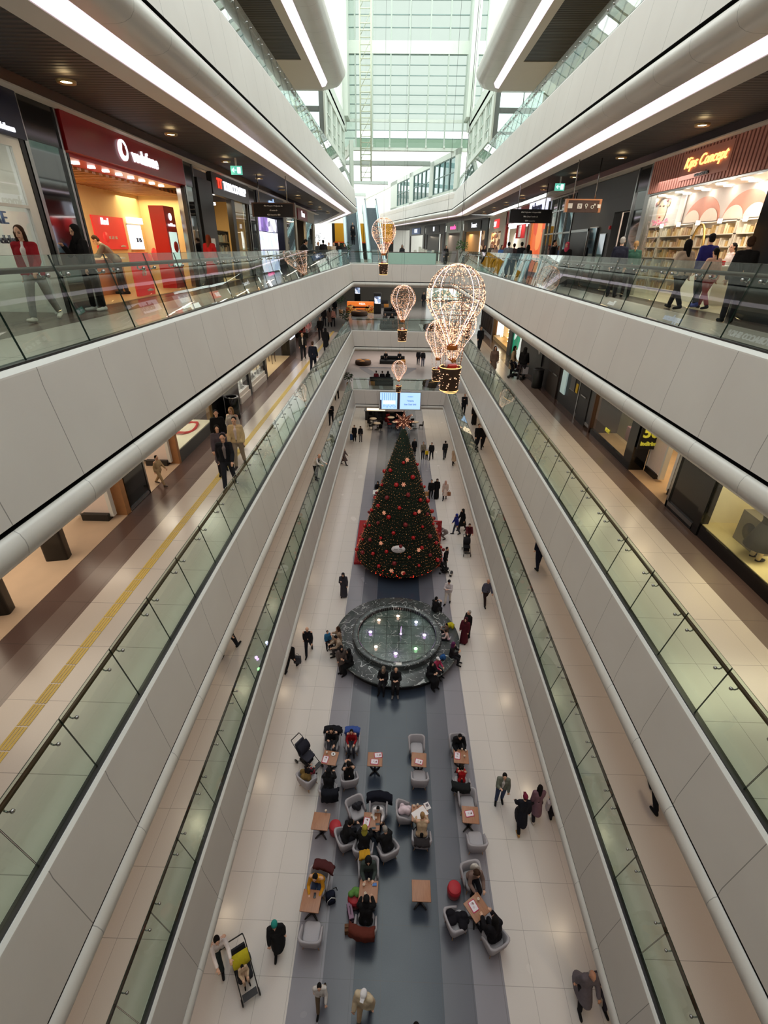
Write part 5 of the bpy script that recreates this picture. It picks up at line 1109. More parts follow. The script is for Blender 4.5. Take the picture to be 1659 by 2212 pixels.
person('cafe worker with dark hair behind the grey topped counter', (.3,47.3,F3), 0, 'stand', ('shirt',(40,40,44)), DK, ('long','black'), 1.62)
# ---- second gallery, left
P(498,1052,2,12,'man in black jacket and grey sweater walking along the left second gallery','walk',('jacket',(26,28,34)),(36,38,46),('short','black'),1.8,inner=(128,118,118))
P(520,1008,2,8,'young man in beige overshirt behind the man in black jacket','stroll',('jacket',(206,182,140)),(150,136,120),('short','black'),1.76,shoes=(60,50,50),inner=(216,200,196))
P(484,1022,2,20,'woman in striped dark coat with long black hair beside the man in black','stroll',('coat',(84,76,84)),DK,('long','black'),1.66)
P(481,986,2,25,'woman in black top with tied hair by the white shop window','stand',('robe',(22,22,24)),DK,('pony','black'),1.68)
P(513,975,2,-10,'blond woman with white top behind the beige overshirt','stroll',('shirt',(200,192,184)),(40,44,54),('long','blond'),1.66)
P(656,777,2,10,'man in open black jacket and white shirt past the bright screen pillar','walk',('jacket',(28,28,32)),(30,32,40),('short','black'),1.76,inner=(214,210,208))
P(678,805,2,178,'man in navy suit walking away beside the yellow strip','stroll',('jacket',(26,30,44)),(26,28,40),('short','brown'),1.78)
P(705,763,2,185,'person in long black coat close to the left railing','stroll',('coat',(22,22,26)),DK,('scarf',(22,22,24)),1.68)
P(693,734,2,5,'grey haired man in black before the dark shop','stroll',('jacket',(26,26,28)),DK,('short','grey'),1.72)
P(701,705,2,0,'person in dark clothes next to the grey haired man, farther off','stand',('jacket',(40,38,40)),DK,('short','black'),1.7)
P(720,706,2,180,'woman in pink jacket walking away at the left far corner','stroll',('jacket',(206,150,136)),(30,28,32),('short','brown'),1.62)
P(713,706,2,180,'person in brown coat beside the pink jacket','stroll',('coat',(110,92,84)),DK,('long','black'),1.66)
P(724,682,2,0,'person in black beyond the pink jacket','stand',('jacket',(28,28,32)),DK,('short','black'),1.72)
P(349,1048,2,75,'small child in beige tracksuit running out over the travertine floor','walk',('shirt',(176,152,118)),(176,152,118),('short','black'),1.02,shoes=(90,80,74))
# ---- second gallery, right
P(1034,759,2,5,'man in dark clothes carrying a bundle along the right second gallery','stroll',('jacket',(32,34,40)),(34,36,44),('short','black'),1.74)
P(1063,812,2,0,'woman with long dark hair in a grey brown coat at the right railing','stand',('coat',(112,92,82)),DK,('long','black'),1.68)
P(1103,813,2,60,'woman in beige coat and black boots by the green shop window','stand',('coat',(176,152,124)),(26,26,30),('long','black'),1.72)
P(1125,819,2,150,'man in black hooded jacket holding white bags','stroll',('puffer',(24,24,26)),(60,56,60),('hood',(24,24,26)),1.76)
PC = on(1114,818,2); person('toddler in dark suit sitting in the pushchair by the green window',(PC.x,PC.y,PC.z+.25),60,'sit',('jacket',(70,58,60)),DK,('short','black'),.85)
P(1009,735,2,180,'person in dark red behind the big lit balloon','stroll',('jacket',(110,40,44)),DK,('short','black'),1.7)
P(914,664,2,5,'person in black standing alone on the far plaza of the second gallery','stand',('jacket',(26,26,30)),(26,28,34),('short','black'),1.78)
# ---- first gallery
P(716,917,1,0,'person in black with folded arms on the left first gallery','hug',('jacket',(24,24,28)),(30,32,40),('short','black'),1.7)
P(684,1036,1,55,'man in white shirt and black waistcoat leaning on the left railing','lean',('shirt',(216,214,212)),(26,26,30),('bald','black'),1.74,inner=(26,26,30))
P(728,863,1,180,'person in striped top far along the left first gallery','walk',('shirt',(150,150,154)),(26,26,30),('short','black'),1.66)
P(498,1409,1,170,'person in black mostly hidden behind the fascia, left first gallery','walk',('jacket',(26,28,34)),(28,30,40),('short','black'),1.72)
P(1000,897,1,5,'man in dark suit on the right first gallery holding a phone','phone',('jacket',(32,34,42)),(34,36,46),('short','grey'),1.78)
P(1023,917,1,0,'woman in long black coat on the right first gallery','stand',('robe',(24,22,24)),DK,('scarf',(26,22,24)),1.66)
P(1029,970,1,10,'man in black strolling in front on the right first gallery','stroll',('jacket',(24,24,28)),(28,30,38),('short','black'),1.78)
P(1041,968,1,5,'woman in black at the shoulder of the strolling man','stroll',('jacket',(30,26,28)),(28,28,34),('long','black'),1.66)
P(1160,1226,1,185,'person in navy walking close under the right fascia','stroll',('jacket',(26,30,46)),(28,32,48),('short','black'),1.76)
P(1407,1726,1,180,'person in dark trousers of whom only a leg shows below the fascia','walk',('jacket',BK),(26,28,34),('short','black'),1.7)
# ---- far plazas
P(903,788,1,0,'person in dark jacket on the far first gallery, left of two','stand',('jacket',(34,32,36)),(36,36,44),('short','black'),1.74)
P(913,791,1,0,'person in grey trousers on the far first gallery, right of two','stand',('jacket',(40,36,40)),(110,112,128),('short','black'),1.74)
# ---- ground floor, far part
P(766,953,0,0,'person in black coat with a blue trolley near the left far corner','stand',('coat',(26,26,28)),DK,('short','black'),1.7)
P(779,954,0,0,'woman in black jacket and grey trousers beside the blue trolley','stand',('jacket',(28,28,30)),(110,106,104),('scarf',(28,26,28)),1.64)
P(743,1004,0,70,'person in brown coat stepping out from the left fascia','walk',('coat',(94,80,78)),(44,42,46),('short','brown'),1.66)
P(913,991,0,5,'woman in camouflage jacket holding the yellow coated child','stand',('jacket',(130,120,102)),DK,('short','black'),1.68)
P(921,993,0,0,'small child in bright yellow coat on the ground floor','stand',('jacket',(216,182,30)),DK,('short','brown'),1.05)
P(931,993,0,-15,'man in black jacket right of the yellow coated child','stroll',('jacket',(28,28,30)),(34,34,40),('short','black'),1.74)
P(960,991,0,185,'man in black walking away on the right far tiles','stroll',('jacket',(28,30,34)),(36,38,46),('short','black'),1.78)
P(979,1004,0,10,'woman in beige winter coat and dark tights','stroll',('coat',(196,174,150)),(34,28,30),('pony','brown'),1.66)
P(930,1079,0,0,'man in black carrying a brown paper bag, leftmost of three walkers','stroll',('jacket',(24,24,26)),(28,28,32),('short','black'),1.76)
P(942,1075,0,-5,'woman in long black robe between the two bag carriers','stroll',('robe',(22,20,22)),DK,('scarf',(24,20,22)),1.68)
P(960,1079,0,-8,'woman in cream coat and rosy headscarf with a brown bag','stroll',('coat',(206,186,176)),(34,30,34),('scarf',(190,150,140)),1.66)
P(984,1154,0,-70,'person in blue hooded jacket leaning to the black coat','stroll',('jacket',(36,44,120)),(60,64,76),('hood',(36,44,120)),1.62)
P(997,1146,0,-60,'person in long black coat beside the blue hooded jacket','stroll',('coat',(22,22,24)),DK,('hood',(24,24,26)),1.74)
P(1009,1176,0,0,'man in dark red jacket pushing a black pushchair','push',('jacket',(84,30,38)),(40,40,46),('short','black'),1.74)
P(962,1163,0,-60,'person in grey crouching on the white tiles right of the tree','crouch',('jacket',(128,118,118)),(110,100,96),('scarf',(120,112,114)),1.66)
P(894,984,0,10,'person in black standing right of the tree top','stand',('coat',(24,24,26)),DK,('short','black'),1.7)
P(960,1231,0,60,'person in black partly hidden at the right foot of the tree','stroll',('jacket',(24,24,26)),(28,28,30),('short','black'),1.7)
P(743,1288,0,0,'woman in long dark grey robe standing left between tree and fountain','phone',('robe',(58,58,64)),DK,('scarf',(40,38,42)),1.66)
P(966,1304,0,-20,'person in pale jacket and white trousers hugging a bundle','hug',('jacket',(196,188,190)),(222,214,206),('beanie',(30,26,28)),1.66)
P(1047,1304,0,10,'man in open grey jacket striding near the right fascia','walk',('jacket',(86,88,104)),(50,38,38),('bald','black'),1.76)
P(668,1411,0,5,'bald man in black striding on the left white tiles','walk',('shirt',(28,28,32)),(30,32,40),None,1.76)
P(631,1446,0,160,'person in black with a shopping bag at the left fascia','walk',('jacket',(26,26,28)),(28,28,32),('short','black'),1.72)
# ---- ground floor, near part
P(1077,1731,0,-8,'man in grey green jacket and jeans walking right of the cafe tables','phone',('jacket',(112,116,104)),JE,('short','black'),1.72,inner=(206,202,198))
P(1121,1782,0,178,'person in black coat with a dark red printed cap walking away','walk',('coat',(26,28,36)),(28,28,32),('cap',(110,30,52)),1.68,shoes=(170,130,80))
P(1152,1762,0,182,'woman in mauve coat with black hair beside the red cap','stroll',('coat',(120,92,104)),(40,38,44),('long','black'),1.66,shoes=(190,180,170))
P(1193,1754,0,170,'person with black and white bags half hidden behind the right fascia','stroll',('coat',(40,34,40)),DK,('scarf',(40,36,40)),1.64)
P(1249,2152,0,5,'elderly man in grey coat with white collar walking at the right','walk',('coat',(104,98,104)),(28,26,30),('bald','grey'),1.74,skin=1)
P(1298,2150,0,15,'companion in dark coat holding the arm of the elderly man','walk',('coat',(58,54,64)),(50,46,58),('scarf',(60,54,64)),1.66)
P(484,2073,0,35,'man in white sweatshirt pushing the yellow and black pushchair','push',('shirt',(230,222,218)),(44,54,56),('short','black'),1.76)
P(604,2047,0,15,'person in black coat with teal knitted hat','stroll',('coat',(30,30,32)),(26,26,28),('beanie',(44,140,128)),1.66)
P(695,2165,0,5,'boy in white hoodie and brown trousers crossing the grey strip','walk',('jacket',(214,208,202)),(110,94,76),('short','black'),1.3)
P(788,2193,0,-15,'person in beige and purple jacket with a white cap near the bottom edge','stroll',('puffer',(206,188,158)),(204,176,140),('cap',(226,224,226)),1.7,shoes=(90,90,86))
P(893,2262,0,0,'person with long black hair in white at the bottom edge','stroll',('shirt',(224,218,210)),(210,200,190),('long','black'),1.66)
P(862,2268,0,0,'child with dark hair at the bottom edge beside the white top','stroll',('jacket',(60,50,50)),DK,('short','black'),1.25)
# ------------------------------------------------------------------ cafe furniture on the ground floor
for n_ in ('warm lamp','cool lamp'): pass
def tiny(m): m.cycles.emission_sampling = 'NONE'; return m
M_FAIRY = tiny(glow('fairy light', (1,.58,.36), 1.6)); M_FAIRYW = tiny(glow('white rope light', (1,.84,.86), 1.15)); M_FRED = tiny(glow('red fairy light', (1,.05,.02), 1.6))
M_FELT = mat('grey felt upholstery', rgb(172,168,172), .9, var=.06, scale=30, spec=.2, bump=.1); M_FELTS = mat('grey felt seat', rgb(180,177,181), .9, var=.06, scale=30, spec=.2, bump=.1)
M_OAK = mat('pale oak leg', rgb(190,150,110), .5, var=.12)
def wood_mat():
    t = NT('cafe table wood'); v = t.coord(); mp = t.n('ShaderNodeMapping'); mp.inputs['Scale'].default_value = (14,1.2,1); t.l(v, mp.inputs[0])
    nz = t.noise(mp.outputs[0], 3, 5); t.base(t.mix(nz, rgb(140,92,66), rgb(186,134,98)), .4); return t.m
M_TABLE = wood_mat()
# armchair: facing -Y
chair0 = thing('armchair', 'x', 'chair'); mb = MB(); NA = 22; vs = []; fs = []
for k in range(NA+1):
    a = D(-118+236*k/NA); c = abs(k/NA-.5)*2; top = .78-.24*max(0,(c-.35)/.65)**1.3 if c > .35 else .78
    ro, ri = .36, .29; dx, dy = math.sin(a), math.cos(a); sq = 1/max(abs(dx),abs(dy),.72)
    fl = .05*(1-c)
    for r_, z in ((ro*.84,.2),(ro,.42),(ro+fl,top-.02),((ro+ri)/2+fl,top),(ri+fl,top-.02),(ri,.42),(ri*.9,.3)):
        vs.append((dx*r_*min(sq,1.25), dy*r_*min(sq,1.25), z))
for k in range(NA):
    for j in range(6): fs.append((k*7+j,k*7+j+1,k*7+8+j,k*7+7+j))
fs.append(tuple(range(6,-1,-1))); fs.append(tuple(NA*7+j for j in range(7))); mb.add(vs, fs, 0, True); mb.build('backrest', M_FELT, chair0)
mb = MB(); mb.rbox((0,-.04,.36),(.56,.6,.16),.14,0,0,5); mb.rbox((0,-.02,.24),(.54,.56,.1),.14); mb.build('seat', M_FELTS, chair0)
for ax, ay in ((-1,-1),(1,-1),(-1,1),(1,1)): mb = MB(); mb.tube([(ax*.19,ay*.19,.22),(ax*.27,ay*.26,0)], [.022,.013], seg=8); mb.build('leg', M_OAK, chair0)
nch = [0]
def chair(px, py, rz, label, group=None):
    o = chair0 if nch[0] == 0 else copy_tree(chair0); nch[0] += 1
    q = at(px, py, 'Z', .42); o.location = (q.x,q.y,0); o.scale = (.87,.87,.97); o.rotation_euler = (0,0,D(rz)); o['label'] = label; o['group'] = 'grey tub armchairs of the ground floor cafe'; return o
tab0 = thing('cafe_table', 'x', 'table'); mb = MB(); mb.rbox((0,0,.735),(.56,.56,.03),.015); mb.build('tabletop', M_TABLE, tab0); mb = MB(); mb.tube([(0,0,.05),(0,0,.72)], .035); mb.box((-.2,-.2,.7),(.2,.2,.72)); mb.build('column', M_BLACK, tab0); mb = MB()
for a in range(4): mb.tube([(0,0,.06),(.17*math.cos(PI/4+a*PI/2),.17*math.sin(PI/4+a*PI/2),.05),(.27*math.cos(PI/4+a*PI/2),.27*math.sin(PI/4+a*PI/2),.018)], [.035,.03,.018], seg=8)
mb.build('base', M_BLACK, tab0)
ntb = [0]
def table(px, py, rz, label):
    o = tab0 if ntb[0] == 0 else copy_tree(tab0); ntb[0] += 1
    q = at(px, py, 'Z', .74); o.location = (q.x,q.y,0); o.rotation_euler = (0,0,D(rz)); o['label'] = label; o['group'] = 'square wooden cafe tables'; return o
st0 = thing('pouf', 'x', 'stool'); mb = MB(); mb.lathe([(.17,.03),(.2,.08),(.215,.3),(.2,.42),(.0,.42)], seg=28); mb.build('body', mat('red leatherette', rgb(170,34,46), .45), st0); mb = MB(); mb.lathe([(0,.42),(.19,.42),(.2,.44),(.18,.465),(0,.475)], seg=28); mb.build('cushion', mat('red pouf top', rgb(184,44,54), .6), st0); mb = MB(); mb.lathe([(.0,0),(.15,0),(.15,.04),(0,.04)], seg=20); mb.build('foot', M_BLACK, st0)
nst = [0]
def stool(px, py, label):
    o = st0 if nst[0] == 0 else copy_tree(st0); nst[0] += 1
    q = at(px, py, 'Z', .46); o.location = (q.x,q.y,0); o['label'] = label; o['group'] = 'red round poufs of the ground floor cafe'; return o
def sit_at(ch, label, pose='sit', back=.06, turn=0, h=1.7, lift=0, **k):
    a = ch.rotation_euler.z; p = Vector(ch.location)+Vector((-math.sin(a)*back, math.cos(a)*back, 0))
    s_ = seat_h(pose, h); return person(label, (p.x,p.y,max(0,.445-s_)+lift), math.degrees(a)+turn, pose, h=h, **k)
tray0 = thing('serving_tray', 'x', 'tray'); mb = MB(); mb.rbox((0,0,.006),(.3,.22,.012),.03); mb.build('base', mat('pink tray', rgb(190,40,84), .4), tray0); mb = MB(); mb.rbox((0,0,.0135),(.255,.18,.003),.02); mb.build('paper_liner', paint(232,226,232), tray0); mb = MB()
for k in range(5): mb.cbox((random.uniform(-.09,.09),random.uniform(-.06,.06),.022),(random.uniform(.03,.07),random.uniform(.02,.05),.016), k%3, random.uniform(0,3))
mb.build('leftovers', [paint(220,196,206), paint(120,60,60), paint(236,232,230)], tray0)
ntr = [0]
def tray(px, py, rz, label):
    o = tray0 if ntr[0] == 0 else copy_tree(tray0); ntr[0] += 1
    q = at(px, py, 'Z', .765); o.location = (q.x,q.y,.7505); o.rotation_euler = (0,0,D(rz)); o['label'] = label; o['group'] = 'pink trays with paper on the cafe tables'; return o
cup0 = thing('paper_cup', 'x', 'cup'); mb = MB(); mb.lathe([(.024,0),(.034,.095),(.036,.1),(.031,.098),(.022,.01),(0,.01)], seg=14); mb.build('cup', paint(236,232,226), cup0); mb = MB(); mb.lathe([(.0,.088),(.031,.088)], seg=14, caps=False); mb.build('drink', paint(196,170,140), cup0)
ncp = [0]
def cup(px, py, label, z=.7505):
    o = cup0 if ncp[0] == 0 else copy_tree(cup0); ncp[0] += 1
    q = at(px, py, 'Z', z+.05); o.location = (q.x,q.y,z); o['label'] = label; o['group'] = 'paper cups on the cafe tables'; return o
def lump(name, label, cat, loc, size, col, rz=0, parts=(), squash=.6, seed=0, sink=.25):
    """soft folded thing (coat, bag): a crumpled closed form resting on what is under it"""
    rnd = random.Random(seed or sum(map(ord, label))); mb = MB(); w_, d_, h_ = size
    for k in range(9): mb.sphere((rnd.uniform(-.32,.32)*w_, rnd.uniform(-.32,.32)*d_, h_*rnd.uniform(.3,.6)), (w_*rnd.uniform(.2,.34), d_*rnd.uniform(.2,.34), h_*rnd.uniform(.3,.42)), u=10, v=7)
    me = vox(mb, max(.012, min(size)*.06), name, 3); me.materials.clear(); me.materials.append(cloth(*col))
    zmin = min(v.co.z for v in me.vertices)
    t = thing(name, label, cat, loc, D(rz))
    o = link(bpy.data.objects.new('body', me), t); o.location.z = -zmin
    return t
def drape(ch, label, col, w_=.62, front=.25, back=.35, side=0):
    """a coat hung over the back of a chair: thick folded sheet following the shell"""
    t = thing('coat', label, 'coat', ch.location, ch.rotation_euler.z); mb = MB(); n = 13; prof = []
    for k in range(n):
        f = k/(n-1)
        if f < .4: prof.append((.27-.02*f, .81-front*(1-f/.4)*.9-.0))
        elif f < .6: prof.append((.27+(f-.4)/.2*.19, .815+.02*math.sin((f-.4)/.2*PI)))
        else: prof.append((.46+.03*(f-.6), .81-back*(f-.6)/.4))
    m_ = 12; vs = []; fs = []
    for th in (0, .035):
        for i in range(m_+1):
            x = (i/m_-.5)*w_+side; cv = (x/.42)**2*.10
            for k, (y, z) in enumerate(prof):
                wav = .012*math.sin(i*1.7+k*.6); vs.append((x+.01*math.sin(k*1.3), y-cv+wav+(th if k > 6 else -th)*(1 if k != 6 else 0), z+.012*math.sin(i*2.1)+th*.6))
    N_ = (m_+1)*n
    for i in range(m_):
        for k in range(n-1): a = i*n+k; fs.append((a,a+n,a+n+1,a+1)); fs.append((N_+a,N_+a+1,N_+a+n+1,N_+a+n))
    for k in range(n-1): fs.append((k,k+1,N_+k+1,N_+k)); a = m_*n+k; fs.append((a,N_+a,N_+a+1,a+1))
    for i in range(m_): a = i*n; fs.append((a,N_+a,N_+a+n,a+n)); a = i*n+n-1; fs.append((a,a+n,N_+a+n,N_+a))
    mb.add(vs, fs, 0, True); mb.build('body', cloth(*col), t); return t
# ---- first row
T1 = table(713,1637,-8,'wooden cafe table in the top left cafe group, tray and plate on it')
C = chair(718,1604,0,'grey armchair holding the man in black with a phone, top left cafe group'); sit_at(C, 'man in black looking at his phone in the top left cafe group','sitphone',top=('shirt',(26,26,28)),legs=(60,60,66)); drape(C,'black coat hung over the armchair of the man with a phone',(24,24,30),.72)
C = chair(760,1606,0,'grey armchair with a blue coat, holding the boy in red'); sit_at(C,'boy in red top eating in the grey armchair','sit',top=('shirt',(150,26,34)),legs=(60,62,72),h=1.45); drape(C,'blue coat spread behind the boy in red',(60,84,150),.6,.3,.12)
C = chair(754,1680,192,'grey armchair of the woman in black beside the boy in red'); sit_at(C,'woman in black leaning back with raised arm, cradling a child','sithug',top=('shirt',(22,22,24)),legs=(26,26,30),hair=('pony','black'),h=1.66)
C = chair(710,1704,178,'grey armchair with a black coat at the near side of the top left table'); sit_at(C,'person in black bowed over the top left cafe table','sitlean',top=('jacket',(24,24,27)),legs=DK,hair=('scarf',(26,26,28)),h=1.66); drape(C,'black coat trailing from the near armchair of the top left group',(24,26,34),.6,.2,.42,-.12)
C = chair(665,1680,146,'grey armchair with a brown bag beside the dark pushchair'); lump('handbag','soft brown bag in the armchair beside the dark pushchair','bag',(C.location.x-.03,C.location.y-.02,.445),(.42,.34,.34),(124,100,56)); a = Vector(C.location)
sit_at(C,'child in black and white in the armchair with the brown bag','sit',.0,top=('jacket',(40,36,38)),legs=(150,60,70),hair=('pony','black'),h=1.1,lift=.1)
tray(703,1640,80,'pink tray with paper on the top left cafe table'); cup(706,1626,'white cup at the upper corner of the top left cafe table')
t = thing('plate','small white plate with a dark snack on the top left cafe table','plate',(at(720,1629,'Z',.76).x,at(720,1629,'Z',.76).y,.7505)); mb = MB(); mb.lathe([(0,.004),(.05,.004),(.085,.016),(.085,.02),(.05,.01),(0,.01)], seg=20); mb.build('plate', paint(226,222,220), t); mb = MB(); mb.sphere((0,0,.02),(.02,.035,.015),u=8,v=6); mb.build('snack', paint(50,40,40), t)
T2 = table(810,1640,0,'wooden cafe table standing alone with two pink trays'); tray(817,1631,8,'pink tray farther from the camera on the lone two tray table'); tray(809,1645,-4,'pink tray nearer the camera on the lone two tray table')
CE = 'empty grey armchair '
chair(900,1614,2,CE+'behind the wooden table right of the dark carpet strip'); table(905,1641,-3,'wooden cafe table between two empty armchairs, one tray'); tray(905,1645,-14,'pink tray on the table between two empty armchairs'); chair(906,1679,180,CE+'on the near side of the one tray table')
C = chair(988,1611,3,'grey armchair of the person in black at the top right table'); sit_at(C,'person in black with white print bowed at the top right table','sitlean',top=('jacket',(22,22,25)),legs=DK,hair=('short','black'),turn=0)
table(996,1634,-3,'wooden cafe table at the top right with cups and a tray'); tray(988,1632,82,'pink tray on the top right cafe table'); cup(998,1619,'cream cup at the far edge of the top right table'); cup(1006,1622,'tall pale green cup at the far right corner of the top right table'); cup(1003,1634,'small cup in the middle of the top right table')
C = chair(996,1692,176,'grey armchair with a black coat and red scarf, near side of the top right table'); drape(C,'rolled black coat over the armchair with the red scarf',(30,32,32),.66,.12,.22,.05); sit_at(C,'child in red top with dark hair at the near side of the top right table','sitlean',.0,top=('shirt',(164,24,28)),legs=DK,h=1.25,lift=.05)
C = chair(1009,1732,3,CE+'behind the right hand table with a single tray'); table(1016,1760,-3,'wooden cafe table with one tray nearest the right white tiles'); tray(1014,1757,12,'pink tray on the table nearest the right white tiles'); chair(1028,1815,182,CE+'in front of the right hand single tray table')
# ---- second row
C = chair(876,1756,92,'grey armchair piled with white paper bags'); lump('paper_bag','white and pink paper bags piled in the armchair','bag',(C.location.x-.02,C.location.y,.445),(.42,.34,.4),(226,206,214)); table(907,1757,-2,'wooden cafe table covered by a large white drawing sheet')
t = thing('drawing_sheet','large white drawing sheet lying askew on the cafe table','paper',(at(907,1757,'Z',.76).x,at(907,1757,'Z',.76).y,.7505),D(34)); mb = MB(); mb.box((-.25,-.17,0),(.25,.17,.004)); mb.build('sheet', paint(232,226,226), t); mb = MB(); mb.box((-.02,-.1,.004),(.06,-.06,.012)); mb.build('marker_pen', M_BLACK, t)
t = thing('magazine','printed magazine at the far right corner of the drawing table','paper',(at(928,1741,'Z',.76).x-.08,at(928,1741,'Z',.76).y,.756),D(25)); mb = MB(); mb.box((-.09,-.12,0),(.09,.12,.008)); mb.build('pages', paint(220,214,214), t); mb = MB(); mb.box((-.04,-.03,.008),(.05,.07,.0095)); mb.build('photo_print', paint(90,80,90), t)
cup(894,1741,'brown drink at the far left corner of the drawing table'); cup(902,1739,'white cup beside the brown drink on the drawing table')
C = chair(910,1808,178,'grey armchair of the blond person drawing'); sit_at(C,'blond person in beige top leaning over the drawing sheet','sitlean',-.02,top=('shirt',(190,164,134)),legs=(30,28,30),hair=('short','blond'),h=1.66); drape(C,'dark coat lying behind the blond person drawing',(44,40,42),.5,.3,.05)
C = chair(770,1750,28,'grey armchair holding a black and white handbag'); lump('handbag','black handbag with white pattern on the grey armchair','bag',(C.location.x,C.location.y+.06,.445),(.34,.24,.3),(44,44,50))
C = chair(817,1752,0,'grey armchair under a big black coat at the crowded table'); drape(C,'big black coat spread over the armchair of the crowded table',(20,22,34),.9,.3,.3,.03); sit_at(C,'child in white hoodie at the far side of the crowded table','sitlean',-.1,top=('jacket',(226,222,224)),legs=DK,h=1.3,lift=.04)
table(803,1774,-2,'wooden table of the crowded cafe group, tray and phones on it'); tray(792,1775,80,'pink tray on the crowded cafe table'); cup(803,1763,'cream cup at the far edge of the crowded table'); cup(812,1768,'white cup right of centre on the crowded table')
for (px, py, lab) in ((816,1780,'phone lying at the right edge of the crowded table'),(807,1789,'dark grey wallet at the near edge of the crowded table')):
    q = at(px,py,'Z',.756); t = thing('phone' if 'phone' in lab else 'wallet', lab, 'phone' if 'phone' in lab else 'wallet', (q.x,q.y,.7505), .05); mb = MB(); mb.rbox((0,0,.005),(.14,.075,.01),.01); mb.build('body', M_DARK, t); mb = MB(); mb.rbox((0,0,.0105),(.12,.06,.001),.006); mb.build('face', paint(60,74,84), t)
C = chair(748,1812,118,'grey armchair at the left end of the crowded table'); sit_at(C,'person in black stretching an arm across the crowded table','sitlean',top=('jacket',(26,26,28)),legs=DK,hair=('short','black'))
C = chair(786,1830,172,'grey armchair on the near side of the crowded table'); sit_at(C,'woman with yellow and green patterned headscarf at the crowded table','sitlean',top=('jacket',(24,24,27)),legs=DK,hair=('scarf',(160,150,60)),h=1.64)
C = chair(836,1832,206,'grey armchair at the right near corner of the crowded table'); sit_at(C,'grey haired person in black at the crowded table','sitlean',top=('jacket',(26,26,28)),legs=DK,hair=('short','grey'),h=1.68)
table(693,1774,-4,'bare wooden cafe table beside the left red pouf'); stool(724,1782,'red round pouf touching the bare table on the left'); cup(704,1752,'small white cup at the far edge of the bare left table')
# ---- third row
C = chair(688,1908,-8,'grey armchair of the man in mustard sweater'); sit_at(C,'man in mustard sweater with one arm on the table','sitlean',.05,top=('shirt',(206,144,40)),legs=JE,hair=('short','black')); drape(C,'dark red brown coat over the mustard man\'s armchair',(78,38,38),.66,.15,.2,.1)
table(672,1946,-4,'wooden cafe table in front of the man in mustard'); chair(673,2016,178,CE+'facing the man in mustard'); q = at(680,1934,'Z',.76); t = thing('phone','dark phone under the mustard man\'s hand','phone',(q.x,q.y,.7505)); mb = MB(); mb.rbox((0,0,.005),(.07,.14,.01),.01); mb.build('body', M_BLACK, t); mb = MB(); mb.rbox((0,0,.0105),(.06,.12,.001),.006); mb.build('face', M_DARK, t)
q = at(714,1938,'Z',.15); t = thing('backpack','navy backpack with white piping on the floor by the mustard man','backpack',(q.x,q.y,0),.4); mb = MB(); mb.rbox((0,0,.2),(.3,.2,.4),.09); mb.build('body', cloth(26,30,46), t); mb = MB(); mb.rbox((0,-.11,.14),(.24,.08,.22),.05); mb.build('pocket', cloth(32,36,54), t); mb = MB(); mb.tube([(-.13,-.11,.05),(-.12,-.13,.28),(0,-.12,.38),(.12,-.13,.28),(.13,-.11,.05)], .012, seg=6); mb.build('piping', M_WHITE, t); mb = MB(); mb.tube([(.12,.1,.36),(.22,.12,.3),(.24,.1,.15)], .015, seg=6); mb.build('strap', M_BLACK, t)
C = chair(796,1886,4,'grey armchair of the hooded woman, yellow coat behind her'); sit_at(C,'hooded woman in grey green jacket smiling at the long table','sit',.04,top=('jacket',(62,72,68)),legs=DK,hair=('hood',(22,22,24)),h=1.68); drape(C,'mustard yellow coat hung behind the hooded woman',(196,146,40),.34,.1,.25,-.12)
table(796,1925,-2,'wooden table of the hooded woman and the person in black'); cup(797,1901,'white cup before the hooded woman'); cup(789,1931,'white cup before the person in black'); cup(786,1912,'cup with spoon at the left of the hooded woman\'s table')
q = at(809,1911,'Z',.756); t = thing('tissue_pack','blue tissue pack on the hooded woman\'s table','tissue pack',(q.x,q.y,.7505),.1); mb = MB(); mb.rbox((0,0,.015),(.13,.08,.03),.01); mb.build('pack', paint(70,120,190), t); mb = MB(); mb.box((-.07,-.03,.01),(-.06,.03,.025)); mb.build('tissue', M_WHITE, t)
s_ = stool(766,1936,'red round pouf under the green patterned bag'); lump('tote_bag','green patterned bag lying on the red pouf','bag',(s_.location.x,s_.location.y,.476),(.36,.3,.22),(96,140,70))
C = chair(790,1994,178,'grey armchair of the person in black with a rust coat'); sit_at(C,'person in black seen from above at the long table','sitlean',.0,top=('jacket',(20,20,22)),legs=DK,hair=('scarf',(20,20,22)),h=1.72); drape(C,'rust brown coat behind the person in black',(96,44,34),.74,.2,.25,.08)
q = at(757,1975,'Z',.15); t = thing('shopping_bag','mauve and dark shopping bag on the floor left of the rust coat','bag',(q.x,q.y,0),.3); mb = MB(); mb.box((-.07,-.2,0),(.07,.2,.4)); mb.build('body', cloth(150,120,140), t); mb = MB(); mb.box((-.075,-.205,.1),(.075,.205,.16)); mb.box((-.075,-.205,.28),(.075,.205,.33)); mb.build('dark_band', cloth(36,28,40), t); mb = MB(); mb.tube([(0,.1*math.cos(a),.4+.12*math.sin(a)) for a in [PI*k/8 for k in range(9)]], .008, seg=5); mb.build('handle', M_BLACK, t)
q = at(752,2008,'Z',.1); t = thing('brown_bag','brown paper bag on the floor below the mauve bag','bag',(q.x,q.y,0),.1); mb = MB(); mb.box((-.1,-.09,0),(.1,.09,.24)); mb.build('body', cloth(110,76,54), t); mb = MB(); mb.box((-.1,-.01,.24),(.1,.01,.28)); mb.build('folded_top', cloth(124,88,62), t)
table(910,1924,0,'bare wooden cafe table alone on the dark carpet strip')
stool(982,1916,'red round pouf beside the woman in brown')
C = chair(1019,1896,14,'grey armchair of the woman in brown, white bag behind her'); sit_at(C,'woman in brown coat bowed over the turned table','sitlean',.0,top=('jacket',(128,106,98)),legs=DK,hair=('long','brown'),h=1.66)
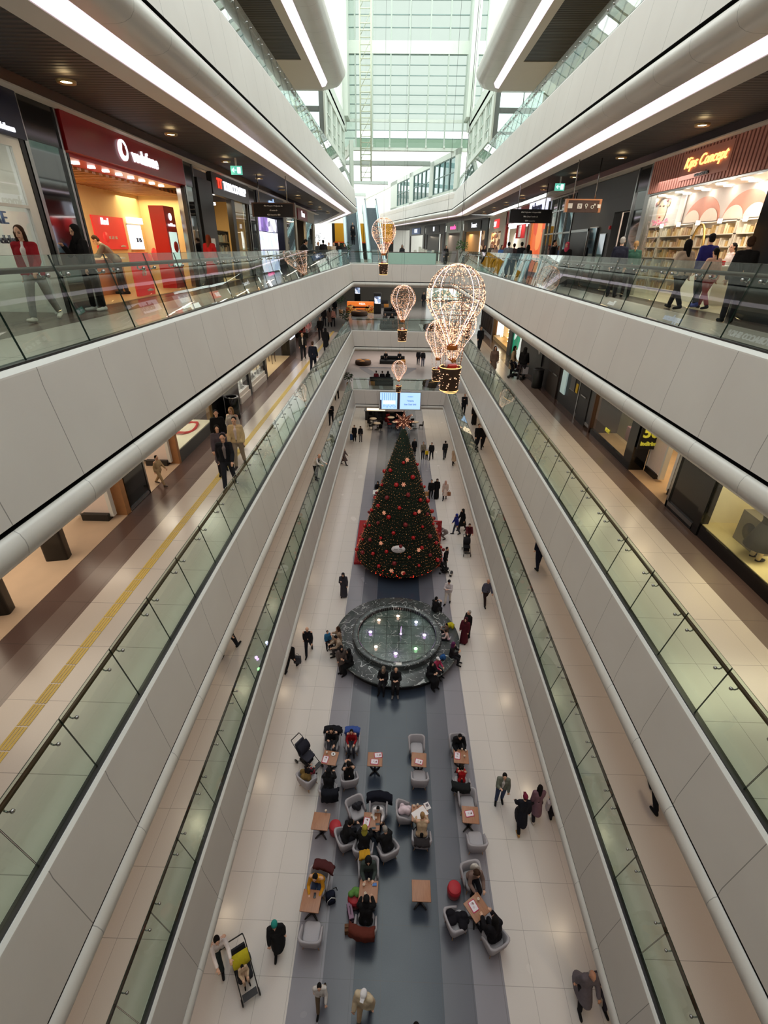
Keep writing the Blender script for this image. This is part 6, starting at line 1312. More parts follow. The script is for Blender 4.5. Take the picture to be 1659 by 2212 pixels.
lump('tote_bag','white printed bag against the back of the brown woman\'s armchair','bag',(C.location.x+.1,C.location.y+.17,.47),(.32,.18,.42),(200,194,186))
table(1030,1960,34,'wooden cafe table turned askew with a pink tray'); tray(1023,1957,120,'pink tray on the askew table'); cup(1033,1943,'dark drink on the askew table')
C = chair(986,1990,112,'grey armchair with a black coat left of the askew table'); lump('coat','black coat with a tan scarf lying in the left armchair of the askew table','coat',(C.location.x,C.location.y,.445),(.62,.44,.26),(24,22,28))
C = chair(1066,2027,206,'grey armchair at the lower right of the askew table'); sit_at(C,'person in black with a red scarf holding a white cup','sitphone',.02,top=('puffer',(26,24,28)),legs=DK,hair=('long','black'),h=1.74)
# ------------------------------------------------------------------ pushchairs, trolleys and bags
def pushchair(label, px, py, rz, col, hood=None, s=1.0, lv=0):
    q = on(px, py, lv); t = thing('pushchair', label, 'pushchair', q, D(rz), None, s); fm = M_BLACK
    mb = MB(); mb.rbox((0,.05,.5),(.4,.42,.06),.05); mb.add([(-.2,.22,.5),(.2,.22,.5),(.19,.42,.98),(-.19,.42,.98),(-.2,.28,.48),(.2,.28,.48),(.19,.47,.98),(-.19,.47,.98)],[(0,1,2,3),(7,6,5,4),(0,4,5,1),(1,5,6,2),(2,6,7,3),(3,7,4,0)]); mb.build('seat', cloth(*col), t)
    mb = MB(); n = 8
    for x in (-.21,.21): pass
    vs = []; fs = []
    for i in range(n+1):
        a = D(20+i*95/n)
        for x in (-.22,-.12,.12,.22): vs.append((x, .40-.34*math.sin(a)*(1 if abs(x) < .2 else .92), .78+.3*math.cos(a)*-1*-1*(1 if abs(x) < .2 else .86)))
    for i in range(n):
        for k in range(3): fs.append((i*4+k,i*4+k+1,i*4+5+k,i*4+4+k)); 
    mb.add(vs, fs, 0, True); mb.build('canopy', cloth(*(hood or col)), t)
    for s_ in (-1, 1):
        mb = MB(); mb.tube([(s_*.22,-.42,.12),(s_*.22,.1,.5),(s_*.22,.5,1.0),(s_*.2,.62,1.08)], .014, seg=6); mb.tube([(s_*.22,.42,.1),(s_*.22,.0,.5)], .014, seg=6); mb.build('frame_side', fm, t)
    mb = MB(); mb.tube([(-.2,.62,1.08),(.2,.62,1.08)], .018, seg=8); mb.build('handle', fm, t); mb = MB(); mb.rbox((0,.12,.24),(.36,.4,.12),.04); mb.build('basket', cloth(30,30,34), t); mb = MB(); mb.box((-.19,-.5,.28),(.19,-.34,.31)); mb.build('footrest', fm, t)
    for x in (-.23,.23):
        for y in (-.42,.42): mb = MB(); mb.lathe([(0,-.02),(.08,-.02),(.1,0),(.08,.02),(0,.02)], seg=16, T=Matrix.Translation((x,y,.1)) @ Matrix.Rotation(PI/2,4,'Y')); mb.build('wheel', fm, t)
    return t
pushchair('black pushchair in front of the man in dark red', 1007, 1195, 0, (28,28,32))
t = pushchair('yellow and black pushchair pushed by the man in white', 533, 2118, 32, (40,40,44), (190,176,40)); q = Vector(t.location)
person('toddler in beige suit strapped in the yellow and black pushchair', (q.x-.02,q.y+.02,.28), 32, 'sit', ('jacket',(196,170,140)), (196,166,140), ('short','black'), .9, name='person')
pushchair('big dark pushchair parked beside the cafe at the left', 668, 1652, 55, (54,54,64), (40,40,50), 1.05)
pushchair('pushchair with a child beside the couple at the green window', 1114, 818, 60, (30,32,44), None, .9, 2)
pushchair('dark pushchair at the right foot of the tree', 963, 1240, 70, (26,26,28), None, .8)
def carried(name, label, px, py, lv, dz, size, col, rz=0):
    q = on(px, py, lv); t = thing(name, label, 'bag', (q.x,q.y,q.z+dz), D(rz)); w_, d_, h_ = size; mb = MB(); mb.box((-w_/2,-d_/2,0),(w_/2,d_/2,h_)); mb.build('body', cloth(*col), t)
    for s_ in (-1, 1): mb = MB(); mb.tube([(w_*.25*math.cos(a), s_*d_*.4, h_+.14*math.sin(a)) for a in [PI*k/8 for k in range(9)]], .008, seg=5); mb.build('handle', cloth(*[int(c*.7) for c in col]), t)
    return t
carried('paper_bag','brown paper bag hanging from the hand of the man in black',922,1079,0,.32,(.32,.14,.36),(176,132,84)); carried('paper_bag','brown bag carried by the woman in cream coat',969,1079,0,.35,(.26,.14,.3),(150,100,74)); carried('shopping_bag','black and white shopping bag held at the left fascia',644,1441,0,.3,(.34,.14,.38),(60,62,70)); carried('shopping_bag','white plastic bag held by the man in black hooded jacket',1132,819,2,.3,(.3,.16,.4),(220,220,226)); carried('shopping_bag','white bag beside the half hidden person at the right fascia',1186,1756,0,.25,(.34,.16,.42),(196,190,196)); carried('shopping_bag','black bag beside the white bag at the right fascia',1191,1762,0,.1,(.26,.14,.36),(30,28,32)); carried('shopping_bag','small white bag dangling from the long black coat, first gallery',1027,910,1,.3,(.22,.1,.26),(180,178,180))
q = on(760,952,0); t = thing('trolley','blue shopping trolley beside the couple near the far left corner','trolley',q,.2); mb = MB(); mb.rbox((0,0,.42),(.36,.28,.6),.07); mb.build('bag', cloth(52,84,130), t); mb = MB(); mb.tube([(-.15,.16,.1),(-.15,.22,.95),(.15,.22,.95),(.15,.16,.1)], .012, seg=6); mb.build('handle', M_STEEL, t)
for x in (-.16,.16): mb = MB(); mb.lathe([(0,-.015),(.07,-.015),(.07,.015),(0,.015)], seg=14, T=Matrix.Translation((x,.1,.07)) @ Matrix.Rotation(PI/2,4,'Y')); mb.build('wheel', M_BLACK, t)
# ------------------------------------------------------------------ round fountain
def veins(t, v):
    out = None
    for sc_, w_, d_ in ((1.1,.012,1.2),(1.9,.012,1.0),(3.1,.014,.6)):
        nz = t.noise(v, sc_, d_); l = t.math('LESS_THAN', t.math('ABSOLUTE', t.math('SUBTRACT', nz, .5)), w_*.55); l = t.math('MULTIPLY', l, t.math('GREATER_THAN', t.noise(v, sc_*1.7, 1), .5))
        out = l if out is None else t.math('MAXIMUM', out, l)
    return out
def marble_mat():
    t = NT('black veined marble'); v = t.coord(); nz = t.noise(v, 2.2, 6, .6)
    col = t.mix(nz, rgb(46,52,53), rgb(88,95,94)); col = t.mix(t.math('MULTIPLY', veins(t, v), .8), col, rgb(200,206,204)); t.base(col, .2); return t.m
M_MARBLE = marble_mat(); FC = Vector((.385,18.0,0))
t = thing('fountain','round black marble fountain with a wide seat ring and lit pool','fountain',FC)
mb = MB(); mb.lathe([(2.92,0),(2.92,.32),(2.2,.32)], seg=72, caps=False); mb.build('plinth', mat('black stone', rgb(26,27,28), .35, var=.2), t)
mb = MB(); mb.lathe([(2.18,.33),(3.02,.33),(3.1,.37),(3.12,.43),(3.08,.455),(2.18,.455)], seg=72, caps=False); mb.build('seat_ring', M_MARBLE, t)
mb = MB(); mb.lathe([(2.2,.45),(2.2,.7),(2.22,.735),(2.17,.75),(1.96,.75),(1.93,.735),(1.93,.5)], seg=72, caps=False); mb.build('pool_rim', M_MARBLE, t)
mb = MB()
for k in range(96):
    a = 2*PI*k/96; mb.cbox((1.925*math.cos(a),1.925*math.sin(a),.62),(.03,.07,.22),0,a)
mb.build('ribbed_lining', mat('black lining', rgb(16,16,17), .4), t)
def pool_mat():
    t = NT('dark pool tiles'); v = t.coord(); x, y, z = t.xyz(v); j = t.math('MAXIMUM', t.line(x,.62,.03,.1), t.line(y,.62,.03,.05)); nz = t.noise(v, 3, 5)
    col = t.mix(nz, rgb(56,68,64), rgb(96,112,106)); col = t.mix(t.math('MULTIPLY', veins(t, v), .4), col, rgb(200,206,200)); col = t.mix(t.math('MULTIPLY', j, .8), col, rgb(14,16,16)); t.base(col, .12); t.bump(t.noise(v, 5, 3), .12, .03); return t.m
mb = MB(); mb.lathe([(0,.56),(1.95,.56)], seg=72, caps=False); mb.build('pool', pool_mat(), t)
cols = [(1,.62,.45),(1,.6,.42),(.75,.4,1),(1,.6,.45),(.8,.45,1),(.4,1,.4),(.78,.5,1),(.7,.7,1)]
for (cx, cy), c in zip(((898,348),(755,378),(692,467),(733,577),(880,628),(1030,592),(1095,490),(1033,393)), cols):
    p = at(600+cx/3.456, 1230+cy/3.456, 'Z', .57)-FC; mb = MB(); mb.lathe([(0,0),(.075,0),(.085,.012),(.06,.03),(0,.034)], seg=18); o = mb.build('pool_light', glow('pool light %.2f %.2f' % (p.x,p.y), c, 7), t); o.location = (p.x,p.y,.56)
    L = bpy.data.lights.new('pool_glow','POINT'); L.energy = 2.2; L.color = c; L.shadow_soft_size = .08; o = link(bpy.data.objects.new('pool_glow', L)); o.location = (FC.x+p.x,FC.y+p.y,.72)
p = at(866,1369,'Z',.57)-FC; mb = MB(); mb.tube([(0,0,0),(0,0,.28),(.0,.0,.5)], [.02,.014,.004], seg=8); mb.lathe([(0,0),(.06,0),(.03,.05),(0,.05)], seg=14); o = mb.build('water_jet', glow('violet jet', (.7,.4,1), 2.5), t); o.location = (p.x,p.y,.56)
mb = MB(); mb.box((-.14,-.08,0),(.14,.08,.01)); o = mb.build('white_tile', M_WHITE, t); p = at(861,1434,'Z',.75)-FC; o.location = (p.x,p.y,.75)
def on_ring(deg, label, pose='sit', r=2.86, turn=0, h=1.7, **k):
    a = D(deg); p = FC+Vector((r*math.sin(a),-r*math.cos(a),0)); return person(label, (p.x,p.y,max(0,.458-seat_h(pose,h))), deg+turn, pose, h=h, **k)
on_ring(-12,'elderly woman in black with striped headscarf on the front of the fountain ring','sithug',top=('jacket',(26,26,28)),legs=DK,hair=('scarf',(120,108,96)),h=1.62); on_ring(-1,'bald elderly man in black on the front of the fountain ring','sithug',top=('jacket',(30,30,33)),legs=(40,38,40),hair=('bald','grey'),h=1.7,shoes=(120,116,112))
on_ring(32,'person in black robe on the right front of the fountain ring','sithug',top=('robe',(24,24,27)),legs=DK,hair=('scarf',(24,24,26)),h=1.68); on_ring(42,'child in pink jacket and white cap beside the black robe','sit',2.7,top=('jacket',(176,60,92)),legs=DK,hair=('cap',(226,224,226)),h=1.4)
on_ring(66,'person with a red and violet backpack at the right of the fountain ring','sithug',top=('jacket',(30,26,30)),legs=DK,hair=('hood',(90,40,80)),h=1.55); on_ring(88,'child in white top kneeling at the pool rim on the right','sitlean',2.55,180,top=('shirt',(214,190,188)),legs=DK,h=1.15); on_ring(98,'child in brown coat behind the one in white','sit',2.55,150,top=('jacket',(104,86,74)),legs=DK,h=1.15)
on_ring(135,'person in black sitting at the far right of the fountain ring','sithug',top=('jacket',(24,24,26)),legs=DK,hair=('short','black'))
P(1001,1388,0,-30,'woman in long maroon coat standing right of the fountain','stand',('robe',(84,26,38)),DK,('scarf',(70,28,36)),1.64); P(1008,1376,0,-60,'grey haired person in black behind the maroon coat','stand',('jacket',(26,26,28)),DK,('short','grey'),1.74); lump('backpack','yellow bag on the right of the fountain ring','bag',(FC.x+2.75,FC.y+.75,.456),(.4,.3,.34),(196,184,40)); lump('handbag','pale pink bag on the fountain ring beside the child in white','bag',(FC.x+2.55,FC.y-.1,.456),(.26,.22,.18),(206,170,180)); lump('backpack','blue backpack on the fountain ring behind the pink jacket','bag',(FC.x+2.2,FC.y-1.45,.456),(.32,.28,.34),(40,84,140))
on_ring(-82,'woman in beige coat on the left of the fountain ring','sithug',top=('coat',(150,128,108)),legs=DK,hair=('long','brown'),h=1.66); on_ring(-72,'person in beige jacket with a brown bag on the left of the fountain','sitlean',top=('jacket',(166,148,128)),legs=(60,56,56),hair=('short','black'),h=1.62); on_ring(-50,'woman in black robe on the left front of the fountain ring','sithug',top=('robe',(22,22,24)),legs=DK,hair=('scarf',(22,22,24)),h=1.7)
P(709,1402,0,30,'child in blue jacket standing left of the fountain','stand',('jacket',(50,110,150)),DK,('short','black'),1.2); P(739,1450,0,20,'woman in grey brown coat at the left front of the fountain','stand',('coat',(96,84,80)),DK,('scarf',(30,28,30)),1.6)
# ------------------------------------------------------------------ christmas tree
TC = Vector((.52,25.4,0)); TR, TZ0, TZ1 = 2.72, .62, 8.75
t = thing('christmas_tree','tall cone shaped christmas tree with red baubles and warm lights behind the fountain','christmas tree',TC)
rad = lambda z: TR*(1-(z-TZ0)/(TZ1-TZ0+.35))**.98
mb = MB(); prof = [(0,TZ0-.02),(rad(TZ0)*.94,TZ0)]
for k in range(56):
    z = TZ0+(TZ1-TZ0)*k/56; prof += [(rad(z)*.99,z+.02),(rad(z)*.93,z+.10)]
prof += [(.05,TZ1+.05),(0,TZ1+.06)]; mb.lathe(prof, seg=80); mb.build('cone', mat('dark green garland', rgb(22,38,24), .9, var=.5, scale=24, bump=.5), t)
mb = MB(); rnd = random.Random(3)
for k in range(15000):
    z = TZ0+(TZ1-TZ0)*(1-math.sqrt(rnd.random())) ; a = rnd.uniform(0,2*PI); r_ = rad(z); p = Vector((r_*math.cos(a)*.97,r_*math.sin(a)*.97,z)); o_ = Vector((math.cos(a)+rnd.gauss(0,.45),math.sin(a)+rnd.gauss(0,.45),rnd.gauss(-.1,.55))).normalized(); L_ = rnd.uniform(.07,.15); s_ = o_.cross(Vector((rnd.gauss(0,1),rnd.gauss(0,1),rnd.gauss(0,1)))).normalized()*.014
    mb.add([p-s_,p+s_,p+o_*L_], [(0,1,2)], rnd.randrange(2))
o = mb.build('needles', [mat('needle green', rgb(30,54,32), .8, var=.3), mat('needle dark', rgb(18,32,20), .8, var=.3)], t); o['kind'] = 'stuff'
mb = MB()
def octa(mb, p, r, m=0): mb.add([(p[0]+r,p[1],p[2]),(p[0]-r,p[1],p[2]),(p[0],p[1]+r,p[2]),(p[0],p[1]-r,p[2]),(p[0],p[1],p[2]+r),(p[0],p[1],p[2]-r)], [(0,2,4),(2,1,4),(1,3,4),(3,0,4),(2,0,5),(1,2,5),(3,1,5),(0,3,5)], m)
for k in range(46):
    z = TZ0+.06+(TZ1-TZ0)*k/46; r_ = rad(z)*1.0; n = int(2*PI*r_/.145)
    for i in range(n):
        a = 2*PI*i/n+rnd.gauss(0,.02)+k; octa(mb, (r_*1.025*math.cos(a),r_*1.025*math.sin(a),z+rnd.gauss(0,.035)), rnd.choice((.009,.012,.016)), rnd.choice((0,1,1)))
o = mb.build('fairy_lights', [tiny(glow('tree amber light', (1,.45,.17), .85)), tiny(glow('tree dim light', (1,.36,.12), .28))], t); o['kind'] = 'stuff'
mb = MB()
for k in range(46):
    a = rnd.gauss(-PI/2,.5) if k < 30 else rnd.uniform(0,2*PI); z = TZ0+abs(rnd.gauss(0,.14)); r_ = rad(z)*1.03; octa(mb, (r_*math.cos(a),r_*math.sin(a),z), rnd.choice((.014,.02,.03)))
o = mb.build('red_lights', M_FRED, t); o['kind'] = 'stuff'
M_BAUB = mat('red bauble', rgb(176,26,30), .25, var=.08); M_BAUB2 = mat('dull red bauble', rgb(120,20,26), .5)
mb = MB(); mb.sphere((0,0,0),.1,u=16,v=12); b0 = mb.mesh('bauble', M_BAUB); mb = MB(); mb.sphere((0,0,0),.1,u=16,v=12); b1 = mb.mesh('bauble', M_BAUB2)
for k in range(92):
    f = (k+.5)/92; z = TZ0+.25+(TZ1-TZ0-.5)*(1-math.sqrt(1-f*.97)); a = k*2.39996; r_ = rad(z)*1.04+.03; o = link(bpy.data.objects.new('bauble', b0 if k % 3 else b1), t); o.location = (r_*math.cos(a),r_*math.sin(a),z); s_ = rnd.choice((.9,1.1,1.3)); o.scale = (s_,)*3
def star_mesh(mb, r, n, th=.03, inner=.4, m=0):
    pts = []
    for k in range(2*n): rr = r if k % 2 == 0 else r*inner; a = PI/2+PI*k/n; pts.append((rr*math.cos(a), rr*math.sin(a)))
    mb.prism(pts, -th/2, th/2, m)
M_GOLDL = tiny(glow('pale gold snowflake', (.8,.4,.25), .3))
for k, (a, z) in enumerate(((-1.75,1.1),(-1.1,2.2),(-2.1,2.5),(-1.5,5.9),(-.9,4.3),(-2.2,4.2),(-1.5,1.0),(-1.2,7.2))):
    mb = MB(); 
    for q in range(3): mb.cbox((0,0,0),(.34,.05,.03),0,PI*q/3)
    for q in range(6): an = PI*q/3; mb.cbox((.12*math.cos(an),.12*math.sin(an),0),(.03,.1,.03),0,an)
    o = mb.build('snowflake', M_GOLDL, t); r_ = rad(z)*1.06; o.location = (r_*math.cos(a),r_*math.sin(a),z); o.rotation_euler = (PI/2-.3,0,a+PI/2); o.scale = (.75,)*3
mb = MB(); star_mesh(mb, .62, 8, .04, .45)
for q in range(8): an = PI/2+PI*q/4; mb.tube([(.1*math.cos(an),.1*math.sin(an),.03),(.58*math.cos(an),.58*math.sin(an),.03)], .02, seg=5)
st_ = mb.build('star', mat('rose gold star', rgb(150,96,80), .35, .6), t); st_.location = (0,0,TZ1+.45); st_.rotation_euler = (PI/2,0,0)
mb = MB()
for q in range(120): rr = rnd.uniform(.1,.6); an = PI/2+PI*rnd.randrange(8)/4+rnd.gauss(0,.08); octa(mb, (rr*math.cos(an),rr*math.sin(an),.06), .012)
o = mb.build('star_lights', M_FAIRY, st_); o['kind'] = 'stuff'
mb = MB(); mb.lathe([(0,0),(.4,0),(.4,.03),(0,.03)], seg=36, T=Matrix.Rotation(PI/2-.3,4,'X') @ Matrix.Scale(.55,4,(0,1,0))); o = mb.build('oval_plaque', paint(216,214,214), t); z = 2.35; o.location = (-.12,-rad(z)*1.06,z); text('Mutlu Yıllar', .11, M_BLACK, o, (0,-.035,0.0), (PI/2-.3,0,0), 'lettering', .004)
mb = MB(); mb.lathe([(0,.161),(1.9,.161),(1.9,.3),(2.3,.6),(0,.6)], seg=48); mb.build('base_drum', M_BLACK, t)
mb = MB(); mb.box((-2.86,-.6,0),(2.74,4.75,.16)); o = mb.build('platform', mat('red carpet platform', rgb(150,22,30), .8)); o.location = TC; tag(o, 'low red platform under and behind the christmas tree', 'platform')
t = thing('photo_frame_sign','red and white patterned sign at the right edge behind the tree','sign',(TC.x+2.35,TC.y+2.2,.16)); mb = MB(); mb.box((-.4,-.04,0),(.4,.04,1.5)); mb.build('panel', poster_mat('red white pattern',[rgb(170,20,30),rgb(220,200,200),rgb(180,30,36)],5), t); mb = MB(); mb.box((-.45,-.05,0),(-.4,.05,1.55)); mb.box((.4,-.05,0),(.45,.05,1.55)); mb.box((-.45,-.05,1.5),(.45,.05,1.55)); mb.build('frame', M_RED, t)
# ------------------------------------------------------------------ hanging lit balloons
M_COPPER = mat('copper wire', rgb(150,96,60), .4, .7, var=.1); M_WICK = mat('dark brown basket', rgb(62,40,24), .7, var=.3, scale=30, bump=.4); M_AMB = mat('amber band', rgb(190,110,40), .5)
def balloon():
    t = thing('hot_air_balloon','x','balloon decoration'); R = .88; pr = []
    for k in range(15):
        u = k/14; ang = PI/2-u*D(128) if u < .7 else None
        if u < .7: pr.append((R*math.cos(PI/2-u/.7*D(118)), R*math.sin(PI/2-u/.7*D(118))))
        else:
            f = (u-.7)/.3; r0, z0 = R*math.cos(D(-28)), R*math.sin(D(-28)); pr.append((r0+(.16-r0)*f**.85, z0+(-1.42-z0)*f))
    mb = MB(); NM = 16
    for k in range(NM): a = 2*PI*k/NM; mb.tube([(r*math.cos(a),r*math.sin(a),z) for r, z in pr], .006, seg=4, caps=False)
    for i in (2,4,6,8,10,12): r, z = pr[i]; mb.tube([(r*math.cos(2*PI*k/32),r*math.sin(2*PI*k/32),z) for k in range(32)], .007, seg=4, closed=True)
    mb.build('wire_envelope', M_COPPER, t)
    rnd = random.Random(5); mb = MB()
    for k in range(2200):
        u = rnd.random()**1.0*13.99; i = int(u); f = u-i; r = pr[i][0]*(1-f)+pr[i+1][0]*f; z = pr[i][1]*(1-f)+pr[i+1][1]*f
        if z > .25 and rnd.random() < .5: continue
        a = rnd.uniform(0,2*PI); octa(mb, ((r+.01)*math.cos(a),(r+.01)*math.sin(a),z), rnd.choice((.01,.013,.018)))
    o = mb.build('fairy_lights', M_FAIRY, t); o['kind'] = 'stuff'
    for q in range(4): a = PI/2*q+.5; mb = MB(); mb.tube([(r*1.01*math.cos(a),r*1.01*math.sin(a),z) for r, z in pr], .011, seg=5, caps=False); mb.build('rope_light', M_FAIRYW, t)
    mb = MB(); mb.lathe([(.17,-1.42),(.17,-1.56),(.15,-1.56),(.15,-1.42)], seg=24, caps=False); mb.build('neck_band', M_AMB, t)
    mb = MB()
    for q in range(5):
        a = 2*PI*q/5+.3; p0 = Vector((.46*math.cos(a),.46*math.sin(a),-.85)); p1 = Vector((.33*math.cos(a),.33*math.sin(a),-2.12)); mb.tube([p0,p1], .008, seg=5)
        for k in range(15): p = p0.lerp(p1,(k+.5)/15); octa(mb, (p.x+rnd.gauss(0,.01),p.y+rnd.gauss(0,.01),p.z), .013, 1)
    mb.build('basket_ropes', [M_COPPER, M_FAIRY], t)
    mb = MB(); mb.lathe([(0,-2.86),(.28,-2.86),(.3,-2.84),(.35,-2.15),(.355,-2.1),(.32,-2.1),(.27,-2.8),(0,-2.8)], seg=28, caps=False); bk = mb.build('basket', M_WICK, t)
    mb = MB()
    for z, r in ((-2.1,.35),(-2.85,.3)): mb.tube([(r*math.cos(2*PI*k/28),r*math.sin(2*PI*k/28),z) for k in range(28)], .014, seg=5, closed=True)
    mb.build('rim_light', tiny(glow('basket rim light', (1,.55,.2), 1.6)), bk)
    mb = MB()
    for k in range(70): z = rnd.uniform(-2.8,-2.2); a = rnd.uniform(0,2*PI); r = .3+(z+2.86)*.07+.015; octa(mb, (r*math.cos(a),r*math.sin(a),z), rnd.choice((.009,.014,.022)))
    o = mb.build('basket_lights', M_FAIRY, bk); o['kind'] = 'stuff'
    mb = MB(); mb.cbox((.06,-.04,-2.12),(.3,.26,.2),0,.3); mb.build('gift_box', M_RED, bk); mb = MB(); mb.sphere((-.1,.06,-2.02),(.14,.1,.12)); mb.build('gift_bow', paint(226,214,220), bk)
    return t
bal = [(985,640,16,1.0,'biggest hanging hot air balloon of warm lights, nearest the camera on the right'),(983,700,21.5,1.0,'hanging lit balloon seen through the biggest one'),(950,722,29,.92,'hanging lit balloon behind the left side of the biggest one'),(871,645,37,1.0,'slender hanging lit balloon with a white outline in the middle of the void'),(829,500,40,.98,'hanging lit balloon highest in view, before the escalators'),(862,795,36,.62,'smallest hanging lit balloon, above the lit screen')]
B0 = balloon()
for k, (px, py, Y, s_, lab) in enumerate(bal):
    o = B0 if k == 0 else copy_tree(B0); o.location = at(px, py, 'Y', Y); o.scale = (s_,)*3; o.rotation_euler = (0,0,k*.7); o['label'] = lab; o['group'] = 'hot air balloon decorations of fairy lights'; mb = MB(); mb.tube([(0,0,.87),(0,0,(31.2-o.location.z)/s_)], .006, seg=4); mb.build('cable', M_BLACK, o); trim_no[0] += 1; mb = MB(); mb.box((-6.5,Y-.12,31.2),(7.5,Y+.12,31.6)); struct('trim_%d' % (120+trim_no[0]), mb, M_MULL)
# ------------------------------------------------------------------ lit screen on the far fascia, far plazas, far cafe
t = thing('video_screen','large bright video screen on the far fascia of the first gallery','screen',(.49,44.5,4.13)); mb = MB(); mb.box((-2.0,-.02,-.08),(2.0,.12,1.72)); mb.build('frame', paint(186,184,180), t)
M_SB = glow('screen sky blue', (.42,.66,1), 1.0); mb = MB(); mb.box((-1.88,-.03,.04),(1.88,-.02,1.6)); sc_ = mb.build('display', M_SB, t)
mb = MB(); mb.box((-.28,-.035,.04),(-.02,-.03,1.6)); mb.box((-1.88,-.035,.04),(-1.74,-.03,.9)); mb.build('dark_picture', glow('screen dark', (.03,.02,.03), .6), sc_)
mb = MB()
for k in range(7): mb.box((-1.7+k*.2,-.034,.85),(-1.66+k*.2,-.03,1.55))
for k in range(12): mb.tube([(-1.6+k*.1,-.034,.1+.3*random.random()),(-1.5+k*.1,-.034,.3+.25*random.random())], .015, seg=4)
mb.build('bedroom_picture', glow('screen mid blue', (.12,.24,.5), .8), sc_)
mb = MB(); mb.box((-1.6,-.034,.5),(-.45,-.03,.85)); mb.build('pillow_picture', glow('screen pale', (.75,.88,1), 1.1), sc_)
for s_, z, q in (('modern',1.25,.16),('Yatakta',.85,.22),('Size Özel %40',.5,.2)): text(s_, q, glow('screen navy', (.03,.08,.3), .5), sc_, (.95,-.035,z), ROT_F)
def potted(label, x, y, z, h, r, col=(44,66,40), pot=(150,110,70)):
    t = thing('potted_plant', label, 'plant', (x,y,z)); mb = MB(); mb.lathe([(.0,0),(.2,0),(.24,.45),(.2,.45),(.18,.4),(0,.4)], seg=18); mb.build('pot', paint(*pot), t); mb = MB(); mb.tube([(0,0,.35),(.03,.02,h*.5),(0,0,h*.75)], [.03,.025,.015], seg=6); mb.build('stem', M_BROWN, t); rnd = random.Random(int(x*10+z)); mb = MB()
    for k in range(150):
        d = Vector((rnd.gauss(0,1),rnd.gauss(0,1),rnd.gauss(0,.8))).normalized(); c = Vector((0,0,h*.75))+d*r*rnd.uniform(.2,1); s_ = d.cross(Vector((rnd.gauss(0,1),rnd.gauss(0,1),1))).normalized()*.05; e = (d+Vector((0,0,rnd.uniform(-.6,.3)))).normalized()*.16; mb.add([c,c+e*.5+s_,c+e,c+e*.5-s_], [(0,1,2,3)])
    o = mb.build('foliage', cloth(*col), t); o['kind'] = 'stuff'; return t
potted('potted fig tree at the left far corner of the second gallery', -4.75, 46.6, F2, 1.7, .42); potted('potted plant at the left far corner of the first gallery', -4.5, 46.4, F1, 1.4, .4); potted('tall potted tree before the orange kiosk', -6.4, 58.5, F2, 2.0, .5); potted('leafy palm by the foot of the left escalator', -4.6, 47.4, F3, 1.7, .5, (60,90,50)); potted('slender potted palm at the right far corner of the third gallery', 5.4, 46.8, F3, 2.2, .5, (70,104,60)); potted('indoor tree before the bright opening on the far left', -9, 60, F3, 2.8, .9)
def sofa(label, x, y, z, rz=0, w_=2.4, back=True):
    t = thing('sofa', label, 'sofa', (x,y,z), D(rz)); mb = MB(); mb.rbox((0,0,.2),(w_,.9,.4),.08); mb.build('seat', cloth(58,58,60), t)
    if back: mb = MB(); mb.rbox((0,.3,.55),(w_*.95,.28,.5),.08); mb.build('backrest', cloth(48,48,50), t)
    mb = MB(); mb.rbox((w_/2-.3,0,.215),(.62,.92,.43),.06); mb.build('tan_end', cloth(170,116,56), t); return t
sofa('dark sofa with a tan end nearest the railing, far plaza of second gallery', -.4, 47.6, F2); sofa('dark sofa group farther back on the second gallery plaza', -.5, 57.8, F2, 10, 2.0); sofa('dark seat with tan cushion far back on the second gallery plaza', -2.4, 66, F2, 0, 2.6); sofa('dark sofa with a tan end at the left of the far first gallery', -1.4, 47.7, F1, 180); sofa('long black sofa farther back on the first gallery plaza', -.4, 57.8, F1, 0, 3.0)
def ottoman(label, x, y, z):
    t = thing('ottoman', label, 'ottoman', (x,y,z)); mb = MB(); mb.lathe([(0,0),(.85,0),(.95,.15),(.9,.42),(.8,.46),(0,.46)], seg=32); mb.build('body', cloth(74,56,46), t); mb = MB()
    for k in range(3): a = 2*PI*k/3; mb.add([(0,0,.475)]+[(.8*math.cos(a+D(10*j)),.8*math.sin(a+D(10*j)),.472) for j in range(6)], [(0,)+tuple(range(1,7))]); 
    mb.build('tan_segment', cloth(176,118,60), t); return t
ottoman('round patchwork ottoman before the orange kiosk', -4.2, 57.2, F2); ottoman('round brown ottoman at the right of the second gallery plaza', 3.4, 47.4, F2); ottoman('round patchwork ottoman at the left of the first gallery plaza', -3.8, 57, F1); ottoman('round dark ottoman at the right of the first gallery plaza', 3.6, 47.6, F1)
for (x, y, lab) in ((-2.25,59,'black upright digital totem right of the orange kiosk'),(-5.5,72,'black upright digital totem farther back left on the second gallery')):
    t = thing('digital_totem', lab, 'screen', (x,y,F2)); mb = MB(); mb.rbox((0,0,1.1),(.85,.22,2.2),.04); mb.build('body', M_BLACK, t); mb = MB(); mb.box((-.34,-.118,1.1),(.34,-.112,1.85)); mb.build('screen', poster_mat('totem screen',[(.75,.8,.9),(.1,.12,.2),(.3,.4,.6),(.85,.88,.95)],3,.8), t)
t = thing('orange_kiosk','orange food kiosk counter with pizza pictures on the second gallery plaza','kiosk',(-4.25,60.2,F2)); mb = MB(); mb.box((-1.55,-.4,0),(1.55,.4,1.15)); mb.build('counter', glow('orange panel', (.85,.2,.03), .55), t); mb = MB(); mb.box((-.9,-.42,.5),(1.0,-.4,.68)); mb.box((-.5,-.42,.25),(.6,-.4,.36)); mb.build('dark_lettering', paint(90,30,20), t)
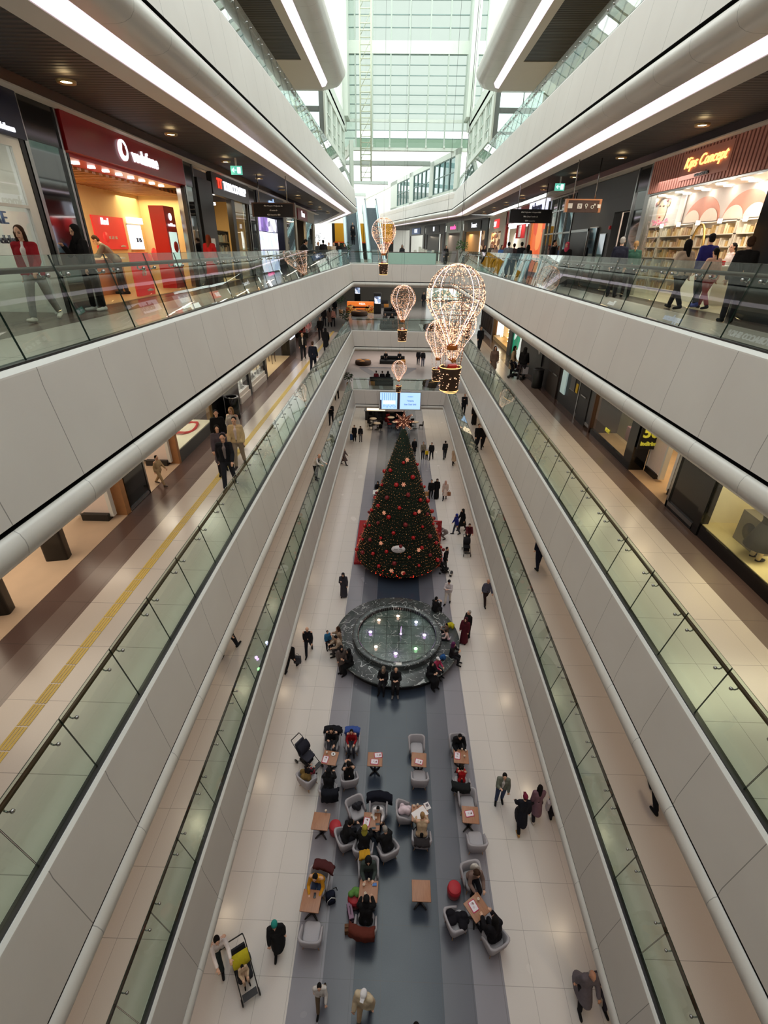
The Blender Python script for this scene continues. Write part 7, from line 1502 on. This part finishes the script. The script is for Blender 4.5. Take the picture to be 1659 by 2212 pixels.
for s_ in (-1, 1): mb = MB(); mb.lathe([(0,0),(.62,0),(.62,.02),(0,.02)], seg=24, T=Matrix.Translation((s_*1.1,-.4,.25)) @ Matrix.Rotation(PI/2,4,'X')); mb.build('pizza_picture', poster_mat('pizza print',[rgb(214,150,50),rgb(200,90,30),rgb(226,190,90),rgb(150,60,30)],7), t)
text('PIZZA', .26, M_LETTER, t, (.2,-.42,.95), ROT_F)
tile_ = MB(); 
for k, (x0, x1) in enumerate(((-4.1,-3.2),(1.4,2.3))): s_ = 1 if k == 0 else -1; tile_.add([(x0,55,F1+.006),(x1,55,F1+.006),(x1+s_*1.6,51.2,F1+.006),(x0+s_*1.6,51.2,F1+.006)],[(0,1,2,3)])
tile_.add([(-4.1,55.6,F1+.006),(2.3,55.6,F1+.006),(2.3,55,F1+.006),(-4.1,55,F1+.006)],[(0,3,2,1)]); struct('floor', tile_, paint(92,84,92,.35))
tile_ = MB()
for x in (-2.9,-1.9,2.2,3.2): tile_.add([(x,50,F1+.007),(x+.35,50,F1+.007),(x+.35+(.5 if x < 0 else -.4),45.1,F1+.007),(x+(.5 if x < 0 else -.4),45.1,F1+.007)],[(0,3,2,1)]); tile_.add([(x,51,F2+.007),(x+.35,51,F2+.007),(x+.5,45.1,F2+.007),(x+.15,45.1,F2+.007)],[(0,3,2,1)])
struct('floor', tile_, paint(206,204,202,.35))
for F_z in (F1, F2):
    mb = MB(); mb.box((-12,76,F_z),(12.5,76.2,F_z+3.9)); struct('wall_far_panel', mb, mat('dim shop wall', rgb(110,104,96), .6)); mb = MB(); mb.box((4.2,75.6,F_z+.2),(9,75.9,F_z+3)); win_no[0] += 1; struct('window_%d' % win_no[0], mb, poster_mat('far lit window', [(.7,.75,.7),(.3,.36,.3),(.8,.85,.85),(.2,.26,.2)], 1.2, .7)); area((0,60,F_z+3.3), 12, 500, (1,.93,.85), 8)
area((.5,52,4.2), 8, 200, (1,.86,.66), 6)
t = thing('cafe_bar','black cafe bar with glowing display on the ground floor behind the tree','bar',(-1.3,54.2,0)); mb = MB(); mb.box((-2.1,-.5,0),(2.4,.5,1.1)); mb.build('counter', M_BLACKG, t); mb = MB(); mb.box((-1.9,-.35,1.1),(.2,.35,1.45)); mb.build('lit_display', glow('warm display', (1,.8,.55), 1.6), t); mb = MB(); mb.box((-2.2,-.6,1.1),(2.5,.6,1.14)); mb.build('counter_top', M_DARK, t); mb = MB()
for k in range(24): octa(mb, (.4+k*.08,0,1.25+.05*math.sin(k*2)), .05)
mb.build('counter_lights', M_FAIRY, t)
for k, (x, y, c) in enumerate(((-2.4,52.1,(28,26,28)),(-1.9,50.5,(28,26,28)),(-.4,52.7,(110,24,30)),(.15,51.1,(110,24,30)),(2.3,51.2,(28,26,28)))):
    t = thing('bistro_table', ['pale round bistro table farthest left by the black cafe bar','pale round bistro table with black chairs, nearer left','pale round bistro table with red chairs by the bar','pale round bistro table with red chairs, nearer the tree top','pale round bistro table with black chairs right of the tree star'][k], 'table', (x,y,0)); mb = MB(); mb.lathe([(0,.72),(.4,.72),(.4,.75),(0,.75)], seg=24); mb.build('tabletop', paint(196,180,160), t); mb = MB(); mb.tube([(0,0,0),(0,0,.72)], .04); mb.build('column', M_BLACK, t); mb = MB(); mb.lathe([(0,0),(.26,0),(.24,.03),(0,.04)], seg=20); mb.build('base', M_BLACK, t)
    for q in range(3):
        a = 2*PI*q/3+k; t2 = thing('bistro_chair', '%s bistro chair at the %s bistro table %s' % ('black' if c[0] < 50 else 'red', ['far left','near left','barside red','near red','right hand'][k], ['nearest the right side','on the left side','on the near side'][q]), 'chair', (x+.68*math.cos(a),y+.68*math.sin(a),0), a-PI/2); mb = MB(); mb.rbox((0,0,.43),(.44,.44,.06),.06); mb.build('seat', cloth(*c), t2); mb = MB(); mb.rbox((0,.2,.66),(.44,.06,.42),.03); mb.build('backrest', cloth(*c), t2)
        for ax, ay in ((-1,-1),(1,-1),(-1,1),(1,1)): mb = MB(); mb.tube([(ax*.18,ay*.18,.41),(ax*.2,ay*.2,0)], .015, seg=6); mb.build('leg', M_BLACK, t2)
t = thing('stall_table','white stall table with boxes left of the tree','table',(-.95,33.6,0)); mb = MB(); mb.box((-.6,-.35,.7),(.6,.35,.75)); mb.build('tabletop', M_WHITE, t); mb = MB(); mb.box((-.3,-.2,.75),(.1,.15,.92)); mb.build('box', paint(226,216,190), t)
for ax in (-.55,.55):
    for ay in (-.3,.3): mb = MB(); mb.tube([(ax,ay,0),(ax,ay,.7)], .02, seg=6); mb.build('leg', M_WHITE, t)
person('person in black sitting behind the white stall table left of the tree', (-1.2,34.4,0), 0, 'sit', ('jacket',(24,24,26)), DK, ('scarf',(24,24,26)), 1.66); person('person in dark blue beside the stall table left of the tree', (-.45,34.9,0), -30, 'sit', ('jacket',(30,30,40)), DK, ('short','black'), 1.7)
mb = MB(); mb.rbox((0,0,.2),(.5,.45,.4),.06); o = mb.build('stool_block', cloth(50,50,54)); o.location = (-1.2,34.45,0); tag(o, 'dark block stool under the person in black at the stall', 'stool'); mb = MB(); mb.rbox((0,0,.2),(.5,.45,.4),.06); o = mb.build('stool_block', cloth(50,50,54)); o.location = (-.45,34.95,0); tag(o, 'dark block stool under the person in dark blue at the stall', 'stool')

for k, (x, y, z, rz, tp, hr, lab) in enumerate(((-1.1,47.7,F2,0,(90,88,90),('short','grey'),'person in grey sitting on the dark sofa nearest the second gallery railing'),(-.45,47.75,F2,0,(26,26,28),('short','black'),'person in black in the middle of that nearest dark sofa'),(-.4,58.0,F2,0,(28,28,30),('short','black'),'person in black on the farther dark sofa of the second gallery plaza'),
  (-1.9,47.6,F1,180,(120,40,50),('short','black'),'person in dark red sitting left on the far first gallery sofa'),(-1.3,47.55,F1,180,(40,38,42),('short','brown'),'person in dark grey sitting mid sofa on the far first gallery'),(-.75,47.6,F1,180,(28,28,30),('long','black'),'person in black sitting right on the far first gallery sofa'),(-1.2,58.0,F1,0,(24,24,26),('short','black'),'person in black at the left of the long black sofa, first gallery'),(.4,58.0,F1,0,(30,30,34),('pony','black'),'person in black at the right of the long black sofa, first gallery'))):
    person(lab, (x,y,z), rz, 'sit', ('jacket',tp), DK, hr, 1.68)
